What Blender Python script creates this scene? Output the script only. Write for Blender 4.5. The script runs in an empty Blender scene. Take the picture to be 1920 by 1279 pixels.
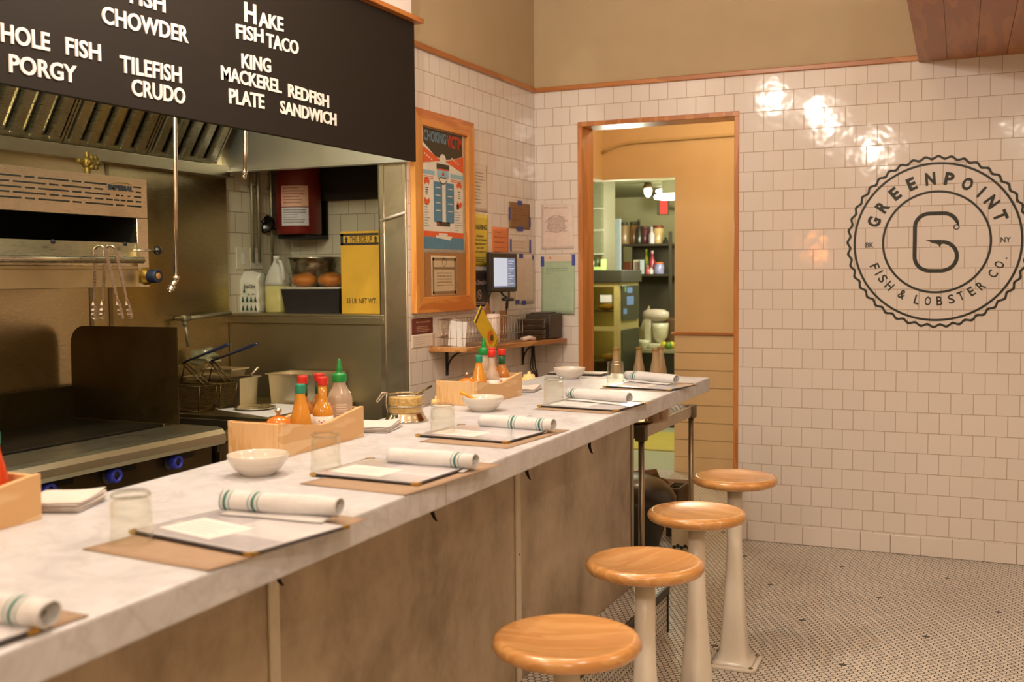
import bpy, bmesh, math, random
from mathutils import Matrix, Vector

# ------------------------------------------------------------------ camera, world, lights, exposure
SC = bpy.context.scene
COL = SC.collection
EYE = Vector((0.0, 0.0, 1.511))
YAW, PITCH, ROLL, FPX = math.radians(24.314), math.radians(3.412), math.radians(-0.491), 2032.25


def camera_axes():
    cy, sy, cp, sp = math.cos(YAW), math.sin(YAW), math.cos(PITCH), math.sin(PITCH)
    cr, sr = math.cos(ROLL), math.sin(ROLL)
    f = Vector((-sy * cp, cy * cp, -sp))
    r = Vector((cy, sy, 0))
    u = r.cross(f)
    return cr * r + sr * u, -sr * r + cr * u, f


AXR, AXU, AXF = camera_axes()
cam_data = bpy.data.cameras.new('camera')
cam = bpy.data.objects.new('camera', cam_data)
COL.objects.link(cam)
cam.matrix_world = Matrix(((AXR.x, AXU.x, -AXF.x, EYE.x), (AXR.y, AXU.y, -AXF.y, EYE.y), (AXR.z, AXU.z, -AXF.z, EYE.z), (0, 0, 0, 1)))
cam_data.sensor_width = 36
cam_data.lens = FPX * 36 / 1920
cam_data.clip_start = 0.05
cam_data.dof.use_dof = True
cam_data.dof.focus_distance = 4.1
cam_data.dof.aperture_fstop = 4.0
SC.camera = cam

SC.view_settings.view_transform = 'Standard'
SC.view_settings.look = 'None'
SC.view_settings.gamma = 1
SC.view_settings.use_curve_mapping = False
SC.view_settings.exposure = 0.0

world = bpy.data.worlds.new('world')
SC.world = world
world.use_nodes = True
world.node_tree.nodes['Background'].inputs[0].default_value = (1.0, 0.82, 0.62, 1)
world.node_tree.nodes['Background'].inputs[1].default_value = 0.15


def lamp(name, loc, power, color, radius=0.08, kind='POINT', size=None, rot=None, spot=None):
    d = bpy.data.lights.new(name, kind)
    d.energy = power
    d.color = color
    if kind in ('POINT', 'SPOT'):
        d.shadow_soft_size = radius
    if kind == 'SPOT':
        d.spot_size = math.radians(spot or 120)
        d.spot_blend = 0.6
    if kind == 'AREA':
        d.shape = 'RECTANGLE'
        d.size, d.size_y = size
    o = bpy.data.objects.new(name, d)
    o.location = loc
    if rot:
        o.rotation_euler = rot
    COL.objects.link(o)
    return o


WARM = (1.0, 0.885, 0.76)
lamp('counter_lamp', (-1.82, 2.65, 3.02), 60, WARM, 0.045)
lamp('counter_lamp', (-1.36, 3.45, 2.80), 30, WARM, 0.04)
lamp('counter_lamp', (-1.55, 1.30, 2.95), 32, WARM, 0.045)
lamp('dining_lamp', (0.06, 1.6, 2.95), 36, WARM, 0.05)
lamp('dining_lamp', (1.1, 3.2, 2.95), 26, WARM, 0.06)
lamp('dining_lamp', (0.5, -1.0, 2.95), 56, WARM, 0.12)
lamp('dining_lamp', (-1.4, -1.2, 2.95), 50, WARM, 0.12)
lamp('orange_lamp', (-2.12, -1.6, 1.785), 12, (1.0, 0.26, 0.04), 0.06)  # unseen orange lamp, placed from its reflection in the wall tile
lamp('hood_lamp', (-2.85, 1.4, 2.5), 34, (1.0, 0.95, 0.72), 0.06)
lamp('hood_lamp', (-2.85, 2.7, 2.5), 30, (1.0, 0.96, 0.76), 0.06)
lamp('cabinet_fill', (-3.32, 9.62, 1.38), 0.9, (1.0, 0.92, 0.6), 0.03)  # pair of added fill lights that brighten the cabinet interior
lamp('cabinet_fill', (-3.32, 9.62, 0.98), 1.2, (1.0, 0.92, 0.6), 0.03)
lamp('hall_lamp', (-1.75, 7.1, 2.75), 20, (1.0, 0.84, 0.60), 0.08)
lamp('back_kitchen_lamp', (-3.0, 9.0, 1.95), 42, (1.0, 0.98, 0.72), 0.15)
lamp('back_kitchen_lamp', (-2.6, 10.2, 1.95), 48, (1.0, 0.98, 0.74), 0.15)


# ------------------------------------------------------------------ helpers: points measured on the room's own planes
def ray(px, py):
    return AXR * ((px - 960) / FPX) - AXU * ((py - 639.5) / FPX) + AXF


def onz(px, py, z):
    d = ray(px, py)
    return EYE + d * ((z - EYE.z) / d.z)


def onx(px, py, x):
    d = ray(px, py)
    return EYE + d * (x / d.x)


def ony(px, py, y):
    d = ray(px, py)
    return EYE + d * (y / d.y)


# ------------------------------------------------------------------ helpers: colours and materials
def lin(c):
    return tuple((v / 255 / 12.92) if v / 255 <= 0.04045 else ((v / 255 + 0.055) / 1.055) ** 2.4 for v in c) + (1.0,)


MATS = {}


def base_mat(name):
    m = bpy.data.materials.new(name)
    m.use_nodes = True
    return m, m.node_tree, m.node_tree.nodes['Principled BSDF']


def N(nt, typ, **kw):
    n = nt.nodes.new(typ)
    for k, v in kw.items():
        if k in ('operation', 'data_type', 'blend_type', 'bands_direction', 'wave_type', 'offset', 'offset_frequency', 'squash', 'feature', 'interpolation_type'):
            setattr(n, k, v)
    return n


def mat(name, rgb, rough=0.5, metal=0.0, noise=0.06, scale=30.0, bump=0.0, coat=0.0, trans=0.0, stretch=(1, 1, 1), emit=0.0, sss=0.0, spec=0.5, ior=1.45, detail=4):
    """plain procedural material: noise varies colour and roughness a little"""
    if name in MATS:
        return MATS[name]
    m, nt, b = base_mat(name)
    c = lin(rgb)
    tc = N(nt, 'ShaderNodeTexCoord')
    mp = N(nt, 'ShaderNodeMapping')
    mp.inputs['Scale'].default_value = stretch
    nt.links.new(tc.outputs['Object'], mp.inputs[0])
    nz = N(nt, 'ShaderNodeTexNoise')
    nz.inputs['Scale'].default_value = scale
    nz.inputs['Detail'].default_value = detail
    nt.links.new(mp.outputs[0], nz.inputs['Vector'])
    cr = N(nt, 'ShaderNodeValToRGB')
    cr.color_ramp.elements[0].position = 0.3
    cr.color_ramp.elements[1].position = 0.7
    cr.color_ramp.elements[0].color = tuple(v * (1 - noise) for v in c[:3]) + (1,)
    cr.color_ramp.elements[1].color = tuple(min(1, v * (1 + noise)) for v in c[:3]) + (1,)
    nt.links.new(nz.outputs['Fac'], cr.inputs[0])
    nt.links.new(cr.outputs[0], b.inputs['Base Color'])
    b.inputs['Roughness'].default_value = rough
    b.inputs['Metallic'].default_value = metal
    b.inputs['Coat Weight'].default_value = coat
    b.inputs['Coat Roughness'].default_value = 0.12
    b.inputs['Transmission Weight'].default_value = trans
    b.inputs['IOR'].default_value = ior
    b.inputs['Specular IOR Level'].default_value = spec
    if emit:
        b.inputs['Emission Color'].default_value = c
        b.inputs['Emission Strength'].default_value = emit
    if bump:
        bp = N(nt, 'ShaderNodeBump')
        bp.inputs['Strength'].default_value = bump
        bp.inputs['Distance'].default_value = 0.002
        nt.links.new(nz.outputs['Fac'], bp.inputs['Height'])
        nt.links.new(bp.outputs[0], b.inputs['Normal'])
    MATS[name] = m
    return m


def steel(name, rgb=(170, 160, 140), rough=0.32, grain=(2, 2, 60), dirt=0.35, dirtrgb=(120, 92, 45), dscale=2.5):
    if name in MATS:
        return MATS[name]
    m, nt, b = base_mat(name)
    tc = N(nt, 'ShaderNodeTexCoord')
    mp = N(nt, 'ShaderNodeMapping')
    mp.inputs['Scale'].default_value = grain
    nt.links.new(tc.outputs['Object'], mp.inputs[0])
    g = N(nt, 'ShaderNodeTexNoise')
    g.inputs['Scale'].default_value = 12
    g.inputs['Detail'].default_value = 6
    nt.links.new(mp.outputs[0], g.inputs['Vector'])
    d = N(nt, 'ShaderNodeTexNoise')
    d.inputs['Scale'].default_value = dscale
    d.inputs['Detail'].default_value = 8
    d.inputs['Distortion'].default_value = 0.8
    nt.links.new(tc.outputs['Object'], d.inputs['Vector'])
    cr = N(nt, 'ShaderNodeValToRGB')
    cr.color_ramp.elements[0].position = 0.45
    cr.color_ramp.elements[1].position = 0.75
    cr.color_ramp.elements[0].color = (0, 0, 0, 1)
    cr.color_ramp.elements[1].color = (dirt, dirt, dirt, 1)
    nt.links.new(d.outputs['Fac'], cr.inputs[0])
    mx = N(nt, 'ShaderNodeMix', data_type='RGBA')
    mx.inputs[6].default_value = lin(rgb)
    mx.inputs[7].default_value = lin(dirtrgb)
    nt.links.new(cr.outputs[0], mx.inputs[0])
    nt.links.new(mx.outputs[2], b.inputs['Base Color'])
    b.inputs['Metallic'].default_value = 1
    mr = N(nt, 'ShaderNodeMapRange')
    mr.inputs[3].default_value = rough - 0.08
    mr.inputs[4].default_value = rough + 0.12
    nt.links.new(g.outputs['Fac'], mr.inputs[0])
    nt.links.new(mr.outputs[0], b.inputs['Roughness'])
    bp = N(nt, 'ShaderNodeBump')
    bp.inputs['Strength'].default_value = 0.04
    bp.inputs['Distance'].default_value = 0.0006
    nt.links.new(g.outputs['Fac'], bp.inputs['Height'])
    nt.links.new(bp.outputs[0], b.inputs['Normal'])
    MATS[name] = m
    return m


def wood(name, light, dark, axis='Y', scale=1.0, rough=0.35, coat=0.3, ring=9.0):
    if name in MATS:
        return MATS[name]
    m, nt, b = base_mat(name)
    tc = N(nt, 'ShaderNodeTexCoord')
    mp = N(nt, 'ShaderNodeMapping')
    s = {'X': (0.12, 1, 1), 'Y': (1, 0.12, 1), 'Z': (1, 1, 0.12)}[axis]
    mp.inputs['Scale'].default_value = tuple(v * scale for v in s)
    nt.links.new(tc.outputs['Object'], mp.inputs[0])
    n1 = N(nt, 'ShaderNodeTexNoise')
    n1.inputs['Scale'].default_value = 3.0
    n1.inputs['Detail'].default_value = 3
    nt.links.new(mp.outputs[0], n1.inputs['Vector'])
    mul = N(nt, 'ShaderNodeMath', operation='MULTIPLY')
    mul.inputs[1].default_value = ring
    nt.links.new(n1.outputs['Fac'], mul.inputs[0])
    fr = N(nt, 'ShaderNodeMath', operation='FRACT')
    nt.links.new(mul.outputs[0], fr.inputs[0])
    n2 = N(nt, 'ShaderNodeTexNoise')
    n2.inputs['Scale'].default_value = 60
    n2.inputs['Detail'].default_value = 4
    nt.links.new(mp.outputs[0], n2.inputs['Vector'])
    ad = N(nt, 'ShaderNodeMath', operation='ADD')
    nt.links.new(fr.outputs[0], ad.inputs[0])
    nt.links.new(n2.outputs['Fac'], ad.inputs[1])
    cr = N(nt, 'ShaderNodeValToRGB')
    cr.color_ramp.elements[0].position = 0.35
    cr.color_ramp.elements[1].position = 1.25 if False else 1.0
    cr.color_ramp.elements[0].color = lin(light)
    cr.color_ramp.elements[1].color = lin(dark)
    e = cr.color_ramp.elements.new(0.8)
    e.color = tuple((a * 2 + d) / 3 for a, d in zip(lin(light), lin(dark)))
    nt.links.new(ad.outputs[0], cr.inputs[0])
    nt.links.new(cr.outputs[0], b.inputs['Base Color'])
    b.inputs['Roughness'].default_value = rough
    b.inputs['Coat Weight'].default_value = coat
    b.inputs['Coat Roughness'].default_value = 0.2
    bp = N(nt, 'ShaderNodeBump')
    bp.inputs['Strength'].default_value = 0.08
    bp.inputs['Distance'].default_value = 0.001
    nt.links.new(ad.outputs[0], bp.inputs['Height'])
    nt.links.new(bp.outputs[0], b.inputs['Normal'])
    MATS[name] = m
    return m


def tile_mat(name, plane, u0, v0, w, h, tile, grout, rough=0.085, offset=0.5, mortar=0.0016, wavy=0.32):
    """glazed running-bond wall tile; plane says which two world axes carry the bond"""
    m, nt, b = base_mat(name)
    geo = N(nt, 'ShaderNodeNewGeometry')
    sx = N(nt, 'ShaderNodeSeparateXYZ')
    nt.links.new(geo.outputs['Position'], sx.inputs[0])
    cx = N(nt, 'ShaderNodeCombineXYZ')
    for k, (ax, off) in enumerate(((plane[0], u0), (plane[1], v0))):
        s = N(nt, 'ShaderNodeMath', operation='SUBTRACT')
        s.inputs[1].default_value = off
        nt.links.new(sx.outputs['XYZ'.index(ax)], s.inputs[0])
        nt.links.new(s.outputs[0], cx.inputs[k])
    br = N(nt, 'ShaderNodeTexBrick')
    br.offset = offset
    br.offset_frequency = 2
    br.squash = 1
    br.inputs['Scale'].default_value = 1
    br.inputs['Mortar Size'].default_value = mortar
    br.inputs['Mortar Smooth'].default_value = 0.15
    br.inputs['Bias'].default_value = 0
    br.inputs['Brick Width'].default_value = w
    br.inputs['Row Height'].default_value = h
    c = lin(tile)
    br.inputs['Color1'].default_value = c
    br.inputs['Color2'].default_value = tuple(v * 0.97 for v in c[:3]) + (1,)
    br.inputs['Mortar'].default_value = lin(grout)
    nt.links.new(cx.outputs[0], br.inputs['Vector'])
    nt.links.new(br.outputs['Color'], b.inputs['Base Color'])
    mr = N(nt, 'ShaderNodeMapRange')
    mr.inputs[3].default_value = rough
    mr.inputs[4].default_value = 0.7
    nt.links.new(br.outputs['Fac'], mr.inputs[0])
    nt.links.new(mr.outputs[0], b.inputs['Roughness'])
    nz = N(nt, 'ShaderNodeTexNoise')
    nz.inputs['Scale'].default_value = 9
    nz.inputs['Detail'].default_value = 2
    nt.links.new(cx.outputs[0], nz.inputs['Vector'])
    b1 = N(nt, 'ShaderNodeBump')
    b1.inputs['Strength'].default_value = wavy
    b1.inputs['Distance'].default_value = 0.004
    nt.links.new(nz.outputs['Fac'], b1.inputs['Height'])
    inv = N(nt, 'ShaderNodeMath', operation='SUBTRACT')
    inv.inputs[0].default_value = 1
    nt.links.new(br.outputs['Fac'], inv.inputs[1])
    b2 = N(nt, 'ShaderNodeBump')
    b2.inputs['Strength'].default_value = 0.5
    b2.inputs['Distance'].default_value = 0.002
    nt.links.new(inv.outputs[0], b2.inputs['Height'])
    nt.links.new(b1.outputs[0], b2.inputs['Normal'])
    nt.links.new(b2.outputs[0], b.inputs['Normal'])
    MATS[name] = m
    return m


def hex_mat(name, axes='XY', pitch=0.02535, tile=(238, 231, 220), grout=(44, 31, 19), rot=math.radians(-2.4), org=(-0.496, 5.234), dots=True):
    """small hexagon mosaic, one black tile every 20 tiles / 22 rows, staggered"""
    m, nt, b = base_mat(name)

    def vm(op, a, c=None):
        n = nt.nodes.new('ShaderNodeVectorMath')
        n.operation = op
        for i, v in enumerate((a, c)):
            if v is None:
                continue
            if isinstance(v, tuple):
                n.inputs[i].default_value = v
            else:
                nt.links.new(v, n.inputs[i])
        return n

    def mt(op, a, c=None):
        n = nt.nodes.new('ShaderNodeMath')
        n.operation = op
        for i, v in enumerate((a, c)):
            if v is None:
                continue
            if isinstance(v, (int, float)):
                n.inputs[i].default_value = v
            else:
                nt.links.new(v, n.inputs[i])
        return n.outputs[0]
    geo = N(nt, 'ShaderNodeNewGeometry')
    sx = N(nt, 'ShaderNodeSeparateXYZ')
    nt.links.new(geo.outputs['Position'], sx.inputs[0])
    cx = N(nt, 'ShaderNodeCombineXYZ')
    nt.links.new(sx.outputs['XYZ'.index(axes[0])], cx.inputs[0])
    nt.links.new(sx.outputs['XYZ'.index(axes[1])], cx.inputs[1])
    p0 = vm('SUBTRACT', cx.outputs[0], (org[0], org[1], 0)).outputs[0]
    vr = nt.nodes.new('ShaderNodeVectorRotate')
    vr.rotation_type = 'Z_AXIS'
    vr.inputs['Angle'].default_value = -rot
    nt.links.new(p0, vr.inputs['Vector'])
    sc = vm('SCALE', vr.outputs[0])
    sc.inputs['Scale'].default_value = 1 / pitch
    p = sc.outputs[0]
    S3 = math.sqrt(3)

    def cell(shift):
        q = vm('ADD', p, (shift[0] + 0.5, shift[1] + S3 / 2, 0)).outputs[0]
        w = vm('WRAP', q, (1, S3, 1))
        w.inputs[2].default_value = (0, 0, 0)
        return vm('SUBTRACT', w.outputs[0], (0.5, S3 / 2, 0)).outputs[0]
    A, B = cell((0, 0)), cell((0.5, S3 / 2))

    def plen(v):
        s = N(nt, 'ShaderNodeSeparateXYZ')
        nt.links.new(v, s.inputs[0])
        return mt('ADD', mt('MULTIPLY', s.outputs[0], s.outputs[0]), mt('MULTIPLY', s.outputs[1], s.outputs[1]))
    lt = mt('LESS_THAN', plen(A), plen(B))
    mx = N(nt, 'ShaderNodeMix', data_type='VECTOR')
    nt.links.new(lt, mx.inputs[0])
    nt.links.new(B, mx.inputs[4])
    nt.links.new(A, mx.inputs[5])
    g = mx.outputs[1]
    ga = vm('ABSOLUTE', g).outputs[0]
    dt = vm('DOT_PRODUCT', ga, (0.5, S3 / 2, 0)).outputs['Value']
    s = N(nt, 'ShaderNodeSeparateXYZ')
    nt.links.new(ga, s.inputs[0])
    hd = mt('MAXIMUM', s.outputs[0], dt)
    mr = N(nt, 'ShaderNodeMapRange')
    mr.inputs[1].default_value = 0.415
    mr.inputs[2].default_value = 0.45
    nt.links.new(hd, mr.inputs[0])
    gr = mr.outputs[0]
    # identity of the tile
    cid = vm('SUBTRACT', p, g).outputs[0]
    nz = N(nt, 'ShaderNodeTexWhiteNoise')
    sn = vm('SNAP', vm('ADD', cid, (0.05, 0.05, 0)).outputs[0], (0.25, S3 / 4, 1)).outputs[0]
    nt.links.new(sn, nz.inputs['Vector'])
    c = lin(tile)
    cm = N(nt, 'ShaderNodeMix', data_type='RGBA')
    cm.inputs[6].default_value = tuple(v * 0.86 for v in c[:3]) + (1,)
    cm.inputs[7].default_value = c
    nt.links.new(nz.outputs['Value'], cm.inputs[0])
    col = cm.outputs[2]
    if dots:
        def near(shift):
            q = vm('ADD', cid, (shift[0] + 10, shift[1] + 11 * S3, 0)).outputs[0]
            w = vm('WRAP', q, (20, 22 * S3, 1))
            w.inputs[2].default_value = (0, 0, 0)
            return mt('LESS_THAN', plen(vm('SUBTRACT', w.outputs[0], (10, 11 * S3, 0)).outputs[0]), 0.2)
        blk = mt('MAXIMUM', near((0, 0)), near((10, 11 * S3)))
        dm = N(nt, 'ShaderNodeMix', data_type='RGBA')
        nt.links.new(blk, dm.inputs[0])
        nt.links.new(col, dm.inputs[6])
        dm.inputs[7].default_value = lin((30, 26, 20))
        col = dm.outputs[2]
    gm = N(nt, 'ShaderNodeMix', data_type='RGBA')
    nt.links.new(gr, gm.inputs[0])
    nt.links.new(col, gm.inputs[6])
    gm.inputs[7].default_value = lin(grout)
    big = N(nt, 'ShaderNodeTexNoise')
    big.inputs['Scale'].default_value = 1.6
    big.inputs['Detail'].default_value = 6
    nt.links.new(cx.outputs[0], big.inputs['Vector'])
    bm_ = N(nt, 'ShaderNodeMapRange')
    bm_.inputs[1].default_value = 0.3
    bm_.inputs[2].default_value = 0.7
    bm_.inputs[3].default_value = 0.86
    bm_.inputs[4].default_value = 1.04
    nt.links.new(big.outputs['Fac'], bm_.inputs[0])
    ml = vm('SCALE', gm.outputs[2])
    nt.links.new(bm_.outputs[0], ml.inputs['Scale'])
    nt.links.new(ml.outputs[0], b.inputs['Base Color'])
    rr = N(nt, 'ShaderNodeMapRange')
    rr.inputs[3].default_value = 0.3
    rr.inputs[4].default_value = 0.9
    nt.links.new(gr, rr.inputs[0])
    nt.links.new(rr.outputs[0], b.inputs['Roughness'])
    bp = N(nt, 'ShaderNodeBump')
    bp.inputs['Strength'].default_value = 0.4
    bp.inputs['Distance'].default_value = 0.0015
    iv = mt('SUBTRACT', 1.0, gr)
    nt.links.new(iv, bp.inputs['Height'])
    nt.links.new(bp.outputs[0], b.inputs['Normal'])
    MATS[name] = m
    return m


def marble_mat():
    m, nt, b = base_mat('white marble')
    tc = N(nt, 'ShaderNodeTexCoord')
    n1 = N(nt, 'ShaderNodeTexNoise')
    n1.inputs['Scale'].default_value = 9
    n1.inputs['Detail'].default_value = 10
    n1.inputs['Roughness'].default_value = 0.68
    n1.inputs['Distortion'].default_value = 1.4
    nt.links.new(tc.outputs['Object'], n1.inputs['Vector'])
    cr = N(nt, 'ShaderNodeValToRGB')
    els = cr.color_ramp.elements
    els[0].position, els[0].color = 0.32, lin((186, 187, 193))
    els[1].position, els[1].color = 0.6, lin((208, 209, 216))
    e = els.new(0.47)
    e.color = lin((199, 200, 206))
    nt.links.new(n1.outputs['Fac'], cr.inputs[0])
    n2 = N(nt, 'ShaderNodeTexNoise')
    n2.inputs['Scale'].default_value = 3
    n2.inputs['Detail'].default_value = 8
    n2.inputs['Distortion'].default_value = 2.5
    nt.links.new(tc.outputs['Object'], n2.inputs['Vector'])
    c2 = N(nt, 'ShaderNodeValToRGB')
    e2 = c2.color_ramp.elements
    e2[0].position, e2[0].color = 0.47, (0, 0, 0, 1)
    e2[1].position, e2[1].color = 0.53, (0, 0, 0, 1)
    v = e2.new(0.5)
    v.color = (0.3, 0.3, 0.3, 1)
    nt.links.new(n2.outputs['Fac'], c2.inputs[0])
    mx = N(nt, 'ShaderNodeMix', data_type='RGBA')
    nt.links.new(c2.outputs[0], mx.inputs[0])
    nt.links.new(cr.outputs[0], mx.inputs[6])
    mx.inputs[7].default_value = lin((164, 160, 160))
    nt.links.new(mx.outputs[2], b.inputs['Base Color'])
    b.inputs['Roughness'].default_value = 0.42
    MATS['marble'] = m
    return m


def concrete_mat():
    m, nt, b = base_mat('grey plaster panel')
    tc = N(nt, 'ShaderNodeTexCoord')
    mp = N(nt, 'ShaderNodeMapping')
    mp.inputs['Scale'].default_value = (1, 1, 0.8)
    nt.links.new(tc.outputs['Object'], mp.inputs[0])
    n1 = N(nt, 'ShaderNodeTexNoise')
    n1.inputs['Scale'].default_value = 3.2
    n1.inputs['Detail'].default_value = 9
    n1.inputs['Roughness'].default_value = 0.65
    n1.inputs['Distortion'].default_value = 0.15
    nt.links.new(mp.outputs[0], n1.inputs['Vector'])
    cr = N(nt, 'ShaderNodeValToRGB')
    els = cr.color_ramp.elements
    els[0].position, els[0].color = 0.3, lin((136, 116, 92))
    els[1].position, els[1].color = 0.72, lin((204, 186, 160))
    nt.links.new(n1.outputs['Fac'], cr.inputs[0])
    nt.links.new(cr.outputs[0], b.inputs['Base Color'])
    mr = N(nt, 'ShaderNodeMapRange')
    mr.inputs[3].default_value = 0.5
    mr.inputs[4].default_value = 0.3
    nt.links.new(n1.outputs['Fac'], mr.inputs[0])
    nt.links.new(mr.outputs[0], b.inputs['Roughness'])
    MATS['concrete'] = m
    return m


def glass_mat(name='clear glass', tint=(252, 252, 249), gloss=0.02):
    """thin-walled glass: mostly see-through, reflecting more at grazing angles"""
    if name in MATS:
        return MATS[name]
    m, nt, b = base_mat(name)
    nt.nodes.remove(b)
    out = nt.nodes['Material Output']
    tr = N(nt, 'ShaderNodeBsdfTransparent')
    tr.inputs[0].default_value = lin(tint)
    gl = N(nt, 'ShaderNodeBsdfGlossy')
    gl.inputs['Roughness'].default_value = gloss
    gl.inputs[0].default_value = (0.95, 0.95, 0.92, 1)
    lw = N(nt, 'ShaderNodeLayerWeight')
    lw.inputs['Blend'].default_value = 0.25
    mr = N(nt, 'ShaderNodeMapRange')
    mr.inputs[3].default_value = 0.035
    mr.inputs[4].default_value = 0.75
    nt.links.new(lw.outputs['Facing'], mr.inputs[0])
    pw = N(nt, 'ShaderNodeMath', operation='POWER')
    pw.inputs[1].default_value = 1.6
    nt.links.new(mr.outputs[0], pw.inputs[0])
    mx = N(nt, 'ShaderNodeMixShader')
    nt.links.new(pw.outputs[0], mx.inputs[0])
    nt.links.new(tr.outputs[0], mx.inputs[1])
    nt.links.new(gl.outputs[0], mx.inputs[2])
    nt.links.new(mx.outputs[0], out.inputs[0])
    MATS[name] = m
    return m


# ------------------------------------------------------------------ helpers: mesh builder
T_ = Matrix.Translation


def RX(a):
    return Matrix.Rotation(a, 4, 'X')


def RY(a):
    return Matrix.Rotation(a, 4, 'Y')


def RZ(a):
    return Matrix.Rotation(a, 4, 'Z')


def wm(o):
    return (wm(o.parent) @ o.matrix_basis) if o.parent else o.matrix_basis.copy()


_glyphs = {}


def glyphs(s, bold=0.0, spacing=1.0):
    key = (s, bold, spacing)
    if key not in _glyphs:
        c = bpy.data.curves.new('t', 'FONT')
        c.body = s
        c.offset = bold
        c.space_character = spacing
        c.resolution_u = 3
        c.fill_mode = 'BOTH'
        o = bpy.data.objects.new('t', c)
        me = bpy.data.meshes.new_from_object(o)
        vs = [(v.co.x, v.co.y) for v in me.vertices]
        fs = [tuple(p.vertices) for p in me.polygons]
        bpy.data.objects.remove(o)
        bpy.data.curves.remove(c)
        bpy.data.meshes.remove(me)
        _glyphs[key] = (vs, fs)
    return _glyphs[key]


class MB:
    def __init__(s):
        s.bm = bmesh.new()

    def add(s, verts, faces, mi=0, smooth=False, m=None):
        vs = [s.bm.verts.new((m @ Vector(v)) if m else v) for v in verts]
        out = []
        for f in faces:
            try:
                fc = s.bm.faces.new([vs[i] for i in f])
            except ValueError:
                continue
            fc.material_index = mi
            fc.smooth = smooth
            out.append(fc)
        return out

    def box(s, x0, x1, y0, y1, z0, z1, mi=0, bev=0.0, seg=2, m=None):
        v = [(x0, y0, z0), (x1, y0, z0), (x1, y1, z0), (x0, y1, z0), (x0, y0, z1), (x1, y0, z1), (x1, y1, z1), (x0, y1, z1)]
        f = [(0, 3, 2, 1), (4, 5, 6, 7), (0, 1, 5, 4), (1, 2, 6, 5), (2, 3, 7, 6), (3, 0, 4, 7)]
        fs = s.add(v, f, mi, False, m)
        if bev:
            ed = list({e for f_ in fs for e in f_.edges})
            r = bmesh.ops.bevel(s.bm, geom=ed, offset=bev, segments=seg, affect='EDGES', profile=0.5)
            for f_ in r['faces']:
                f_.smooth = True
        return s

    def hexa(s, bottom, top, mi=0):
        """box from four bottom and four top corners, counter-clockwise seen from above"""
        s.add(list(bottom) + list(top), [(3, 2, 1, 0), (4, 5, 6, 7), (0, 1, 5, 4), (1, 2, 6, 5), (2, 3, 7, 6), (3, 0, 4, 7)], mi)
        return s

    def lathe(s, prof, n=32, mi=0, m=None, smooth=True, sx=1.0, sy=1.0):
        rings, vs = [], []
        for r, z in prof:
            if r < 1e-6:
                rings.append([len(vs)])
                vs.append((0, 0, z))
            else:
                rings.append(list(range(len(vs), len(vs) + n)))
                vs += [(r * sx * math.cos(2 * math.pi * k / n), r * sy * math.sin(2 * math.pi * k / n), z) for k in range(n)]
        fs = []
        for a, b in zip(rings, rings[1:]):
            if len(a) == 1 and len(b) == 1:
                continue
            for k in range(n):
                k2 = (k + 1) % n
                if len(a) == 1:
                    fs.append((a[0], b[k2], b[k]))
                elif len(b) == 1:
                    fs.append((a[k], a[k2], b[0]))
                else:
                    fs.append((a[k], a[k2], b[k2], b[k]))
        s.add(vs, fs, mi, smooth, m)
        return s

    def cyl(s, p, q, r, n=16, mi=0, r2=None):
        """capped cylinder between two points"""
        p, q = Vector(p), Vector(q)
        d = q - p
        m = T_(p) @ d.to_track_quat('Z', 'Y').to_matrix().to_4x4()
        r2 = r if r2 is None else r2
        h = d.length
        e = min(0.0015, r * 0.2, h * 0.2)
        s.lathe([(0, 0), (r - e, 0), (r, e), (r2, h - e), (r2 - e, h), (0, h)], n, mi, m)
        return s

    def tube(s, pts, r, n=8, mi=0, closed=False, cap=True):
        pts = [Vector(p) for p in pts]
        N_ = len(pts)
        rs = r if isinstance(r, (list, tuple)) else [r] * N_
        vs, ref = [], None
        for i, p in enumerate(pts):
            if closed:
                t = pts[(i + 1) % N_] - pts[i - 1]
            else:
                t = pts[min(i + 1, N_ - 1)] - pts[max(i - 1, 0)]
            t.normalize()
            if ref is None:
                ref = t.orthogonal().normalized()
            ref = (ref - t * ref.dot(t)).normalized()
            bi = t.cross(ref)
            vs += [tuple(p + (ref * math.cos(2 * math.pi * k / n) + bi * math.sin(2 * math.pi * k / n)) * rs[i]) for k in range(n)]
        fs = []
        for i in range(N_ if closed else N_ - 1):
            a, b = i * n, ((i + 1) % N_) * n
            for k in range(n):
                fs.append((a + k, a + (k + 1) % n, b + (k + 1) % n, b + k))
        if cap and not closed:
            fs.append(tuple(reversed(range(n))))
            fs.append(tuple(range((N_ - 1) * n, N_ * n)))
        s.add(vs, fs, mi, True)
        return s

    def prism(s, poly, h0, h1, m=None, mi=0, bev=0.0):
        """2-D polygon (local xy, counter-clockwise) extruded along local z"""
        n = len(poly)
        v = [(x, y, h0) for x, y in poly] + [(x, y, h1) for x, y in poly]
        f = [tuple(reversed(range(n))), tuple(range(n, 2 * n))] + [(k, (k + 1) % n, n + (k + 1) % n, n + k) for k in range(n)]
        fs = s.add(v, f, mi, False, m)
        if bev:
            ed = list({e for f_ in fs for e in f_.edges})
            bmesh.ops.bevel(s.bm, geom=ed, offset=bev, segments=2, affect='EDGES', profile=0.5)
        return s

    def panel(s, poly, y, mi=0, m=None):
        """flat ink: polygon in local x,z facing -y"""
        s.add([(x, y, z) for x, z in poly], [tuple(range(len(poly)))], mi, False, m)
        return s

    def rect(s, x0, x1, z0, z1, y, mi=0, m=None):
        return s.panel([(x0, z0), (x1, z0), (x1, z1), (x0, z1)], y, mi, m)

    def disc(s, cx, cz, r, y, mi=0, n=24, sx=1.0, m=None):
        return s.panel([(cx + r * sx * math.cos(2 * math.pi * k / n), cz + r * math.sin(2 * math.pi * k / n)) for k in range(n)], y, mi, m)

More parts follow.
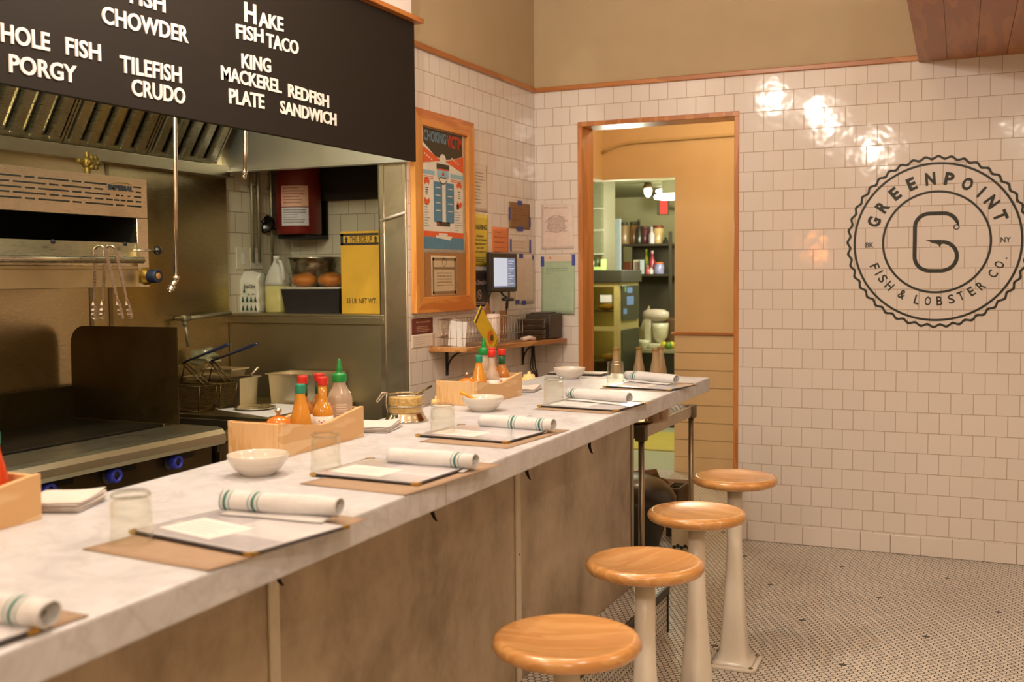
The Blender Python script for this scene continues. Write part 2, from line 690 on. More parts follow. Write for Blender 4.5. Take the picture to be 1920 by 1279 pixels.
    def ring(s, cx, cz, rfun, w, y, mi=0, n=128, y1=None, m=None):
        vs, fs = [], []
        for k in range(n):
            a = 2 * math.pi * k / n
            r = rfun(a)
            vs += [(cx + (r - w / 2) * math.cos(a), y, cz + (r - w / 2) * math.sin(a)), (cx + (r + w / 2) * math.cos(a), y, cz + (r + w / 2) * math.sin(a))]
        for k in range(n):
            a, b = 2 * k, 2 * ((k + 1) % n)
            fs.append((a, b, b + 1, a + 1))
        s.add(vs, fs, mi, False, m)
        return s

    def stroke(s, pts, w, y, mi=0, m=None):
        """flat line of constant (or listed) width in local x,z"""
        vs, fs, n = [], [], len(pts)
        for i, (x, z) in enumerate(pts):
            a, b = pts[max(i - 1, 0)], pts[min(i + 1, n - 1)]
            t = Vector((b[0] - a[0], b[1] - a[1])).normalized()
            ww = w[i] if isinstance(w, (list, tuple)) else w
            vs += [(x - t.y * ww / 2, y, z + t.x * ww / 2), (x + t.y * ww / 2, y, z - t.x * ww / 2)]
        for i in range(n - 1):
            fs.append((2 * i + 1, 2 * i + 3, 2 * i + 2, 2 * i))
        s.add(vs, fs, mi, False, m)
        return s

    def text(s, t, x0, x1, z0, z1, y, mi=0, bold=0.0, m=None, depth=0.0, shear=0.0, spacing=1.0):
        """lettering fitted into a rectangle of the local x,z plane, facing -y; shear = rise over the run"""
        vs, fs = glyphs(t, bold, spacing)
        ax, bx = min(v[0] for v in vs), max(v[0] for v in vs)
        az, bz = min(v[1] for v in vs), max(v[1] for v in vs)
        sx, sz = (x1 - x0) / max(bx - ax, 1e-6), (z1 - z0) / max(bz - az, 1e-6)
        pv = [(x0 + (vx - ax) * sx, y, z0 + (vz - az) * sz + shear * (vx - ax) * sx) for vx, vz in vs]
        fl = [tuple(f) for f in fs]
        nrm = s.add(pv, fl, mi, False, m)
        if depth and nrm:
            r = bmesh.ops.extrude_face_region(s.bm, geom=nrm)
            nv = [g for g in r['geom'] if isinstance(g, bmesh.types.BMVert)]
            d = Vector((0, depth, 0))
            if m:
                d = m.to_3x3() @ d
            bmesh.ops.translate(s.bm, verts=nv, vec=d)
        return s

    def lines(s, x0, x1, z_top, n, step, y, h, mi=0, seed=0, m=None, jag=0.25, center=False):
        """rows of tiny unreadable print"""
        rnd = random.Random(seed)
        for k in range(n):
            z = z_top - k * step
            w = (x1 - x0) * (1 - jag * rnd.random())
            a = x0 + ((x1 - x0 - w) / 2 if center else 0)
            x = a
            while x < a + w:
                l = min((x1 - x0) * rnd.uniform(0.06, 0.16), a + w - x)
                s.rect(x, x + l, z - h, z, y, mi, m)
                x += l + (x1 - x0) * 0.025
        return s

    def build(s, name, mats, parent=None, local=False, recalc=True):
        if recalc:
            bmesh.ops.recalc_face_normals(s.bm, faces=s.bm.faces[:])
        if parent is not None and not local:
            s.bm.transform(wm(parent).inverted())
        me = bpy.data.meshes.new(name)
        s.bm.to_mesh(me)
        s.bm.free()
        for k in (mats if isinstance(mats, (list, tuple)) else [mats]):
            me.materials.append(k)
        o = bpy.data.objects.new(name, me)
        COL.objects.link(o)
        if parent is not None:
            o.parent = parent
        return o


def tag(o, label, cat, group=None, kind=None):
    o['label'] = label
    o['category'] = cat
    if group:
        o['group'] = group
    if kind:
        o['kind'] = kind
    return o


def thing(name, label, cat, loc=(0, 0, 0), rz=0.0, group=None):
    o = bpy.data.objects.new(name, None)
    o.empty_display_size = 0.05
    COL.objects.link(o)
    o.location = loc
    o.rotation_euler = (0, 0, rz)
    return tag(o, label, cat, group)


def solo(name, mb, mats, label, cat, group=None):
    """a thing that is one mesh; its origin goes to the middle of its base"""
    xs = [v.co.x for v in mb.bm.verts]
    ys = [v.co.y for v in mb.bm.verts]
    c = Vector(((min(xs) + max(xs)) / 2, (min(ys) + max(ys)) / 2, min(v.co.z for v in mb.bm.verts)))
    mb.bm.transform(T_(-c))
    o = mb.build(name, mats)
    o.location = c
    return tag(o, label, cat, group)


def struct(name, mb, mats):
    o = mb.build(name, mats)
    o['kind'] = 'structure'
    return o


def dup(root, loc, rz=0.0, label=None, group=None):
    r = root.copy()
    COL.objects.link(r)
    r.location = loc
    r.rotation_euler = (0, 0, rz)
    if label:
        r['label'] = label
    if group:
        r['group'] = group
    for ch in list(root.children):
        c = ch.copy()
        COL.objects.link(c)
        c.parent = r
        for g in list(ch.children):
            d = g.copy()
            COL.objects.link(d)
            d.parent = c
    return r


def arc(cx, cy, r, a0, a1, n):
    return [(cx + r * math.cos(a0 + (a1 - a0) * k / n), cy + r * math.sin(a0 + (a1 - a0) * k / n)) for k in range(n + 1)]

# ------------------------------------------------------------------ the setting
BW, LW, YE, KX, ZC = 6.112, -2.598, 4.55, -3.675, 3.45
TILE = 0.1095
t_back = tile_mat('glazed wall tile back', 'XZ', -1.3288 + TILE / 2, 2.5205, TILE, TILE, (232, 223, 216), (176, 152, 126))
t_left = tile_mat('glazed wall tile left', 'YZ', 0.02, 2.5205, TILE, TILE, (232, 223, 216), (176, 152, 126))
t_base = tile_mat('glazed base tile', 'XZ', -1.452, 0.0, 0.1545, 0.2, (232, 223, 216), (120, 92, 66), offset=0.0)
t_side = tile_mat('glazed wall tile side', 'YZ', 0.05, 2.5205, TILE, TILE, (214, 206, 180), (140, 125, 95), rough=0.2)
t_rec = tile_mat('recess tile', 'XZ', 0.03, 2.5205, TILE, TILE, (214, 206, 180), (140, 125, 95), rough=0.2)
plaster = mat('cream plaster', (190, 170, 136), rough=0.75, noise=0.03, scale=6)
plaster_hall = mat('tan hall paint', (222, 190, 140), rough=0.7, noise=0.03, scale=4)
plaster_far = mat('pale green yellow paint', (206, 200, 160), rough=0.7, noise=0.04, scale=4)
bulk = mat('white bulkhead paint', (238, 230, 224), rough=0.7, noise=0.02, scale=5)
hexfloor = hex_mat('white hexagon mosaic')
hexstep = hex_mat('white hexagon mosaic on riser', axes='YZ', rot=0.0, org=(0, 0), dots=False)
ssteel = steel('kitchen wall steel', (196, 180, 142), rough=0.28, dirt=0.5, dirtrgb=(120, 88, 40), dscale=2.0)
esteel = steel('end wall steel', (168, 158, 128), rough=0.42, dirt=0.6, dirtrgb=(150, 140, 120), dscale=2.2)
bsteel = steel('bright steel', (205, 196, 176), rough=0.24, dirt=0.15)
dsteel = steel('dull steel', (150, 140, 118), rough=0.38, dirt=0.4)
trimwood = wood('orange trim wood', (200, 132, 70), (176, 108, 50), 'X', rough=0.4)
casing = wood('door casing wood', (208, 136, 68), (184, 112, 48), 'Z', rough=0.4)
oak = wood('oak seat wood', (216, 162, 100), (202, 144, 82), 'X', scale=2.2, rough=0.24, coat=0.6, ring=10)
boxwood = wood('pale box wood', (230, 196, 148), (216, 172, 118), 'Y', scale=2.5, rough=0.5, coat=0.05, ring=7)
soffit_wood = wood('soffit plank wood', (176, 108, 44), (154, 88, 32), 'Y', rough=0.45, coat=0.15)
shelfwood = wood('shelf wood', (206, 150, 92), (170, 112, 62), 'Y', rough=0.5)
framewood = wood('board frame wood', (226, 160, 80), (208, 136, 58), 'Z', rough=0.4)
marble, concrete, glass = marble_mat(), concrete_mat(), glass_mat()

struct('floor', MB().box(-4.3, 2.5, -2.7, 8.1, -0.1, 0.0), hexfloor)
struct('floor', MB().box(-5.6, -1.0, 8.1, 12.6, -0.1, 0.0), mat('pale speckled floor', (176, 176, 148), rough=0.5, noise=0.2, scale=60))
struct('ceiling', MB().box(-4.3, 2.5, -2.7, 6.23, ZC, ZC + 0.1), mat('ceiling paint', (214, 190, 156), rough=0.8, noise=0.02, scale=4))

b = MB()
b.box(-2.75, -2.31, BW, BW + 0.13, 0, 2.63)
b.box(-1.365, 2.5, BW, BW + 0.13, 0, 2.63)
b.box(-2.31, -1.365, BW, BW + 0.13, 2.415, 2.63)
struct('wall_back', b, t_back)
b = MB()
b.box(-2.75, 2.5, BW + 0.002, BW + 0.13, 2.63, ZC)
struct('wall_back_upper', b, plaster)
struct('wall_left', MB().box(-2.75, LW, YE, BW, 0, 2.63), t_left)
struct('wall_left_upper', MB().box(-2.75, LW - 0.002, YE - 0.12, BW, 2.63, ZC), plaster)
b = MB()
b.box(-1.352, 2.4, BW - 0.012, BW, 0.0, 0.104, bev=0.005)
struct('baseboard_back', b, t_base)
struct('wall_right', MB().box(2.4, 2.5, -2.7, BW, 0, ZC), plaster)
struct('wall_front', MB().box(-4.3, 2.5, -2.7, -2.6, 0, ZC), plaster)

# picture rail where the tile ends
b = MB()
b.box(LW, 2.4, BW - 0.018, BW, 2.616, 2.644, bev=0.004)
struct('trim_1', b, trimwood)
b = MB()
b.box(LW, LW + 0.018, YE, BW - 0.018, 2.616, 2.644, bev=0.004)
struct('trim_2', b, wood('orange rail wood along wall', (200, 132, 70), (176, 108, 50), 'Y', rough=0.4))

# wood lined soffit over the right hand side
b = MB()
for k in range(20):
    xa = -0.414 + 0.139 * k
    xb = xa + 0.136
    if xa > 2.3:
        break
    sl = -0.0327
    y0, y1 = BW - 0.002, 3.75
    b.hexa([(xa, y0, 2.609), (xa + sl * (y1 - y0), y1, 2.609), (xb + sl * (y1 - y0), y1, 2.609), (xb, y0, 2.609)][::-1],
           [(xa, y0, 2.63), (xa + sl * (y1 - y0), y1, 2.63), (xb + sl * (y1 - y0), y1, 2.63), (xb, y0, 2.63)][::-1])
b.hexa([(-0.41, BW - 0.002, 2.616), (2.36, BW - 0.002, 2.616), (2.4, 3.76, 2.616), (-0.335, 3.76, 2.616)][::1],
       [(-0.41, BW - 0.002, 2.95), (2.36, BW - 0.002, 2.95), (2.4, 3.76, 2.95), (-0.335, 3.76, 2.95)])
struct('ceiling_soffit', b, soffit_wood)

# door opening in the back wall
b = MB()
b.box(-2.320, -2.291, BW - 0.006, BW + 0.19, 0, 2.397, bev=0.003)
b.box(-1.381, -1.354, BW - 0.006, BW + 0.19, 0, 2.397, bev=0.003)
b.box(-2.320, -1.354, BW - 0.007, BW + 0.19, 2.396, 2.424, bev=0.003)
d1 = struct('door_1', b, casing)

# hallway behind the opening
b = MB()
b.box(-2.278, -1.0, 8.068, 8.17, 0, 3.05)
b.box(-2.95, -2.278, 8.068, 8.17, 2.253, 3.05)
b.box(-2.95, -2.857, BW + 0.13, 8.068, 2.253, 3.05)
struct('wall_hall_back', b, plaster_hall)
struct('wall_hall_right', MB().box(-1.2, -1.1, BW + 0.13, 8.07, 0, 3.05), plaster_hall)
struct('wall_hall_left', MB().box(-2.75, -2.62, BW + 0.13, 6.6, 0, 2.26), plaster_hall)
struct('ceiling_hall', MB().box(-2.95, -1.0, BW + 0.13, 8.17, 3.05, 3.15), plaster_hall)
b = MB()
for k in range(7):
    b.box(-2.276, -1.2, 8.050, 8.068, 0.12 + k * 0.1335, 0.12 + k * 0.1335 + 0.1295, bev=0.002, seg=1)
b.box(-2.276, -1.2, 8.046, 8.068, 0, 0.118, bev=0.002, seg=1)
struct('trim_3', b, mat('wainscot board paint', (226, 196, 150), rough=0.6, noise=0.03, scale=5))
struct('trim_4', MB().box(-2.30, -1.2, 8.036, 8.068, 1.054, 1.074, bev=0.004), trimwood)

# far kitchen shell
b = MB()
b.box(-5.6, -1.0, 12.2, 12.3, 0, 2.5)
struct('wall_far_back', b, plaster_far)
struct('wall_far_left', MB().box(-5.3, -5.2, 6.3, 12.2, 0, 2.5), plaster_far)
struct('wall_far_right', MB().box(-1.2, -1.1, 8.17, 12.2, 0, 2.5), plaster_far)
struct('ceiling_far', MB().box(-5.6, -1.0, 8.17, 12.3, 2.42, 2.5), mat('far ceiling paint', (136, 134, 100), rough=0.7, noise=0.03, scale=4))
struct('ceiling_far', MB().box(-5.6, -2.95, 6.3, 8.17, 2.42, 2.5), MATS['far ceiling paint'])

# cooking line walls
struct('wall_kitchen_back', MB().box(KX - 0.1, KX, -2.6, YE, 0, 2.75), ssteel)
b = MB()
for yy_ in (1.5, 2.72, 3.60, 3.715):
    b.box(KX, KX + 0.004, yy_, yy_ + 0.022, 0.9, 2.06, bev=0.0015, seg=1)
struct('trim_5', b, dsteel)
b = MB()
b.box(KX, -2.75, YE, YE + 0.02, 0, 1.318)
b.box(KX + 0.004, KX + 0.016, YE - 0.004, YE, 0.9, 1.3)
b.box(-3.70, -2.735, YE - 0.012, 5.14, 1.316, 1.330, bev=0.003)
b.box(-3.70, -2.735, YE - 0.012, YE - 0.004, 1.282, 1.316, bev=0.002, seg=1)
struct('wall_kitchen_end', b, esteel)
b = MB()
b.box(-2.755, -2.600, YE - 0.006, YE, 0.0, 2.062)
b.box(-2.757, -2.751, YE - 0.006, 5.14, 1.33, 2.062)
b.box(-2.728, -2.722, YE - 0.012, YE - 0.006, 0.3, 2.06, bev=0.002, seg=1)
b.box(-2.622, -2.600, YE - 0.014, YE - 0.006, 0.3, 2.06, bev=0.003, seg=1)
struct('trim_6', b, steel('post sheet steel', (214, 206, 184), rough=0.3, dirt=0.5, dirtrgb=(126, 96, 58), dscale=5))
struct('wall_recess_back', MB().box(-3.8, -2.757, 5.14, 5.2, 0, 2.7), t_rec)
struct('wall_recess_left', MB().box(-3.8, -3.70, YE, 5.14, 0, 2.7), t_side)
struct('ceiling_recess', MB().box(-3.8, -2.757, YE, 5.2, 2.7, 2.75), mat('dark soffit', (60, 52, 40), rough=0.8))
struct('recess_dark_box', MB().box(-3.64, -2.757, 5.085, 5.139, 1.94, 2.7), mat('dark box above the tile', (38, 32, 20), rough=0.7))  # thin dark box covering the upper part of the recess tile
struct('wall_bulkhead', MB().box(-3.7, -2.505, -2.6, 4.447, 2.72, ZC), bulk)

# ------------------------------------------------------------------ lunch counter
ZT = 1.067


def front_x(y):
    return -1.066 - 0.0172 * y


def back_x(y):
    return -1.611 - 0.0577 * y


ct = thing('lunch_counter', 'long marble topped lunch counter with grey plaster front panels', 'counter', (-1.45, 2.4, 0))
b = MB()
ya, yb = 0.30, 4.61
lo = [(back_x(ya), ya, ZT - 0.058), (front_x(ya), ya, ZT - 0.058), (front_x(yb), yb, ZT - 0.058), (back_x(yb), yb + 0.09, ZT - 0.058)]
hi = [(p[0], p[1], ZT) for p in lo]
b.hexa(lo, hi)
bmesh.ops.bevel(b.bm, geom=b.bm.edges[:], offset=0.005, segments=2, affect='EDGES', profile=0.5)
b.build('marble_top', marble, ct)
b = MB()
b.box(-1.80, -1.43, 0.32, 4.30, 0.0, 1.005)
b.build('cabinet_core', mat('dark counter core', (70, 62, 50), rough=0.7), ct)
for k, (pa, pb) in enumerate(((0.32, 0.60), (0.606, 1.852), (1.858, 3.128), (3.134, 4.33))):
    b = MB()
    b.box(-1.43, -1.403, pa, pb, 0.0, 1.008, bev=0.002, seg=1)
    b.build('front_panel', concrete, ct)
P = onx(832, 905, -1.107)
b = MB()
b.box(front_x(P.y) - 0.01, front_x(P.y) + 0.0004, P.y - 0.0008, P.y + 0.0008, ZT - 0.054, ZT - 0.004)
b.build('marble_joint', mat('joint filler', (150, 132, 108), rough=0.6), ct)
batm = mat('grey batten', (212, 200, 180), rough=0.5, noise=0.05, scale=20)
for yj in (0.603, 1.855, 3.131):
    b = MB()
    b.box(-1.403, -1.396, yj - 0.018, yj + 0.018, 0.202, 1.008, bev=0.002, seg=1)
    bt = b.build('batten', batm, ct)
    for zz in (0.32, 0.62, 0.92):
        b = MB()
        b.cyl((-1.398, yj, zz), (-1.3935, yj, zz), 0.004, 8)
        b.build('screw', mat('screw steel', (150, 138, 110), rough=0.35, metal=1), bt)
b = MB()
b.box(-1.403, -1.399, 4.30, 4.332, 0.2, 1.008, bev=0.001, seg=1)
b.box(-1.80, -1.403, 4.329, 4.336, 0.0, 1.008, bev=0.001, seg=1)
b.build('end_cap', dsteel, ct)
b = MB()
b.box(-2.02, -1.80, 0.32, 4.30, 0.88, 0.90, bev=0.003)
b.box(-2.02, -1.80, 0.32, 4.30, 0.0, 0.88)
b.build('back_shelf', dsteel, ct)
hookm = mat('dark iron hook', (40, 34, 26), rough=0.4, metal=0.8)
for px, py in ((515, 1083), (808, 963), (986, 886), (1104, 838)):
    P = onx(px, py + 8, -1.375)
    b = MB()
    b.tube([(-1.375, P.y, 1.008), (-1.373, P.y + 0.004, P.z + 0.014), (-1.370, P.y + 0.012, P.z - 0.004), (-1.366, P.y + 0.018, P.z - 0.012)], [0.006, 0.006, 0.004, 0.002], 8)
    b.build('bag_hook', hookm, ct)

stp = thing('foot_step', 'hexagon tiled foot step with black edging along the counter front', 'step', (-1.33, 2.4, 0))
b = MB()
b.box(-1.402, -1.268, 0.32, 4.375, 0.0, 0.197)
b.build('tiled_riser', [hexstep], stp)
b = MB()
b.box(-1.4015, -1.268, 0.32, 4.374, 0.197, 0.2005)
b.build('tiled_tread', [hexfloor], stp)
b = MB()
b.box(-1.272, -1.258, 0.32, 4.385, 0.165, 0.203, bev=0.003)
b.box(-1.275, -1.262, 4.372, 4.386, 0.0, 0.20, bev=0.002)
b.box(-1.402, -1.262, 4.374, 4.385, 0.165, 0.203, bev=0.002)
b.build('edge_strip', mat('black edging', (34, 30, 24), rough=0.4), stp)

# ------------------------------------------------------------------ bar stools
white_enamel = mat('white enamel', (240, 233, 222), rough=0.3, noise=0.05, scale=8, coat=0.3)


def superloft(b, secs, n=40, mi=0):
    vs, fs = [], []
    for z, h, e in secs:
        for k in range(n):
            a = 2 * math.pi * (k + 0.5) / n
            c, s_ = math.cos(a), math.sin(a)
            q = (abs(c) ** e + abs(s_) ** e) ** (-1 / e)
            vs.append((h * q * c, h * q * s_, z))
    for i in range(len(secs) - 1):
        for k in range(n):
            fs.append((i * n + k, i * n + (k + 1) % n, (i + 1) * n + (k + 1) % n, (i + 1) * n + k))
    fs.append(tuple(reversed(range(n))))
    fs.append(tuple(range((len(secs) - 1) * n, len(secs) * n)))
    b.add(vs, fs, mi, True)


def make_stool(label, grp):
    t = thing('bar_stool', label, 'stool', group=grp)
    b = MB()
    b.lathe([(0, 0.698), (0.10, 0.698), (0.140, 0.701), (0.156, 0.708), (0.162, 0.718), (0.1605, 0.728), (0.154, 0.735), (0.147, 0.7375), (0.141, 0.7375), (0.12, 0.7335), (0.08, 0.7285), (0.04, 0.7262), (0, 0.7255)], 72)
    b.build('seat', oak, t)
    b = MB()
    b.lathe([(0, 0.682), (0.055, 0.682), (0.07, 0.69), (0.07, 0.698), (0, 0.698)], 32)
    b.build('flange', dsteel, t)
    b = MB()
    superloft(b, [(0.012, 0.086, 8), (0.018, 0.070, 7), (0.030, 0.060, 6), (0.055, 0.053, 6), (0.10, 0.0485, 5), (0.20, 0.0425, 4), (0.32, 0.0355, 3), (0.44, 0.0295, 2.3), (0.52, 0.0285, 2), (0.684, 0.0285, 2)])
    b.build('post', white_enamel, t)
    b = MB()
    superloft(b, [(0.0, 0.097, 9), (0.011, 0.097, 9), (0.0135, 0.094, 9)])
    b.build('base_plate', white_enamel, t)
    for sx in (-1, 1):
        for sy in (-1, 1):
            b = MB()
            b.lathe([(0, 0.0195), (0.005, 0.019), (0.008, 0.016), (0.009, 0.013), (0.0, 0.0128)], 12, m=T_((sx * 0.077, sy * 0.077, 0)))
            b.build('bolt', MATS['screw steel'], t)
    return t


SG = 'bar stools along the counter'
st = make_stool('round wooden bar stool nearest the bottom edge, pale flat seat, first of the row', SG)
st.location = (-0.843, 2.139, 0)
st.rotation_euler = (0, 0, 0.35)
dup(st, (-0.874, 2.802, 0), 1.2, 'round wooden bar stool with strongly grained dished seat, second from the bottom edge')
dup(st, (-0.903, 3.465, 0), -0.5, 'round wooden bar stool in front of the steel cart leg, third from the bottom edge')
dup(st, (-0.926, 4.125, 0), 0.04, 'round wooden bar stool farthest back, its square bolted base plate in full view')

# ------------------------------------------------------------------ place settings on the counter
kraft = mat('brown kraft paper', (164, 138, 114), rough=0.8, noise=0.05, scale=40)
blackedge = mat('black menu binding', (46, 40, 42), rough=0.45)
pagem = mat('menu page under plastic', (222, 220, 226), rough=0.16, noise=0.02, scale=8, coat=0.5)
greyprint = mat('pale grey print', (196, 192, 200), rough=0.2, noise=0.05, scale=60, coat=0.5)
paperm = mat('white paper', (222, 219, 218), rough=0.6, noise=0.02, scale=20)
gold = mat('brass corner', (214, 176, 96), rough=0.3, metal=1)
cloth = mat('white napkin cloth', (210, 210, 212), rough=0.85, noise=0.04, scale=90, bump=0.25)
greenstripe = mat('teal green stripe', (62, 118, 112), rough=0.85, noise=0.08, scale=90)
dkprint = mat('dark print', (52, 48, 44), rough=0.6)
midprint = mat('grey print', (130, 122, 112), rough=0.6)


def placemat(name_label, corner, rz, w, l, seed):
    rnd = random.Random(seed)
    b = MB()
    n1, n2 = 10, 14
    vs = []
    for i in range(n1 + 1):
        for j in range(n2 + 1):
            u, v = i / n1, j / n2
            e = max(0, abs(u - 0.5) * 2 - 0.8) + max(0, abs(v - 0.5) * 2 - 0.85)
            vs.append((-w * u, l * v, 0.0012 + 0.004 * e * (0.5 + 0.5 * math.sin(5 * u + 7 * v + seed))))
    fs = [(i * (n2 + 1) + j, (i + 1) * (n2 + 1) + j, (i + 1) * (n2 + 1) + j + 1, i * (n2 + 1) + j + 1) for i in range(n1) for j in range(n2)]
    b.add(vs, fs, 0, True, T_((corner[0], corner[1], ZT)) @ RZ(rz))
    geom = bmesh.ops.extrude_face_region(b.bm, geom=b.bm.faces[:])
    bmesh.ops.translate(b.bm, verts=[g for g in geom['geom'] if isinstance(g, bmesh.types.BMVert)], vec=(0, 0, -0.0006))
    return solo('placemat', b, kraft, name_label, 'placemat', 'kraft paper placemats on the counter')


def menu(label, corner, rz, seed, w=0.300, l=0.232):
    t = thing('menu', label, 'menu', (corner[0], corner[1], ZT + 0.0028), rz, 'plastic covered menus on the placemats')
    b = MB()
    b.box(-w, 0, 0, l, 0, 0.004, bev=0.0015)
    b.build('cover', blackedge, t, local=True)
    e = 0.0075
    b = MB()
    b.box(-w + e, -e, e, l - e, 0.0035, 0.0046)
    b.build('page', pagem, t, local=True)
    rnd = random.Random(seed)
    b = MB()
    m = RX(math.radians(-90)) @ Matrix.Identity(4)
    z = 0.0047

    def q(u0, u1, v0, v1, zz, mi):
        b.add([(-w * u0, l * v0, zz), (-w * u1, l * v0, zz), (-w * u1, l * v1, zz), (-w * u0, l * v1, zz)], [(0, 3, 2, 1)], mi)
    q(0.05, 0.95, 0.06, 0.36, z, 0)
    q(0.55, 0.94, 0.42, 0.90, z, 0)
    for k in range(9):
        q(0.10, 0.10 + rnd.uniform(0.2, 0.36), 0.44 + k * 0.05, 0.453 + k * 0.05, z, 1)
    b.build('printing', [greyprint, mat('faint print', (206, 200, 204), rough=0.25, coat=0.5)], t, local=True, recalc=False)
    b = MB()
    b.box(-0.072, 0.072, -0.048, 0.048, 0.0047, 0.0053, m=T_((-w * 0.66, l * 0.36, 0)) @ RZ(rnd.uniform(-0.12, 0.12)))
    ins = b.build('insert_slip', paperm, t, local=True)
    b = MB()
    for k in range(5):
        b.add([(-w * 0.66 - 0.055, l * 0.36 - 0.03 + k * 0.014, 0.0054), (-w * 0.66 + rnd.uniform(0.01, 0.055), l * 0.36 - 0.03 + k * 0.014, 0.0054), (-w * 0.66 + 0.04, l * 0.36 - 0.028 + k * 0.014, 0.0054), (-w * 0.66 - 0.055, l * 0.36 - 0.028 + k * 0.014, 0.0054)], [(0, 1, 2, 3)])
    b.build('printed_lines', MATS['faint print'], ins, local=True, recalc=False)
    for u, v in ((0, 0), (1, 0), (1, 1), (0, 1)):
        cx, cy = -w * u, l * v
        sx, sy = (-1 if u == 0 else 1), (1 if v == 0 else -1)
        b = MB()
        tri = [(cx, cy), (cx + sx * 0.017, cy), (cx, cy + sy * 0.017)]
        b.prism(tri if sx * sy > 0 else tri[::-1], -0.0004, 0.0054)
        b.build('corner_protector', gold, t, local=True)
    return t


def napkin_roll(label, a, c, stripes, seed, writing=False, dz=0.0018):
    """cloth rolled on itself: a spiral section swept along the roll, stripes woven across it"""
    a, c = Vector((a[0], a[1], 0)), Vector((c[0], c[1], 0))
    L = (c - a).length
    ang = math.atan2(c.y - a.y, c.x - a.x)
    t = thing('rolled_napkin', label, 'napkin', (a.x, a.y, ZT + dz), ang, 'rolled cloth napkins on the counter')
    cuts = {0.0, 1.0}
    for k in range(1, 24):
        cuts.add(k / 24)
    bands = []
    for s_ in stripes:
        for off, wd in ((-0.040, 0.009), (0.0, 0.028), (0.040, 0.009)):
            bands.append((s_ + off - wd / 2, s_ + off + wd / 2))
    for x0, x1 in bands:
        cuts |= {x0, x1}
    cuts = sorted(x for x in cuts if 0 <= x <= 1)
    n, turns = 76, 3.3
    rnd = random.Random(seed)
    R0 = 0.0225
    b = MB()
    vs, fs, mi = [], [], []
    for ti, u in enumerate(cuts):
        sag = 0.88 + 0.12 * math.sin(math.pi * (0.15 + 0.8 * u)) + 0.02 * math.sin(9 * u + seed)
        for k in range(n):
            f = k / (n - 1)
            th = -math.pi / 2 - 0.35 - (1 - f) * turns * 2 * math.pi
            r = (0.006 + (R0 - 0.006) * f) * sag
            r += 0.0008 * math.sin(3 * th + 11 * u + seed)
            ex = (0.5 - u) * 0.03 * (1 - f) if u in (0.0, 1.0) else (0.0)
            vs.append((L * u + ex, r * 1.12 * math.cos(th), 0.0215 + r * 0.93 * math.sin(th)))
    for ti in range(len(cuts) - 1):
        mid = (cuts[ti] + cuts[ti + 1]) / 2
        stripe = any(x0 <= mid <= x1 for x0, x1 in bands)
        for k in range(n - 1):
            fs.append((ti * n + k, ti * n + k + 1, (ti + 1) * n + k + 1, (ti + 1) * n + k))
            mi.append(1 if stripe else 0)
    faces = b.add(vs, fs, 0, True)
    for f_, m_ in zip(faces, mi):
        f_.material_index = m_
    o = b.build('rolled_cloth', [cloth, greenstripe], t, local=True)
    sm = o.modifiers.new('thickness', 'SOLIDIFY')
    sm.thickness = 0.0016
    # loose flap lying beside the roll on the counter
    b = MB()
    vs, fs = [], []
    for i in range(13):
        u = i / 12
        w_ = 0.014 + 0.010 * math.sin(math.pi * (0.2 + 0.7 * u) + seed) ** 2
        for j in range(4):
            vs.append((L * (0.06 + 0.88 * u), -0.010 - (w_ + 0.012) * j / 3, 0.0025 + 0.0035 * (1 - j / 3) * (1.0 + 0.4 * math.sin(8 * u + seed))))
    for i in range(12):
        for j in range(3):
            fs.append((i * 4 + j, (i + 1) * 4 + j, (i + 1) * 4 + j + 1, i * 4 + j + 1))
    b.add(vs, fs, 0, True)
    fl = b.build('loose_flap', cloth, t, local=True)
    sm = fl.modifiers.new('thickness', 'SOLIDIFY')
    sm.thickness = 0.0016
    if writing:
        b = MB()
        x0 = L * 0.66
        for k, ch in enumerate('LWT'):
            a0 = math.radians(118 - 24 * k)
            rr = R0 * 1.06
            m = T_((x0, rr * 1.12 * -math.cos(a0), 0.0215 + rr * 0.95 * math.sin(a0))) @ RX(-(a0 - math.pi / 2)) @ RX(math.radians(-90))
            b.text(ch, -0.004, 0.006, -0.004, 0.004, 0, m=T_((x0, 0.0215 * 0 - rr * 1.14 * math.cos(a0), 0.0215 + rr * 0.97 * math.sin(a0))) @ RX(-(math.pi / 2 - (math.pi - a0)) * 0 + (a0 - math.pi / 2) * -1) @ RX(math.radians(-90)) @ RY(math.radians(90)))
        b.build('woven_letters', dkprint, t, local=True, recalc=False)
    return t


def tumbler():
    t = thing('water_tumbler', '', 'glass', group='upturned water tumblers on the counter')
    b = MB()
    b.lathe([(0.0362, 0.0), (0.0356, 0.012), (0.0345, 0.05), (0.0332, 0.078), (0.0318, 0.083), (0.029, 0.0855), (0.0, 0.0858)], 48)
    b.lathe([(0.0362, 0.0), (0.0342, 0.0006), (0.0338, 0.012), (0.0325, 0.05), (0.0312, 0.068), (0.027, 0.0725), (0.0, 0.0735)], 48)
    b.build('glass_wall', glass, t, local=True)
    b = MB()
    b.tube([(0.0318 * math.cos(a), 0.0318 * math.sin(a), 0.0790) for a in [2 * math.pi * k / 40 for k in range(40)]], 0.0016, 6, closed=True)
    b.build('base_ring', glass_mat('thick glass', (240, 240, 234), 0.03), t, local=True)
    return t


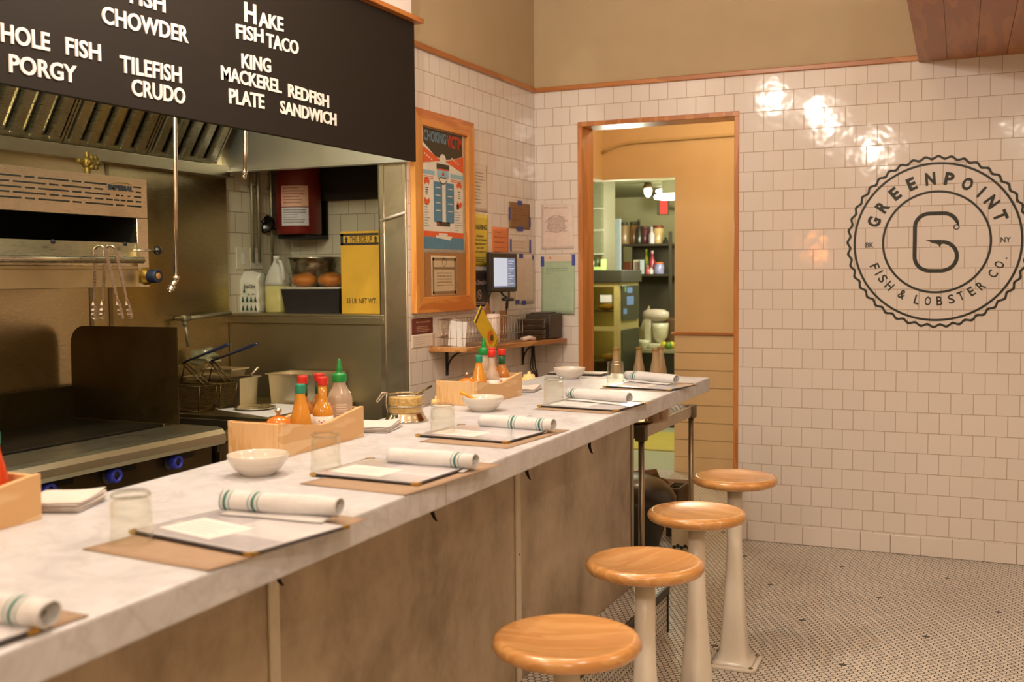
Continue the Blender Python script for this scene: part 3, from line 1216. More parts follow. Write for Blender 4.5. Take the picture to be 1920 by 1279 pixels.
def bowl_thing(label):
    t = thing('white_bowl', label, 'bowl', group='white diner bowls on the counter')
    b = MB()
    pr = [(0, 0.004), (0.030, 0.004), (0.034, 0.0), (0.038, 0.0), (0.040, 0.005), (0.052, 0.014), (0.060, 0.024), (0.0635, 0.031), (0.0655, 0.0325), (0.0660, 0.036), (0.0675, 0.038), (0.0685, 0.042), (0.0690, 0.046), (0.0683, 0.0478), (0.0665, 0.0478), (0.0648, 0.046), (0.062, 0.036), (0.055, 0.022), (0.042, 0.011), (0.020, 0.0075), (0, 0.007)]
    b.lathe(pr, 56)
    b.build('bowl_body', mat('cream china', (222, 213, 202), rough=0.18, noise=0.02, scale=8, coat=0.5), t, local=True)
    return t


def xy(px, py, dz=0.0):
    p = onz(px, py, ZT + dz)
    return (p.x, p.y)


# (nearest the camera, cut by the left edge)
c0 = xy(168, 1157)
rz0 = math.radians(-5)
placemat('kraft paper placemat cut off by the bottom left edge of the photo', (c0[0] + math.sin(rz0) * 0.38, c0[1] - math.cos(rz0) * 0.38), rz0, 0.28, 0.38, 1)
m0 = xy(75, 1190)
menu('black edged menu cut off by the bottom left corner of the photo', (m0[0] + math.sin(rz0) * 0.232, m0[1] - math.cos(rz0) * 0.232), rz0, 11)
e0 = xy(98, 1157, 0.02)
napkin_roll('rolled white napkin cut off by the left edge, beside the bottom corner menu', (e0[0] - 0.245, e0[1] - 0.005), e0, [0.8], 1)

PL = [
    ((390, 1073), -5.5, 0.285, 0.40, 'kraft paper placemat under the nearest whole menu, left of the first glass'),
    ((760, 930), -4.5, 0.275, 0.405, 'kraft paper placemat with a wavy front edge under the second whole menu'),
    ((951, 842), -4.5, 0.272, 0.372, 'kraft paper placemat under the menu level with the mustard pot'),
    ((1143, 777), -7.0, 0.285, 0.355, 'kraft paper placemat under the second menu from the counter end'),
    ((1245, 734.6), -4.5, 0.27, 0.337, 'kraft paper placemat at the far end of the counter'),
]
for k, (px, rz, w, l, lab) in enumerate(PL):
    placemat(lab, xy(*px), math.radians(rz), w, l, k + 2)
MN = [
    ((470, 1043), -9.5, 0.305, 'black edged menu nearest the camera that shows whole, two pale slips on it'),
    ((783, 910), -3.0, 0.285, 'black edged menu in front of the near condiment box, second one that shows whole'),
    ((951, 831), -6.0, 0.298, 'black edged menu beside the napkin with two stripe groups'),
    ((1158, 771), -6.0, 0.300, 'black edged menu second from the far counter end'),
    ((1256, 732.5), -11.0, 0.298, 'black edged menu farthest away, at the counter end'),
]
for k, (px, rz, w, lab) in enumerate(MN):
    menu(lab, xy(px[0], px[1], 0.004), math.radians(rz), 20 + k, w)
NR = [
    ((-1.325, 1.615), (-1.083, 1.640), [0.05, 0.30], 2, False, 'rolled napkin with stripes near its left end, behind the nearest whole menu'),
    ((-1.315, 2.205), (-1.085, 2.200), [0.80], 3, False, 'rolled napkin with stripes near its right end, behind the second whole menu'),
    ((-1.385, 2.845), (-1.145, 2.820), [0.47, 0.84], 4, True, 'rolled napkin with two stripe groups and woven letters between them'),
    ((-1.395, 3.575), (-1.140, 3.490), [0.10], 5, False, 'rolled napkin striped at its left end, second from the counter end'),
    ((-1.420, 4.305), (-1.170, 4.180), [0.20], 6, False, 'rolled napkin farthest away, at the counter end below the carafes'),
]
for a, c, s_, sd, wr, lab in NR:
    napkin_roll(lab, a, c, s_, sd, wr, 0.0084 if sd in (2, 5, 6) else 0.0022)
tb = tumbler()
tb.location = (-1.335, 1.385, ZT + 0.002)
tb['label'] = 'upturned water glass nearest the camera, beside the stack of paper napkins'
for x, y, lab in ((-1.417, 2.085, 'upturned water glass in front of the near condiment box'),
                  (-1.432, 2.690, 'upturned water glass in front of the mustard pot and yellow squeeze cap'),
                  (-1.425, 3.505, 'upturned water glass in front of the far condiment box end'),
                  (-1.452, 4.250, 'upturned water glass farthest away, in front of a carafe')):
    dup(tb, (x, y, ZT + 0.003), 0.3, lab)
bw = bowl_thing('cream white bowl nearest the camera, left of the near condiment box')
bw.location = (-1.532, 1.985, ZT)
b2_ = dup(bw, (-1.560, 3.215, ZT), 0, 'cream white bowl holding an amber spoon in front of the far condiment box')
dup(bw, (-1.70, 4.365, ZT), 0, 'cream white bowl farthest away, near the door frame')
b = MB()
q = (-1.600, 3.205, ZT + 0.040)
b.tube([(q[0] + 0.045, q[1] + 0.01, q[2] - 0.024), (q[0] + 0.02, q[1], q[2] - 0.006), (q[0] - 0.012, q[1] - 0.012, q[2] + 0.015), (q[0] - 0.03, q[1] - 0.02, q[2] + 0.022)], [0.008, 0.006, 0.006, 0.007], 10)
solo('amber_spoon', b, mat('amber plastic', (232, 160, 40), rough=0.3, coat=0.4), 'short amber plastic spoon leaning in a white bowl', 'spoon')

# paper napkin stacks


def napkin_stack(label, cx, cy, rz, n, w, l, seed):
    rnd = random.Random(seed)
    b = MB()
    z = ZT + 0.0002
    for k in range(n):
        th = 0.0034
        vs = []
        nu, nv = 10, 10
        m = T_((cx + rnd.uniform(-0.003, 0.003), cy + rnd.uniform(-0.003, 0.003), 0)) @ RZ(rz + rnd.uniform(-0.05, 0.05))
        for lay in (0, 1):
            for i in range(nu + 1):
                for j in range(nv + 1):
                    u, v = i / nu - 0.5, j / nv - 0.5
                    lift = 0.010 * max(0, u + v - 0.35) + 0.0012 * math.sin(7 * u + 5 * v + seed) * (k / n)
                    edge = 0.0010 if max(abs(u), abs(v)) > 0.48 else 0
                    vs.append((u * w, v * l, z + (th - 0.0002 - edge if lay else edge) + lift * (k + 1) / n + 0.0012))
        fs = []
        o = (nu + 1) * (nv + 1)
        for i in range(nu):
            for j in range(nv):
                a = i * (nv + 1) + j
                fs.append((a, a + nv + 1, a + nv + 2, a + 1)[::-1])
                fs.append((o + a, o + a + nv + 1, o + a + nv + 2, o + a + 1))
        for i in range(nu):
            for a in (i * (nv + 1), i * (nv + 1) + nv):
                fs.append((a, a + nv + 1, o + a + nv + 1, o + a))
        for j in range(nv):
            for a in (j, nu * (nv + 1) + j):
                fs.append((a, a + 1, o + a + 1, o + a))
        b.add(vs, fs, 0, True, m)
        z += th
    return solo('paper_napkin_stack', b, mat('soft paper napkin', (222, 213, 208), rough=0.9, noise=0.03, scale=70, bump=0.15), label, 'napkins', 'stacks of paper napkins beside the condiment boxes')


napkin_stack('thick stack of white paper napkins beside the box at the left edge', -1.675, 1.555, 0.35, 6, 0.125, 0.125, 1)
napkin_stack('stack of white paper napkins between the near box and the mustard pot', -1.665, 2.705, 0.25, 5, 0.12, 0.15, 2)
napkin_stack('small stack of white paper napkins at the right end of the far box', -1.685, 3.84, 0.2, 4, 0.11, 0.15, 3)

# ------------------------------------------------------------------ condiment boxes and bottles
tealcap = mat('teal cap plastic', (42, 140, 116), rough=0.35)
redcap = mat('red cap plastic', (206, 48, 36), rough=0.35)
greencap = mat('bright green cap plastic', (24, 140, 62), rough=0.35)
orange_sauce = mat('orange hot sauce', (210, 144, 50), rough=0.12, noise=0.12, scale=25, coat=0.6)
red_sauce = mat('red hot sauce', (206, 66, 22), rough=0.12, noise=0.1, scale=25, coat=0.6)
brown_sauce = mat('brown orange hot sauce', (178, 112, 48), rough=0.12, noise=0.2, scale=30, coat=0.6)
labelm = mat('white bottle label', (236, 226, 216), rough=0.45)
redink = mat('red ink', (196, 52, 40), rough=0.5)
greenwrap = mat('dark green neck wrap', (36, 92, 58), rough=0.4)


def condiment_box(label, fx, y0, l, dep, rz=0.0):
    t = thing('condiment_box', label, 'box', (fx - dep / 2, y0, ZT), rz, 'pale wooden condiment boxes on the counter')
    prof = [(0, 0.0), (l, 0.0), (l, 0.086), (l * 0.94, 0.084), (l * 0.80, 0.0765), (l * 0.62, 0.066), (l * 0.54, 0.0615), (l * 0.46, 0.0605), (l * 0.30, 0.0680), (l * 0.15, 0.0775), (l * 0.04, 0.085), (0, 0.086)]
    my = Matrix(((0, 0, 1, 0), (1, 0, 0, 0), (0, 1, 0, 0), (0, 0, 0, 1)))       # local (u,v,h) -> (h,u,v)
    b = MB()
    b.prism(prof, dep / 2 - 0.012, dep / 2, my, bev=0.0012)
    b.build('front_board', boxwood, t, local=True)
    b = MB()
    b.prism(prof, -dep / 2, -dep / 2 + 0.012, my, bev=0.0012)
    b.build('back_board', boxwood, t, local=True)
    endm = wood('pale box end wood', (230, 192, 142), (214, 166, 110), 'Z', scale=2.5, rough=0.5, coat=0.05, ring=7)
    for yy0 in (0.0005, l - 0.0125):
        b = MB()
        b.box(-dep / 2 + 0.0121, dep / 2 - 0.0121, yy0, yy0 + 0.012, 0.0, 0.0835, bev=0.001, seg=1)
        b.build('end_board', endm, t, local=True)
    b = MB()
    b.box(-dep / 2 + 0.0121, dep / 2 - 0.0121, 0.0126, l - 0.0126, 0.002, 0.010)
    b.build('floor_board', boxwood, t, local=True)
    return t


condiment_box('pale wooden condiment box cut off by the left edge', -1.622, 1.07, 0.388, 0.165)
condiment_box('near pale wooden condiment box holding a mostly empty green capped squeeze bottle', -1.612, 2.185, 0.388, 0.165, 0.02)
condiment_box('far pale wooden condiment box in front of the poster wall', -1.629, 3.315, 0.38, 0.16)


def place(t, x, y, z):
    t.location = (x, y, z)
    return t


ZB = ZT + 0.0102
BG = 'sauce bottles in the condiment boxes'


def cone_bottle(label, sauce):
    t = thing('hot_sauce_bottle', label, 'bottle', group=BG)
    b = MB()
    b.lathe([(0, 0), (0.031, 0), (0.0335, 0.003), (0.0335, 0.028), (0.031, 0.045), (0.0255, 0.07), (0.019, 0.098), (0.0135, 0.118), (0.0118, 0.130), (0.0118, 0.136), (0, 0.136)], 32)
    b.build('bottle_body', sauce, t, local=True)
    b = MB()
    b.lathe([(0.0, 0.132), (0.0128, 0.132), (0.0134, 0.134), (0.0134, 0.153), (0.0125, 0.1565), (0, 0.1565)], 24)
    b.build('cap', tealcap, t, local=True)
    return t


def neck_bottle(label, sauce, letters=True, wrap=True):
    t = thing('hot_sauce_bottle', label, 'bottle', group=BG)
    b = MB()
    b.lathe([(0, 0), (0.025, 0), (0.0275, 0.003), (0.0275, 0.068), (0.0265, 0.078), (0.0215, 0.090), (0.0145, 0.102), (0.0118, 0.115), (0.0118, 0.148), (0, 0.148)], 32)
    b.build('bottle_body', sauce, t, local=True)
    b = MB()
    b.lathe([(0.0278, 0.018), (0.0280, 0.018), (0.0280, 0.064), (0.0278, 0.064)], 32)
    lb = b.build('label_band', labelm, t, local=True)
    if letters:
        b = MB()
        vs, fs = glyphs('Ta', 0.02)
        wtx = max(v[0] for v in vs)
        hh = max(v[1] for v in vs)
        out = []
        for vx, vy in vs:
            an = math.radians(-52) + (vx / wtx - 0.5) * 0.9
            out.append((0.0284 * math.cos(an), 0.0284 * math.sin(an), 0.032 + vy / hh * 0.022))
        b.add(out, fs)
        b.build('label_letters', redink, lb, local=True, recalc=False)
    if wrap:
        b = MB()
        b.lathe([(0.0119, 0.112), (0.0126, 0.112), (0.0124, 0.146), (0.0119, 0.146)], 24)
        b.build('neck_wrap', greenwrap, t, local=True)
    b = MB()
    b.lathe([(0, 0.146), (0.0138, 0.146), (0.0145, 0.148), (0.0145, 0.165), (0.0135, 0.1685), (0, 0.1685)], 24)
    b.build('cap', redcap, t, local=True)
    return t


def cloudy_plastic(name='cloudy clear plastic', rgb=(226, 206, 186), amount=0.5):
    m, nt, b = base_mat(name)
    out = nt.nodes['Material Output']
    tr = N(nt, 'ShaderNodeBsdfTransparent')
    tr.inputs[0].default_value = lin((250, 240, 230))
    mx = N(nt, 'ShaderNodeMixShader')
    mx.inputs[0].default_value = amount
    b.inputs['Base Color'].default_value = lin(rgb)
    b.inputs['Roughness'].default_value = 0.15
    b.inputs['Coat Weight'].default_value = 0.6
    nt.links.new(tr.outputs[0], mx.inputs[1])
    nt.links.new(b.outputs[0], mx.inputs[2])
    nt.links.new(mx.outputs[0], out.inputs[0])
    return m


cloudy = cloudy_plastic()


def squeeze_bottle(label, fill):
    t = thing('chili_sauce_bottle', label, 'bottle', group=BG)
    b = MB()
    b.lathe([(0, 0), (0.030, 0), (0.033, 0.003), (0.0335, 0.02), (0.0325, 0.05), (0.0345, 0.085), (0.0345, 0.100), (0.030, 0.117), (0.0205, 0.131), (0.0170, 0.142), (0.0170, 0.150)], 36)
    b.build('bottle_body', cloudy, t, local=True)
    b = MB()
    b.lathe([(0, 0.003), (0.0305, 0.003), (0.0318, 0.02), (0.0310, fill * 0.8), (0.028, fill), (0, fill)], 28)
    b.build('sauce_left', red_sauce, t, local=True)
    b = MB()
    for k in range(9):
        zz = 0.034 + k * 0.0065
        a0, a1 = math.radians(-75), math.radians(-25)
        vs = []
        for i in range(7):
            a = a0 + (a1 - a0) * i / 6
            vs += [(0.0352 * math.cos(a), 0.0352 * math.sin(a), zz), (0.0352 * math.cos(a), 0.0352 * math.sin(a), zz + 0.0022)]
        b.add(vs, [(2 * i, 2 * i + 2, 2 * i + 3, 2 * i + 1) for i in range(6)])
    b.build('printed_text', labelm, t, local=True, recalc=False)
    b = MB()
    b.lathe([(0, 0.147), (0.0188, 0.147), (0.0198, 0.149), (0.0198, 0.167), (0.018, 0.170), (0.009, 0.172), (0.0075, 0.178), (0.0085, 0.182), (0.0068, 0.187), (0.0045, 0.205), (0.0028, 0.2105), (0, 0.2105)], 24)
    b.build('nozzle_cap', greencap, t, local=True)
    return t


def relish_jar(label, knob=True):
    t = thing('relish_jar', label, 'jar', group='small orange relish jars in the condiment boxes')
    b = MB()
    b.lathe([(0, 0), (0.028, 0), (0.031, 0.004), (0.032, 0.05), (0.033, 0.060), (0.027, 0.072), (0.012, 0.080), (0, 0.081)], 32)
    b.build('jar_body', mat('orange relish', (222, 120, 30), rough=0.15, noise=0.15, scale=30, coat=0.6), t, local=True)
    b = MB()
    b.lathe([(0, 0.079), (0.006, 0.080), (0.004, 0.086), (0.008, 0.091), (0.0085, 0.096), (0.005, 0.1005), (0, 0.101)], 20)
    b.build('lid_knob', MATS.get('bright steel'), t, local=True)
    return t


place(cone_bottle('teal capped bottle of red hot sauce in the box at the left edge', red_sauce), -1.69, 1.412, ZB)
place(relish_jar('orange relish jar with wire topped lid in the near condiment box'), -1.69, 2.277, ZB)
place(cone_bottle('teal capped orange sauce bottle in the near condiment box', orange_sauce), -1.675, 2.354, ZB)
place(neck_bottle('red capped sauce bottle right behind the teal capped one in the near box', brown_sauce, False), -1.735, 2.450, ZB)
place(neck_bottle('red capped sauce bottle with white label at the front of the near box', orange_sauce, True, False), -1.663, 2.438, ZB)
place(neck_bottle('red capped sauce bottle half hidden behind the labelled one in the near box', brown_sauce, False), -1.734, 2.528, ZB)
place(squeeze_bottle('clear squeeze bottle with bright green nozzle cap in the near box', 0.03), -1.663, 2.521, ZB)
place(relish_jar('orange relish jar with knob lid in the far condiment box'), -1.70, 3.375, ZB)
place(cone_bottle('teal capped orange sauce bottle in the far condiment box', orange_sauce), -1.682, 3.436, ZB)
place(squeeze_bottle('squeeze bottle with green nozzle cap in the far condiment box', 0.085), -1.735, 3.585, ZB)
place(neck_bottle('red capped bottle in the middle of the far condiment box', cloudy, False, False), -1.668, 3.515, ZB)
place(neck_bottle('red capped bottle with green neck wrap at the front of the far box', brown_sauce, True), -1.670, 3.606, ZB)
place(neck_bottle('red capped bottle with green neck wrap behind its twin in the far box', orange_sauce, True), -1.733, 3.652, ZB)

# mustard pot
t = thing('mustard_pot', 'round glass mustard pot on a flared chrome stand with spoon and wire clip', 'pot', (-1.672, 2.90, ZT))
chrome = mat('polished chrome', (214, 206, 190), rough=0.12, metal=1, noise=0.02)
b = MB()
b.lathe([(0, 0.0), (0.066, 0.0), (0.068, 0.003), (0.064, 0.008), (0.058, 0.018), (0.054, 0.026), (0.052, 0.028), (0, 0.028)], 40)
b.build('stand', chrome, t, local=True)
b = MB()
b.lathe([(0, 0.0285), (0.050, 0.0285), (0.0515, 0.031), (0.0515, 0.074), (0.049, 0.076), (0, 0.076)], 40)
b.build('mustard_fill', mat('grainy mustard', (206, 172, 108), rough=0.5, noise=0.3, scale=120), t, local=True)
b = MB()
b.lathe([(0.0522, 0.028), (0.0535, 0.030), (0.0535, 0.082), (0.0525, 0.084), (0.0518, 0.084)], 40)
b.build('glass_wall', glass, t, local=True)
for zz in (0.050, 0.0835):
    b = MB()
    b.tube([(0.0545 * math.cos(a), 0.0545 * math.sin(a), zz) for a in [2 * math.pi * k / 40 for k in range(40)]], 0.0026, 8, closed=True)
    b.build('rim_band', chrome, t, local=True)
b = MB()
b.tube([(-0.052, -0.02, 0.028), (-0.058, -0.022, 0.055), (-0.055, -0.02, 0.086), (-0.063, -0.024, 0.082), (-0.085, -0.03, 0.058), (-0.089, -0.03, 0.060), (-0.072, -0.02, 0.088), (-0.056, -0.012, 0.087)], 0.0022, 8)
b.build('wire_clip', chrome, t, local=True)
b = MB()
b.tube([(0.0, 0.0, 0.070), (0.03, 0.03, 0.086), (0.058, 0.062, 0.105)], [0.004, 0.003, 0.004], 8)
b.build('spoon_handle', mat('dark spoon steel', (130, 112, 80), rough=0.3, metal=1), t, local=True)

# squeeze bottles standing on the shelf behind the counter, only their caps showing
yel = mat('pale yellow squeeze plastic', (240, 206, 140), rough=0.4, noise=0.03)


def squeeze(label, px, py):
    P = onx(px, py, -1.90)
    t = thing('squeeze_bottle', label, 'bottle', (-1.90, P.y, 0.90), group='pale yellow squeeze bottles behind the counter')
    h = P.z - 0.90
    b = MB()
    b.lathe([(0, 0), (0.034, 0), (0.037, 0.004), (0.037, h - 0.075), (0.034, h - 0.062), (0, h - 0.060)], 28)
    b.build('bottle_body', yel, t, local=True)
    b = MB()
    b.lathe([(0.0, h - 0.0605), (0.037, h - 0.0605), (0.039, h - 0.056), (0.039, h - 0.032), (0.037, h - 0.029), (0.026, h - 0.028), (0.025, h - 0.016), (0.022, h - 0.014), (0.008, h - 0.013), (0.006, h - 0.001), (0, h)], 28)
    b.build('nozzle_cap', yel, t, local=True)


squeeze('yellow nozzle cap of a squeeze bottle just left of the far condiment box', 828, 735)
squeeze('yellow nozzle cap of a squeeze bottle right of the far condiment box', 992, 696)

# far end tray and slip
b = MB()
b.box(-1.86, -1.60, 4.50, 4.62, ZT + 0.0005, ZT + 0.009, bev=0.002)
b.box(-1.855, -1.605, 4.505, 4.615, ZT + 0.009, ZT + 0.011, 1)
solo('serving_tray', b, [mat('dark tray edge', (60, 52, 46), rough=0.4), mat('grey tray top', (186, 168, 152), rough=0.4)], 'flat grey tray with dark edge at the back of the counter end', 'tray')
P = xy(1117, 709)
b = MB()
b.box(-0.05, 0.05, -0.04, 0.04, 0.0003, 0.0012, m=T_((P[0], P[1], ZT)) @ RZ(0.2))
solo('paper_slip', b, paperm, 'white paper slip between the far bowl and the last glass', 'paper')

# ------------------------------------------------------------------ menu board over the cooking line
mb0 = (-2.49, 1.2, 2.047)
t = thing('menu_board', 'black letter board listing fish dishes in white capitals above the cooking line', 'sign', mb0, math.pi / 2)
b = MB()
b.box(0, 4.447 - 1.2, 0, 0.02, 0, 0.633, bev=0.002, seg=1)
b.build('board_panel', mat('black brown board', (33, 26, 20), rough=0.7, noise=0.05, scale=8, spec=0.3), t, local=True)
b = MB()
b.box(0, 4.482 - 1.2, -0.035, 0.02, 0.634, 0.656, bev=0.003)
b.build('top_ledge', wood('orange ledge wood', (206, 128, 58), (158, 88, 34), 'X', rough=0.4), t, local=True)
lettering = mat('white board letters', (238, 228, 220), rough=0.45, noise=0.02)


def dish(name, words):
    for w, xl, yl, xr, yr, h in words:
        b = MB()
        A, B, Cc = onx(xl, yl, -2.495), onx(xr, yr, -2.495), onx(xl, yl - h, -2.495)
        x0, x1 = A.y - mb0[1], B.y - mb0[1]
        z0 = A.z - mb0[2]
        b.text(w, x0, x1, z0, z0 + (Cc.z - A.z), -0.004, bold=0.022, depth=0.004, shear=(B.z - A.z) / (x1 - x0))
        b.build(name, lettering, t, local=True)


dish('dish_lettering', [('FISH', 240, 6, 307, 25, 33), ('CHOWDER', 188, 44.5, 350, 82, 34)])
dish('dish_lettering', [('WHOLE', -46, 70, 90, 97, 37), ('FISH', 120, 102.5, 186, 116, 33.5), ('PORGY', 14, 136, 141, 157, 35)])
dish('dish_lettering', [('TILEFISH', 222, 136, 337.5, 156.5, 33), ('CRUDO', 244, 179.5, 344.5, 196.5, 32)])
dish('dish_lettering', [('H', 456, 41, 477.5, 46.5, 37.5), ('AKE', 482.5, 50, 528.5, 60, 27.5), ('FISH', 440, 72.5, 491, 81.5, 27.5), ('TACO', 497, 89, 557, 103.5, 27)])
dish('dish_lettering', [('KING', 450.5, 128, 505, 137.5, 28), ('MACKEREL', 412, 150, 525, 176, 27.5), ('PLATE', 427, 194, 493, 204.5, 28)])
dish('dish_lettering', [('REDFISH', 538, 182, 614, 203, 25), ('SANDWICH', 523, 213, 628, 236.5, 25)])

# ------------------------------------------------------------------ exhaust hood
t = thing('exhaust_hood', 'stainless exhaust hood with slanted baffle filters behind the menu board', 'hood', (-3.1, 2.4, 2.03))
hoodsteel = steel('hood filter steel', (172, 166, 146), rough=0.27, dirt=0.3, dirtrgb=(110, 96, 60), dscale=4)
greysteel = steel('hood end steel', (226, 226, 220), rough=0.36, dirt=0.2, dirtrgb=(150, 150, 130), dscale=3)
FA, FB = Vector((-3.655, 0, 2.095)), Vector((-3.315, 0, 2.655))
sv = (FB - FA).normalized()
nv = Vector((sv.z, 0, -sv.x))
FL = (FB - FA).length
ye = 4.455
for k in range(6):
    y1, y0 = ye - 0.5 * k, ye - 0.5 * k - 0.494
    m = Matrix(((0, sv.x, nv.x, FA.x), (1, 0, 0, y0), (0, sv.z, nv.z, FA.z), (0, 0, 0, 1)))
    b = MB()
    b.box(0, 0.494, 0, FL, -0.03, -0.026, m=m)
    b.box(0, 0.494, 0, 0.022, -0.026, 0.0, m=m)
    b.box(0, 0.494, FL - 0.022, FL, -0.026, 0.0, m=m)
    b.box(0, 0.012, 0.022, FL - 0.022, -0.026, 0.0, m=m)
    b.box(0.482, 0.494, 0.022, FL - 0.022, -0.026, 0.0, m=m)
    for j in range(5):
        c = 0.0494 + j * 0.0988
        pr = [(c - 0.028, -0.018), (c - 0.022, -0.018), (c - 0.017, 0.002), (c + 0.017, 0.002), (c + 0.022, -0.018), (c + 0.028, -0.018), (c + 0.022, 0.007), (c - 0.022, 0.007)]
        mm = m @ Matrix(((1, 0, 0, 0), (0, 0, 1, 0), (0, 1, 0, 0), (0, 0, 0, 1)))
        b.prism(pr, 0.012, FL - 0.012, mm)
    b.build('baffle_filter', hoodsteel, t)
b = MB()
b.box(KX + 0.001, -3.628, -1.5, 4.528, 2.03, 2.088, bev=0.003)
b.box(-3.63, -3.60, -1.5, 4.528, 2.03, 2.034)
b.build('grease_gutter', dsteel, t)
b = MB()
b.box(KX + 0.001, -2.575, 4.529, 4.548, 2.066, 2.70)
b.box(KX + 0.001, -2.575, 4.500, 4.548, 2.056, 2.066, bev=0.002)
b.build('end_panel', greysteel, t)
b = MB()
b.box(-3.32, -2.522, -1.5, 4.440, 2.68, 2.70)
b.box(-3.32, -2.60, 4.44, 4.529, 2.68, 2.70)
b.box(-2.522, -2.513, -1.5, 4.436, 2.06, 2.70)
b.build('canopy', greysteel, t)

# fire suppression pipes with nozzles
copper = mat('dull pink copper', (196, 172, 152), rough=0.3, metal=1, noise=0.1)


def drop_pipe(label, px0, py0, px1, py1, px2, py2, x, r):
    A, B, Cn = onx(px0, py0, x), onx(px1, py1, x), onx(px2, py2, x)
    t = thing('nozzle_pipe', label, 'pipe', (A.x, A.y, B.z))
    b = MB()
    b.tube([(A.x, A.y, 2.6795), A, (A + B) / 2 + Vector((0, 0.002, 0)), B], r, 10)
    b.build('drop_tube', copper, t)
    b = MB()
    b.cyl(B + Vector((0, 0, 0.006)), B + Vector((0, 0, -0.012)), r * 1.6, 12)
    d = (Cn - B)
    b.cyl(B + Vector((0, 0, -0.008)), B + d * 0.55, r * 1.3, 12)
    b.cyl(B + d * 0.55, B + d * 0.9, r * 1.7, 6)
    b.cyl(B + d * 0.9, Cn, r * 0.9, 10)
    b.build('nozzle', chrome, t)


drop_pipe('thin copper pipe hanging from the hood to a bent nozzle right of the broiler', 328, 222, 330, 520, 318, 549, -3.05, 0.0085)
drop_pipe('short copper pipe hanging from the hood in front of its bright end panel', 460, 248, 459, 322, 457, 335, -3.0, 0.0075)

# ------------------------------------------------------------------ wall broiler
t = thing('wall_broiler', 'stainless overfired broiler with slotted front and pull out rail', 'broiler', (-3.44, 2.8, 1.48))
brs = steel('broiler front steel', (226, 212, 180), rough=0.27, dirt=0.3, dirtrgb=(170, 128, 70), dscale=2.2)
sooty = mat('sooty black', (22, 20, 12), rough=0.8, noise=0.2)
XF = -3.2
b = MB()
b.box(-3.67, XF - 0.02, 1.9, 3.455, 1.56, 1.60)
b.box(-3.67, XF - 0.02, 3.42, 3.455, 1.60, 1.9)
b.box(-3.67, XF - 0.02, 1.9, 3.455, 1.78, 1.915)
b.box(XF - 0.02, XF, 1.9, 3.462, 1.760, 1.920, bev=0.002, seg=1)
b.box(XF - 0.02, XF, 3.400, 3.462, 1.480, 1.7595, bev=0.002, seg=1)
b.build('cabinet', brs, t)
b = MB()
b.box(-3.60, XF - 0.021, 1.9, 3.405, 1.602, 1.778)
bmesh.ops.delete(b.bm, geom=[f for f in b.bm.faces if f.calc_center_median().x > XF - 0.03], context='FACES_ONLY')
b.build('oven_cavity', sooty, t, recalc=False)
b = MB()
b.hexa([(XF - 0.004, 1.9, 1.655), (-3.160, 1.9, 1.580), (-3.160, 3.36, 1.580), (XF - 0.004, 3.40, 1.657)], [(XF + 0.002, 1.9, 1.659), (-3.156, 1.9, 1.582), (-3.156, 3.36, 1.582), (XF + 0.002, 3.40, 1.659)])
b.hexa([(XF, 3.385, 1.60), (-3.045, 3.245, 1.578), (-3.045, 3.249, 1.578), (XF, 3.389, 1.60)], [(XF, 3.385, 1.657), (-3.045, 3.245, 1.590), (-3.045, 3.249, 1.590), (XF, 3.389, 1.657)])
b.build('grid_tray', brs, t)
b = MB()
b.tube([(-3.036, 1.9, 1.583), (-3.036, 3.252, 1.586)], 0.0125, 14)
b.build('pull_rail', bsteel, t)
b = MB()
b.box(-3.67, XF - 0.012, 1.9, 3.455, 1.480, 1.560, bev=0.002, seg=1)
b.box(XF - 0.012, XF - 0.002, 1.9, 3.40, 1.552, 1.566, bev=0.002)
b.build('lower_panel', steel('broiler lower steel', (204, 188, 146), rough=0.36, dirt=0.4), t)
zf = 240
SLOTS = [(500, 652, [(-90, 228), (265, 375), (412, 750), (788, 885), (920, 1165), (1450, 1538)]),
         (556, 706, [(-200, 100), (140, 497), (535, 637), (675, 995), (1030, 1125), (1480, 1538)]),
         (618, 757, [(-90, 230), (270, 377), (415, 755), (790, 887), (925, 1200), (1260, 1300), (1320, 1345), (1390, 1420), (1460, 1540)]),
         (680, 808, [(-200, 103), (140, 500), (538, 640), (678, 1000), (1035, 1127), (1160, 1230), (1245, 1300), (1315, 1370), (1385, 1450), (1480, 1540)]),
         (738, 860, [(-90, 233), (273, 382), (418, 760), (793, 890), (928, 1232), (1265, 1355), (1385, 1542)])]
k_ = 0
for ya_, yb_, segs in SLOTS:
    zrow = onx(1540 * 0.172, 240 + yb_ * 0.172, XF).z
    for s0, s1 in segs:
        pyy = 240 + (ya_ + (yb_ - ya_) * ((s0 + s1) / 2) / 1540) * 0.172
        P0, P1 = onx(s0 * 0.172, pyy, XF), onx(s1 * 0.172, pyy, XF)
        b = MB()
        b.box(XF - 0.001, XF + 0.0008, P0.y, P1.y, zrow - 0.0032, zrow + 0.0032, bev=0.0007, seg=1)
        b.build('vent_slot', sooty, t)
b = MB()
P = onx(203, 351, XF)
P2 = onx(249, 351, XF)
mm = T_((XF + 0.003, P.y, P.z - 0.004)) @ RZ(math.pi / 2)
b.text('IMPERIAL', 0, P2.y - P.y, -0.006, 0.016, 0, bold=0.05, m=mm, depth=0.003)
nm = b.build('name_plate', mat('blue black plate letters', (44, 50, 58), rough=0.3), t)
b = MB()
w_ = P2.y - P.y
crescent = [(0.01, 0.018), (w_ * 0.35, 0.026), (w_ * 0.7, 0.028), (w_ * 0.97, 0.020), (w_ * 0.7, 0.024), (w_ * 0.35, 0.022)]
b.prism([(x, z) for x, z in crescent][::-1], -0.002, 0.001, T_((XF + 0.002, P.y, P.z - 0.004)) @ RZ(math.pi / 2) @ RX(math.pi / 2))
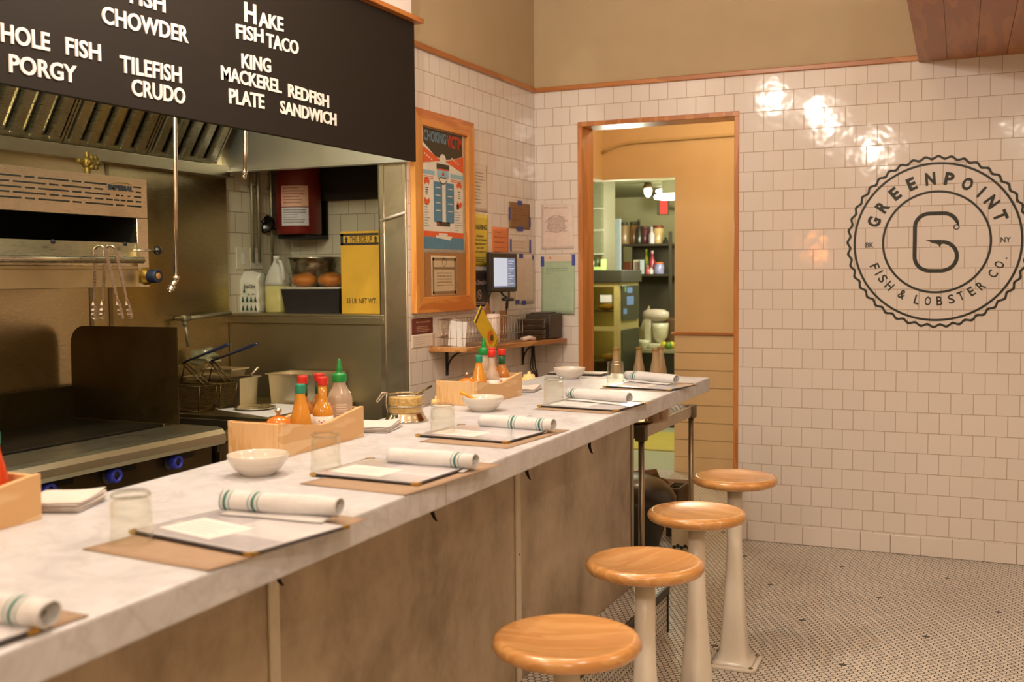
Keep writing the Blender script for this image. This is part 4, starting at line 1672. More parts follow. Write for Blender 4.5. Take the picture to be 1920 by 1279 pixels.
b.build('name_plate_crest', mat('olive bronze', (120, 100, 40), rough=0.35, metal=0.6), nm)
P = onx(294, 470, -3.13)
b = MB()
b.tube([(-3.16, P.y - 0.10, P.z), (-3.13, P.y - 0.01, P.z)], 0.0045, 10)
lv = b.build('lever', bsteel, t)
b = MB()
b.lathe([(0, -0.019)] + [(0.019 * math.cos(a), 0.019 * math.sin(a)) for a in [math.radians(d) for d in range(-75, 90, 15)]] + [(0, 0.019)], 24, m=T_((-3.13, P.y + 0.005, P.z)))
b.build('lever_ball', mat('black ball plastic', (16, 14, 12), rough=0.15, coat=0.5), lv)
P = onx(278, 518, -3.18)
b = MB()
m = T_((-3.20, P.y + 0.01, P.z)) @ RY(math.pi / 2)
b.lathe([(0, 0), (0.036, 0), (0.036, 0.006), (0.030, 0.010), (0.030, 0.022), (0, 0.022)], 28, m=m)
kb = b.build('dial_bezel', mat('brass yellow bezel', (150, 118, 40), rough=0.35, metal=0.7), t)
b = MB()
b.lathe([(0, 0.022), (0.027, 0.022), (0.028, 0.025), (0.027, 0.062), (0.024, 0.066), (0.016, 0.066), (0.016, 0.064), (0, 0.064)], 28, m=m)
b.build('dial_knob', mat('dark blue knob', (34, 42, 66), rough=0.4), kb)
b = MB()
b.lathe([(0, 0.0641), (0.0155, 0.0641), (0.012, 0.068), (0, 0.069)], 24, m=m)
b.build('dial_cap', mat('amber dial cap', (186, 140, 80), rough=0.4, metal=0.5), kb)
for px in (103, 238):
    P = onx(px, 453, -3.16)
    b = MB()
    b.lathe([(0, 0), (0.008, 0.001), (0.010, 0.006), (0.006, 0.012), (0, 0.013)], 12, m=T_((-3.175, P.y, 1.650)) @ RY(math.radians(60)))
    b.build('tray_stud', sooty, t)

# gas valve on top of the broiler
P = onx(163, 305, -3.45)
t = thing('gas_valve', 'tarnished brass gas valve between the broiler top and the hood', 'valve', (P.x, P.y, 1.917))
tarn = mat('tarnished brass', (110, 88, 36), rough=0.5, metal=0.7, noise=0.3, scale=40)
b = MB()
b.cyl((P.x, P.y, 1.917), (P.x, P.y, P.z), 0.014, 14)
b.lathe([(0, -0.026), (0.016, -0.02), (0.024, -0.006), (0.024, 0.006), (0.016, 0.02), (0, 0.026)], 18, m=T_(P))
b.cyl(P + Vector((0, -0.05, 0.006)), P + Vector((0, 0.0, 0)), 0.011, 12)
b.cyl(P + Vector((0, 0, 0)), P + Vector((0, 0, 0.045)), 0.009, 12)
b.build('valve_body', tarn, t)
b = MB()
for k in range(6):
    a = k * math.pi / 3
    b.lathe([(0, -0.008), (0.010, -0.006), (0.012, 0), (0.010, 0.006), (0, 0.008)], 10, m=T_(P + Vector((0.026, 0.012 + 0.022 * math.cos(a), 0.022 * math.sin(a)))) @ RY(math.pi / 2))
b.cyl(P + Vector((0.0, 0.012, 0)), P + Vector((0.032, 0.012, 0)), 0.020, 14)
b.build('hand_wheel', tarn, t)

# tongs over the rail
tongsteel = steel('tong steel', (196, 180, 160), rough=0.25, dirt=0.1)


def tongs(label, f0, f1, r0, r1):
    A, B = onx(f0[0], f0[1], -3.018), onx(f1[0], f1[1], -3.016)
    Cc, D = onx(r0[0], r0[1], -3.062), onx(r1[0], r1[1], -3.075)
    t = thing('kitchen_tongs', label, 'tongs', (A.x, A.y, B.z), group='steel tongs hung on the broiler rail')
    for P0, P1, off, nm in ((A, B, 0.0, 'front_arm'), (Vector((-3.056, A.y - 0.012, A.z)), D, 0, 'rear_arm')):
        b = MB()
        d = (P1 - P0)
        L = d.length
        u = d.normalized()
        w = Vector((1, 0, 0)).cross(u).normalized()
        n = u.cross(w)
        secs = [(0, 0.0075), (0.1, 0.008), (0.5, 0.0075), (0.70, 0.0055), (0.74, 0.006), (0.80, 0.012), (0.85, 0.0105), (0.88, 0.0135), (0.91, 0.0115), (0.94, 0.014), (0.965, 0.012), (0.985, 0.012), (1.0, 0.006)]
        vs, fs = [], []
        for f, hw in secs:
            q = P0 + d * f
            dish_ = 0.006 if f > 0.76 else 0.0
            for sgn, dep in ((-1, 0.0), (-0.5, dish_), (0.5, dish_), (1, 0.0)):
                vs.append(tuple(q + w * hw * sgn + n * dep))
        for i in range(len(secs) - 1):
            for j in range(3):
                fs.append((i * 4 + j, i * 4 + j + 1, (i + 1) * 4 + j + 1, (i + 1) * 4 + j))
        b.add(vs, fs, 0, False)
        o = b.build(nm, tongsteel, t)
        sm = o.modifiers.new('thickness', 'SOLIDIFY')
        sm.thickness = 0.0018
    b = MB()
    b.tube([A + Vector((0.0, 0, 0)), A + Vector((-0.012, -0.003, 0.010)), Vector((-3.044, A.y - 0.009, A.z + 0.010)), Vector((-3.056, A.y - 0.012, A.z))], 0.0055, 8)
    b.build('hinge_bend', tongsteel, t)


tongs('left pair of steel tongs hung over the broiler rail', (197, 466), (228, 597), (187, 495), (176, 598))
tongs('right pair of steel tongs hung over the broiler rail', (216, 466), (245, 597), (205, 495), (191, 598))

# ------------------------------------------------------------------ griddle
t = thing('griddle_range', 'stainless gas griddle with black cooking plate and blue knobs', 'griddle', (-3.28, 2.3, 0))
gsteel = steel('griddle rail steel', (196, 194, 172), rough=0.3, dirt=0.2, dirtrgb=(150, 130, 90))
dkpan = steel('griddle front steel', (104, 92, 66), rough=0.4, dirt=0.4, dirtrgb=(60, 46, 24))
b = MB()
b.box(-3.63, -2.945, 1.0, 3.508, 0.12, 0.878)
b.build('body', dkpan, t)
b = MB()
pr = [(-3.118, 0.880), (-2.90, 0.874), (-2.886, 0.868), (-2.878, 0.856), (-2.880, 0.842), (-2.872, 0.842), (-2.866, 0.858), (-2.870, 0.884), (-2.884, 0.902), (-2.906, 0.910), (-3.118, 0.910)]
b.prism(pr, 1.0, 3.512, Matrix(((1, 0, 0, 0), (0, 0, 1, 0), (0, 1, 0, 0), (0, 0, 0, 1))))
o = b.build('front_ledge', gsteel, t)
for f in o.data.polygons:
    f.use_smooth = False
b = MB()
b.box(-3.62, -3.132, 1.0, 3.425, 0.882, 0.918, bev=0.003)
b.build('cooking_plate', mat('seasoned black iron', (26, 23, 15), rough=0.42, noise=0.25, scale=12, spec=0.35), t)
b = MB()
b.box(-3.64, -3.118, 3.432, 3.508, 0.88, 0.921, bev=0.003)
b.box(-3.655, -3.625, 1.0, 3.508, 0.88, 1.06, bev=0.003)
b.build('grease_rim', steel('greasy rim steel', (92, 82, 54), rough=0.4, dirt=0.6, dirtrgb=(60, 44, 20)), t)
b = MB()
pl = [(-3.055, 0.918), (-3.055, 1.316), (-3.56, 1.316)] + [(-3.56 + 0.075 * math.cos(a), 1.241 + 0.075 * math.sin(a)) for a in [math.radians(d) for d in (105, 120, 135, 150, 165, 180)]] + [(-3.638, 0.918)]
b.prism(pl, 3.449, 3.455, Matrix(((1, 0, 0, 0), (0, 0, 1, 0), (0, 1, 0, 0), (0, 0, 0, 1))))
b.build('side_splash', steel('dark splash steel', (86, 74, 48), rough=0.42, grain=(2, 60, 2), dirt=0.3, dirtrgb=(40, 32, 18)), t)
b = MB()
b.box(-2.945, -2.932, 1.0, 3.50, 0.66, 0.862, bev=0.002, seg=1)
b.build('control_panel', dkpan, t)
blackpl = mat('black bezel', (28, 26, 20), rough=0.4)
blue = mat('blue knob plastic', (48, 58, 172), rough=0.35)
for px, py in ((212, 890), (327, 865), (88, 918)):
    P = onx(px, py, -2.92)
    m = T_((-2.932, P.y - 0.012, P.z)) @ RY(math.pi / 2)
    b = MB()
    b.lathe([(0, 0), (0.036, 0), (0.034, 0.006), (0.024, 0.010), (0.022, 0.016), (0, 0.016)], 28, m=m)
    bz = b.build('knob_bezel', blackpl, t)
    b = MB()
    b.lathe([(0, 0.016), (0.026, 0.016), (0.028, 0.020), (0.026, 0.044), (0.023, 0.047), (0.016, 0.047), (0.015, 0.040), (0, 0.040)], 28, m=m)
    b.build('control_knob', blue, bz)
    b = MB()
    b.lathe([(0, 0.0405), (0.0145, 0.0405), (0.010, 0.044), (0, 0.0445)], 20, m=m)
    b.build('knob_centre', blackpl, bz)
    b = MB()
    b.box(-2.932, -2.930, P.y + 0.035, P.y + 0.125, P.z - 0.002, P.z + 0.018, bev=0.0005, seg=1)
    b.build('valve_marking', blackpl, t)

# ------------------------------------------------------------------ fryer and steel work table
t = thing('deep_fryer', 'stainless deep fryer between the griddle and the steel work table', 'fryer', (-3.28, 3.68, 0))
b = MB()
b.box(-3.63, -2.93, 3.525, 3.845, 0.1, 0.80)
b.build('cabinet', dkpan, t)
b = MB()
b.box(-3.63, -2.92, 3.525, 3.54, 0.80, 0.875, bev=0.002)
b.box(-3.63, -2.92, 3.828, 3.845, 0.80, 0.885, bev=0.002)
b.box(-2.95, -2.90, 3.525, 3.845, 0.845, 0.880, bev=0.004)
b.box(-3.63, -3.60, 3.54, 3.83, 0.80, 0.92, bev=0.002)
b.build('tank_rim', dsteel, t)
b = MB()
b.box(-2.93, -2.915, 3.53, 3.84, 0.30, 0.83, bev=0.002)
b.build('front_door', dkpan, t)
b = MB()
b.box(-3.60, -2.95, 3.542, 3.826, 0.801, 0.812)
b.build('frying_oil', mat('dark oil', (30, 24, 12), rough=0.08), t)

ZW = 0.902
t = thing('work_table', 'stainless steel work table beside the end wall', 'table', (-3.28, 4.2, 0))
b = MB()
b.box(-3.665, -2.905, 3.852, 4.535, 0.866, ZW, bev=0.004)
b.build('table_top', steel('work table steel', (150, 140, 104), rough=0.34, dirt=0.4), t)
for x, y in ((-3.62, 3.90), (-2.95, 3.90), (-3.62, 4.48), (-2.95, 4.48)):
    b = MB()
    b.cyl((x, y, 0), (x, y, 0.866), 0.02, 14)
    b.build('leg', dsteel, t)
b = MB()
b.box(-3.64, -2.93, 3.88, 4.51, 0.30, 0.32, bev=0.003)
b.build('lower_shelf', dsteel, t)

wire = mat('fry basket wire', (104, 88, 54), rough=0.35, metal=1, noise=0.2)
bluegrip = mat('dark blue grip', (40, 46, 72), rough=0.25, coat=0.5)


def fry_basket(label, px, y, hx, hz_px):
    X1 = ony(px, 745, y).x
    t = thing('fry_basket', label, 'basket', (X1 - 0.13, y + 0.06, ZW), group='wire fry baskets on the work table')
    L, W, H = 0.29, 0.118, 0.118
    b = MB()
    vs, fs, idx = [], [], {}

    def vert(x, y_, z):
        k = (round(x, 4), round(y_, 4), round(z, 4))
        if k not in idx:
            idx[k] = len(vs)
            tap = 0.88 + 0.12 * z / H
            vs.append((X1 - L / 2 + (x - L / 2) * tap, y + W / 2 + (y_ - W / 2) * tap, ZW + 0.002 + z))
        return idx[k]
    nl, nw, nh = 24, 10, 10
    for i in range(nl):
        for j in range(nw):
            fs.append([vert(L * a / nl, W * c / nw, 0) for a, c in ((i, j), (i + 1, j), (i + 1, j + 1), (i, j + 1))])
        for k in range(nh):
            for yy in (0, W):
                fs.append([vert(L * a / nl, yy, H * c / nh) for a, c in ((i, k), (i + 1, k), (i + 1, k + 1), (i, k + 1))])
    for j in range(nw):
        for k in range(nh):
            for xx_ in (0, L):
                fs.append([vert(xx_, W * a / nw, H * c / nh) for a, c in ((j, k), (j + 1, k), (j + 1, k + 1), (j, k + 1))])
    b.add(vs, fs)
    o = b.build('wire_mesh', wire, t, recalc=False)
    wf = o.modifiers.new('wires', 'WIREFRAME')
    wf.thickness = 0.0022
    wf.use_boundary = True
    b = MB()
    z1 = ZW + H + 0.002
    rim = [(X1 - L, y, z1), (X1, y, z1), (X1, y + W, z1), (X1 - L, y + W, z1)]
    b.tube(rim, 0.0035, 8, closed=True)
    zb = ZW + 0.0045
    b.tube([(X1 - L * 0.94, y + W * 0.06, zb), (X1 - L * 0.06, y + W * 0.06, zb), (X1 - L * 0.06, y + W * 0.94, zb), (X1 - L * 0.94, y + W * 0.94, zb)], 0.0028, 8, closed=True)
    for yy in (y, y + W):
        b.tube([(X1 - L * 0.06, y + W / 2 + (yy - y - W / 2) * 0.88, zb), (X1, yy, z1)], 0.0028, 8)
    b.build('rim_wire', wire, t)
    R = ony(hx[0], hx[1], y + W / 2)
    E_ = ony(hz_px[0], hz_px[1], y + W / 2 + 0.02)
    b = MB()
    for s_ in (-0.02, 0.02):
        b.tube([(X1, y + W / 2 + s_, z1), (R.x, y + W / 2 + s_ * 0.7, R.z)], 0.0035, 8)
        b.tube([(R.x - 0.05, y + W / 2 + s_ * 2, z1), (R.x, y + W / 2 + s_ * 0.7, R.z)], 0.003, 8)
    b.build('handle_bracket', wire, t)
    b = MB()
    d = E_ - R
    b.tube([R, R + d * 0.55, R + d * 0.7, R + d * 0.97, E_], [0.0055, 0.0065, 0.0085, 0.0085, 0.005], 10)
    b.build('handle', bluegrip, t)


fry_basket('wire fry basket with dark blue handle right behind the griddle splash plate', 375, 3.885, (343, 680), (430, 645))
fry_basket('wire fry basket with dark blue handle, the one farther right', 415, 4.02, (396, 677), (484, 644))


def pan(label, x0, x1, y0, y1, z0, z1, fill, rgb, name='steam_pan', grp=None):
    t = thing(name, label, 'pan', ((x0 + x1) / 2, (y0 + y1) / 2, z0), group=grp)
    tp = 0.012
    b = MB()
    o_ = [(x0 + tp, y0 + tp), (x1 - tp, y0 + tp), (x1 - tp, y1 - tp), (x0 + tp, y1 - tp)]
    r_ = [(x0 + 0.004, y0 + 0.004), (x1 - 0.004, y0 + 0.004), (x1 - 0.004, y1 - 0.004), (x0 + 0.004, y1 - 0.004)]
    q_ = [(x0 - 0.008, y0 - 0.008), (x1 + 0.008, y0 - 0.008), (x1 + 0.008, y1 + 0.008), (x0 - 0.008, y1 + 0.008)]
    vs = [(x, y, z0) for x, y in o_] + [(x, y, z1) for x, y in r_] + [(x, y, z1 + 0.003) for x, y in q_] + [(x, y, z1 - 0.003) for x, y in q_]
    fs = [(3, 2, 1, 0)]
    for a in (0, 4, 8):
        for k in range(4):
            fs.append((a + k, a + (k + 1) % 4, a + 4 + (k + 1) % 4, a + 4 + k))
    b.add(vs, fs)
    o = b.build('pan_body', steel('steam pan steel', (232, 224, 200), rough=0.36, dirt=0.25, dirtrgb=(150, 104, 40), dscale=7), t)
    sm = o.modifiers.new('thickness', 'SOLIDIFY')
    sm.thickness = 0.0012
    if fill:
        b = MB()
        n = 10
        vs, fs = [], []
        rnd = random.Random(int(x0 * -100))
        for i in range(n + 1):
            for j in range(n + 1):
                vs.append((x0 + 0.012 + (x1 - x0 - 0.024) * i / n, y0 + 0.012 + (y1 - y0 - 0.024) * j / n, fill + rnd.uniform(-0.008, 0.012)))
        for i in range(n):
            for j in range(n):
                a = i * (n + 1) + j
                fs.append((a, a + n + 1, a + n + 2, a + 1))
        b.add(vs, fs, 0, True)
        b.build('pan_contents', mat('food ' + str(rgb), rgb, rough=0.6, noise=0.4, scale=60, bump=0.4), t)
    return t


P1, P2 = onx(411, 719, -3.30), onx(498, 692, -3.30)
yA, yB = onz(411, 768, ZW).y, 4.515
pan('deep stainless steam table box with greasy front behind the fry baskets', -3.63, -3.30, 4.152, 4.30, ZW + 0.0005, 1.035, 1.015, (120, 78, 36), 'steam_table_box')
pan('shallow steam pan on top of the greasy steel box', -3.56, -3.36, 4.165, 4.285, 1.039, 1.075, 1.06, (178, 96, 40))
pan('deep steam pan of food at the end wall, behind the sauce bottles', -3.27, -2.96, 4.325, 4.52, ZW + 0.0005, 1.045, 1.025, (196, 150, 92))
b = MB()
vs = []
P = [onz(*a, ZW) for a in ((455, 764), (495, 756), (575, 752), (600, 775), (505, 785))]
b.prism([(p.x, p.y) for p in P][::-1] if False else [(-3.33, 4.02), (-2.93, 3.87), (-2.92, 4.28), (-3.2, 4.30)], ZW + 0.0004, ZW + 0.002)
solo('parchment_sheet', b, paperm, 'white parchment sheet lying on the steel work table', 'paper')
P = onz(478, 768, ZW)
b = MB()
b.lathe([(0, 0.0022), (0.06, 0.0022), (0.075, 0.006), (0.095, 0.013), (0.097, 0.013), (0.096, 0.010), (0.076, 0.0035)], 36, m=T_((P.x, P.y - 0.0, ZW + 0.001)))
solo('metal_plate', b, bsteel, 'round metal plate lying on the parchment sheet', 'plate')
b = MB()
bmesh.ops.create_icosphere(b.bm, subdivisions=4, radius=0.062)
rnd = random.Random(5)
for v in b.bm.verts:
    f = 1 + 0.30 * math.sin(31 * v.co.x + 5 * math.sin(40 * v.co.z)) * math.cos(37 * v.co.y + 3) + 0.1 * math.sin(90 * v.co.z + 50 * v.co.x)
    v.co = Vector((v.co.x * f * 1.1, v.co.y * f * 1.1, v.co.z * f * 0.72))
for f in b.bm.faces:
    f.smooth = False
P = ony(362, 676, 4.12)
b.bm.transform(T_((P.x - 0.02, 4.225, 1.125)))
solo('crumpled_bag', b, mat('crumpled plastic', (190, 188, 150), rough=0.2, noise=0.2, scale=30, trans=0.5, coat=0.3), 'crumpled clear plastic bag in the pan behind the fry basket handles', 'bag')
b = MB()
A, B = ony(466, 708, 4.24), ony(478, 694, 4.26)
b.tube([(A.x, 4.24, 1.03), (A.x + 0.02, 4.245, 1.055), (A.x + 0.05, 4.255, 1.085)], [0.006, 0.005, 0.007], 8)
solo('serving_spoon', b, bsteel, 'spoon handle sticking out of the greasy steel steam box', 'spoon')

# pipe arm on the steel back wall
t = thing('pipe_arm', 'galvanised pipe arm with elbow on the steel back wall', 'pipe', (-3.62, 4.12, 1.1))
galv = mat('galvanised pipe', (168, 164, 138), rough=0.4, metal=0.7, noise=0.15)
A, B, Cc = onx(346, 597, -3.62), onx(432, 587, -3.62), onx(353, 650, -3.61)
b = MB()
b.tube([A + Vector((0, 0.02, 0)), B], 0.011, 12)
b.tube([A + Vector((0, 0.004, -0.02)), Cc], 0.008, 10)
b.build('pipe_run', galv, t)
b = MB()
b.lathe([(0, -0.022), (0.017, -0.015), (0.020, 0), (0.017, 0.015), (0, 0.022)], 16, m=T_(A))
b.cyl(A + Vector((0, 0.012, 0)), A + Vector((0, 0.034, 0.001)), 0.0155, 14)
b.cyl(A + Vector((0, 0, -0.012)), A + Vector((0, 0.003, -0.034)), 0.0135, 14)
b.cyl(A, A + Vector((-0.052, 0, 0)), 0.012, 12)
b.build('elbow', galv, t)

# ------------------------------------------------------------------ ledge of the pass through
ZL, YF = 1.3302, 4.68


def lx(px, y=YF):
    return ony(px, 560, y).x


# flour bag
x0, x1 = lx(438), lx(485)
t = thing('flour_bag', 'white paper flour bag with green triangle pattern on the ledge', 'bag', ((x0 + x1) / 2, YF + 0.04, ZL))
b = MB()
w, dp, h = x1 - x0, 0.085, ony(465, 513, YF).z - ZL
nx, nz = 10, 14
vs, fs = [], []
for j in range(nz + 1):
    v = j / nz
    for i in range(4 * nx):
        s_, u = divmod(i, nx)
        u = u / nx
        px_, py_ = [(u - 0.5, -0.5), (0.5, u - 0.5), (0.5 - u, 0.5), (-0.5, 0.5 - u)][s_]
        dcol = dp * (1 - 0.75 * max(0, v - 0.82) / 0.18)
        wob = 0.0025 * math.sin(9 * v + 3 * i) + 0.002 * math.sin(23 * v + i)
        top = 0.012 * math.sin(math.pi * (px_ + 0.5)) if v > 0.99 else 0
        vs.append((px_ * w * (1 + 0.03 * math.sin(5 * v)) + wob, py_ * dcol + wob, v * h + top))
n4 = 4 * nx
for j in range(nz):
    for i in range(n4):
        fs.append((j * n4 + i, j * n4 + (i + 1) % n4, (j + 1) * n4 + (i + 1) % n4, (j + 1) * n4 + i))
fs.append(tuple(reversed(range(n4))))
fs.append(tuple(range(nz * n4, (nz + 1) * n4)))
b.add(vs, fs, 0, True)
b.build('bag_body', mat('bag paper', (224, 222, 206), rough=0.6, noise=0.05, scale=20), t, local=True)
b = MB()
pg = mat('bag green print', (44, 84, 66), rough=0.6)
yf = -dp / 2 - 0.006
for r_ in range(2):
    for k in range(6):
        cx = -w * 0.42 + k * w * 0.165
        b.panel([(cx - w * 0.055, 0.012 + r_ * 0.045), (cx + w * 0.055, 0.012 + r_ * 0.045), (cx, 0.045 + r_ * 0.045)], yf, 0)
b.panel([(-w * 0.08, h * 0.52), (w * 0.02, h * 0.52), (-w * 0.03, h * 0.66)], yf, 0)
b.text('FaOn', -w * 0.02, w * 0.40, h * 0.62, h * 0.72, yf, 1, bold=0.01)
b.text('2.0', w * 0.08, w * 0.38, h * 0.45, h * 0.49, yf, 1)
b.build('printing', [pg, dkprint], t, local=True, recalc=False)

# jug
x0, x1 = lx(489), lx(523)
t = thing('plastic_jug', 'translucent gallon jug half full of pale yellow liquid on the ledge', 'jug', ((x0 + x1) / 2, YF + 0.075, ZL))
jugm = mat('milky jug plastic', (226, 226, 214), rough=0.35, noise=0.03, trans=0.25)
w = (x1 - x0)


def sq_loft(b, secs, n=32, mi=0, cx=0.0, cy=0.0):
    vs, fs = [], []
    for z, h_, e, ox in secs:
        for k in range(n):
            a = 2 * math.pi * (k + 0.5) / n
            c, s_ = math.cos(a), math.sin(a)
            q = (abs(c) ** e + abs(s_) ** e) ** (-1 / e)
            vs.append((cx + ox + h_ * q * c, cy + h_ * q * s_, z))
    for i in range(len(secs) - 1):
        for k in range(n):
            fs.append((i * n + k, i * n + (k + 1) % n, (i + 1) * n + (k + 1) % n, (i + 1) * n + k))
    fs.append(tuple(reversed(range(n))))
    fs.append(tuple(range((len(secs) - 1) * n, len(secs) * n)))
    b.add(vs, fs, mi, True)


hw = w / 2
b = MB()
sq_loft(b, [(0, hw * 0.9, 4, 0), (0.006, hw, 4, 0), (0.142, hw, 4, 0)])
b.build('yellow_liquid', mat('pale yellow liquid', (206, 198, 130), rough=0.3, noise=0.02), t, local=True)
b = MB()
sq_loft(b, [(0.1422, hw, 4, 0), (0.165, hw * 0.99, 4, 0), (0.20, hw * 0.88, 3.2, 0), (0.235, hw * 0.64, 2.5, -0.004), (0.262, hw * 0.38, 2, -0.006), (0.282, hw * 0.27, 2, -0.006), (0.284, hw * 0.31, 2, -0.006), (0.300, hw * 0.31, 2, -0.006)])
b.build('jug_shell', jugm, t, local=True)
b = MB()
b.tube([(hw * 0.2, -hw * 0.3, 0.272), (hw * 0.62, -hw * 0.42, 0.268), (hw * 0.88, -hw * 0.5, 0.235), (hw * 0.96, -hw * 0.5, 0.185), (hw * 0.9, -hw * 0.4, 0.165)], 0.011, 10)
b.build('handle', jugm, t, local=True)

# black tub, bread
x0, x1 = lx(527), lx(639)
t = thing('storage_tub', 'black plastic tub with white lid carrying two bread loaves', 'tub', ((x0 + x1) / 2, YF + 0.10, ZL))
w = x1 - x0
b = MB()
b.hexa([(-w * 0.44, -0.095, 0), (w * 0.46, -0.095, 0), (w * 0.46, 0.095, 0), (-w * 0.44, 0.095, 0)], [(-w * 0.49, -0.105, 0.124), (w * 0.49, -0.105, 0.124), (w * 0.49, 0.105, 0.124), (-w * 0.49, 0.105, 0.124)])
b.build('tub_body', mat('black tub plastic', (40, 38, 40), rough=0.4), t, local=True)
b = MB()
b.box(-w * 0.505, w * 0.50, -0.11, 0.11, 0.1245, 0.133, bev=0.003)
b.build('tub_lid', mat('white lid plastic', (222, 216, 200), rough=0.4), t, local=True)
for k, (px, lab) in enumerate(((556, 'left bread loaf in clear wrap on the black tub'), (606, 'right bread loaf in clear wrap on the black tub'))):
    cx = lx(px)
    t = thing('bread_loaf', lab, 'bread', (cx, YF + 0.075, ZL + 0.1335), group='wrapped bread loaves on the black tub')
    b = MB()
    bmesh.ops.create_uvsphere(b.bm, u_segments=32, v_segments=20, radius=1)
    for v in b.bm.verts:
        z = v.co.z
        v.co = Vector((v.co.x * 0.072, v.co.y * 0.06, 0.036 + z * (0.040 if z > 0 else 0.0355) * (1 + 0.05 * math.sin(6 * v.co.x + k))))
    for f in b.bm.faces:
        f.smooth = True
    b.build('loaf', mat('brown crust', (190, 120, 52), rough=0.5, noise=0.35, scale=18), t, local=True)
    b = MB()
    bmesh.ops.create_icosphere(b.bm, subdivisions=4, radius=1)
    for v in b.bm.verts:
        z = v.co.z
        f_ = 1.06 + 0.05 * math.sin(14 * v.co.x + 6 * v.co.z + k) * math.sin(11 * v.co.y + 9 * v.co.z)
        v.co = Vector((v.co.x * 0.076 * f_, v.co.y * 0.063 * f_, max(0.0004, 0.037 + z * 0.043 * f_)))
    b.build('clear_wrap', glass_mat('clear film', (244, 240, 230), 0.08), t, local=True)

# steel bowl behind, on an upturned crate
cx = ony(596, 520, 4.97).x
b = MB()
b.box(cx - 0.14, cx + 0.14, 4.897, 5.08, ZL, 1.455, bev=0.006)
solo('dark_crate', b, mat('dark crate plastic', (48, 42, 34), rough=0.5), 'dark crate under the steel mixing bowl behind the black tub', 'crate')
b = MB()
b.lathe([(0, 0.0), (0.07, 0.0), (0.105, 0.025), (0.130, 0.07), (0.142, 0.13), (0.146, 0.158), (0.156, 0.160), (0.1585, 0.164), (0.155, 0.167), (0.143, 0.165), (0.138, 0.13), (0.125, 0.072), (0.10, 0.03), (0.0, 0.006)], 48, m=T_((cx, 4.96, 1.456)))
solo('mixing_bowl', b, bsteel, 'large stainless mixing bowl behind the bread loaves', 'bowl')

# yellow box
x0, x1 = lx(640, 4.62), lx(712, 4.62)
t = thing('oil_carton', 'yellow carton marked 35 LB. NET WT. beside the steel post', 'carton', ((x0 + x1) / 2, 4.62, ZL))
w = x1 - x0
h = ony(676, 433, 4.62).z - ZL
yb_ = mat('yellow cardboard', (206, 162, 50), rough=0.6, noise=0.06, scale=8)
b = MB()
b.box(-w / 2, w / 2, 0, 0.22, 0, h, bev=0.003)
b.build('carton_body', yb_, t, local=True)
ink = mat('dark carton ink', (54, 48, 36), rough=0.6)
b = MB()
zt, zb = h * 0.972, h * 0.83
y_ = -0.0008
b.rect(-w / 2 + 0.001, w / 2 - 0.001, zt - 0.012, zt, y_)
b.rect(-w / 2 + 0.001, w / 2 - 0.001, zb, zb + 0.012, y_)
b.rect(-w / 2 + 0.001, -w / 2 + 0.018, zb, zt, y_)
b.build('carton_band', ink, t, local=True, recalc=False)
b = MB()
b.text('THIS SIDE UP', -w * 0.25, w * 0.33, (zt + zb) / 2 - 0.015, (zt + zb) / 2 + 0.015, y_, bold=0.012)
for cx_ in (-w * 0.34, w * 0.42):
    zc = (zt + zb) / 2
    b.panel([(cx_ - 0.011, zc + 0.0), (cx_ + 0.011, zc + 0.0), (cx_, zc + 0.017)], y_)
    b.rect(cx_ - 0.006, cx_ + 0.006, zc - 0.017, zc, y_)
b.build('carton_lettering', ink, t, local=True, recalc=False)
b = MB()
b.text('35 LB. NET WT.', -w * 0.36, w * 0.42, h * 0.125, h * 0.19, y_, bold=0.012)
b.build('carton_lettering', ink, t, local=True, recalc=False)

# red suppression tank
cx = ony(560, 380, 5.0).x
t = thing('suppression_tank', 'red fire suppression tank with two paper labels on the recess wall', 'tank', (cx, 5.0, 1.75))
b = MB()
b.lathe([(0, 0.0), (0.115, 0.0), (0.123, 0.008), (0.123, 0.46), (0.10, 0.52), (0.03, 0.55), (0, 0.55)], 40)
b.build('tank_body', mat('dark red enamel', (122, 36, 26), rough=0.35, noise=0.06, scale=10), t, local=True)
for z0, z1, c, sd in ((0.148, 0.262, (226, 176, 150), 1), (0.046, 0.144, (216, 214, 220), 2)):
    b = MB()
    vs = []
    a0, a1 = math.radians(-102), math.radians(-30)
    for i in range(11):
        a = a0 + (a1 - a0) * i / 10
        vs += [(0.1242 * math.cos(a), 0.1242 * math.sin(a), z0), (0.1242 * math.cos(a), 0.1242 * math.sin(a), z1)]
    b.add(vs, [(2 * i, 2 * i + 2, 2 * i + 3, 2 * i + 1) for i in range(10)])
    lb = b.build('paper_label', mat('tank label %d' % sd, c, rough=0.5), t, local=True, recalc=False)
    b = MB()
    rnd = random.Random(sd)
    for k in range(6):
        zz = z1 - 0.016 - k * (z1 - z0 - 0.02) / 6
        vs = []
        e1 = a0 + (a1 - a0) * rnd.uniform(0.6, 0.92)
        for i in range(8):
            a = a0 + 0.08 + (e1 - a0 - 0.08) * i / 7
            vs += [(0.1248 * math.cos(a), 0.1248 * math.sin(a), zz), (0.1248 * math.cos(a), 0.1248 * math.sin(a), zz + 0.004)]
        b.add(vs, [(2 * i, 2 * i + 2, 2 * i + 3, 2 * i + 1) for i in range(7)])
    b.build('label_print', mat('red brown print', (150, 84, 70), rough=0.6) if sd == 1 else midprint, lb, local=True, recalc=False)
b = MB()
b.box(-0.10, 0.10, -0.06, 0.135, -0.022, -0.001, bev=0.004)
b.box(-0.10, 0.10, 0.125, 0.138, -0.022, 0.5, bev=0.003)
b.build('wall_bracket', mat('black bracket steel', (28, 26, 22), rough=0.5), t, local=True)

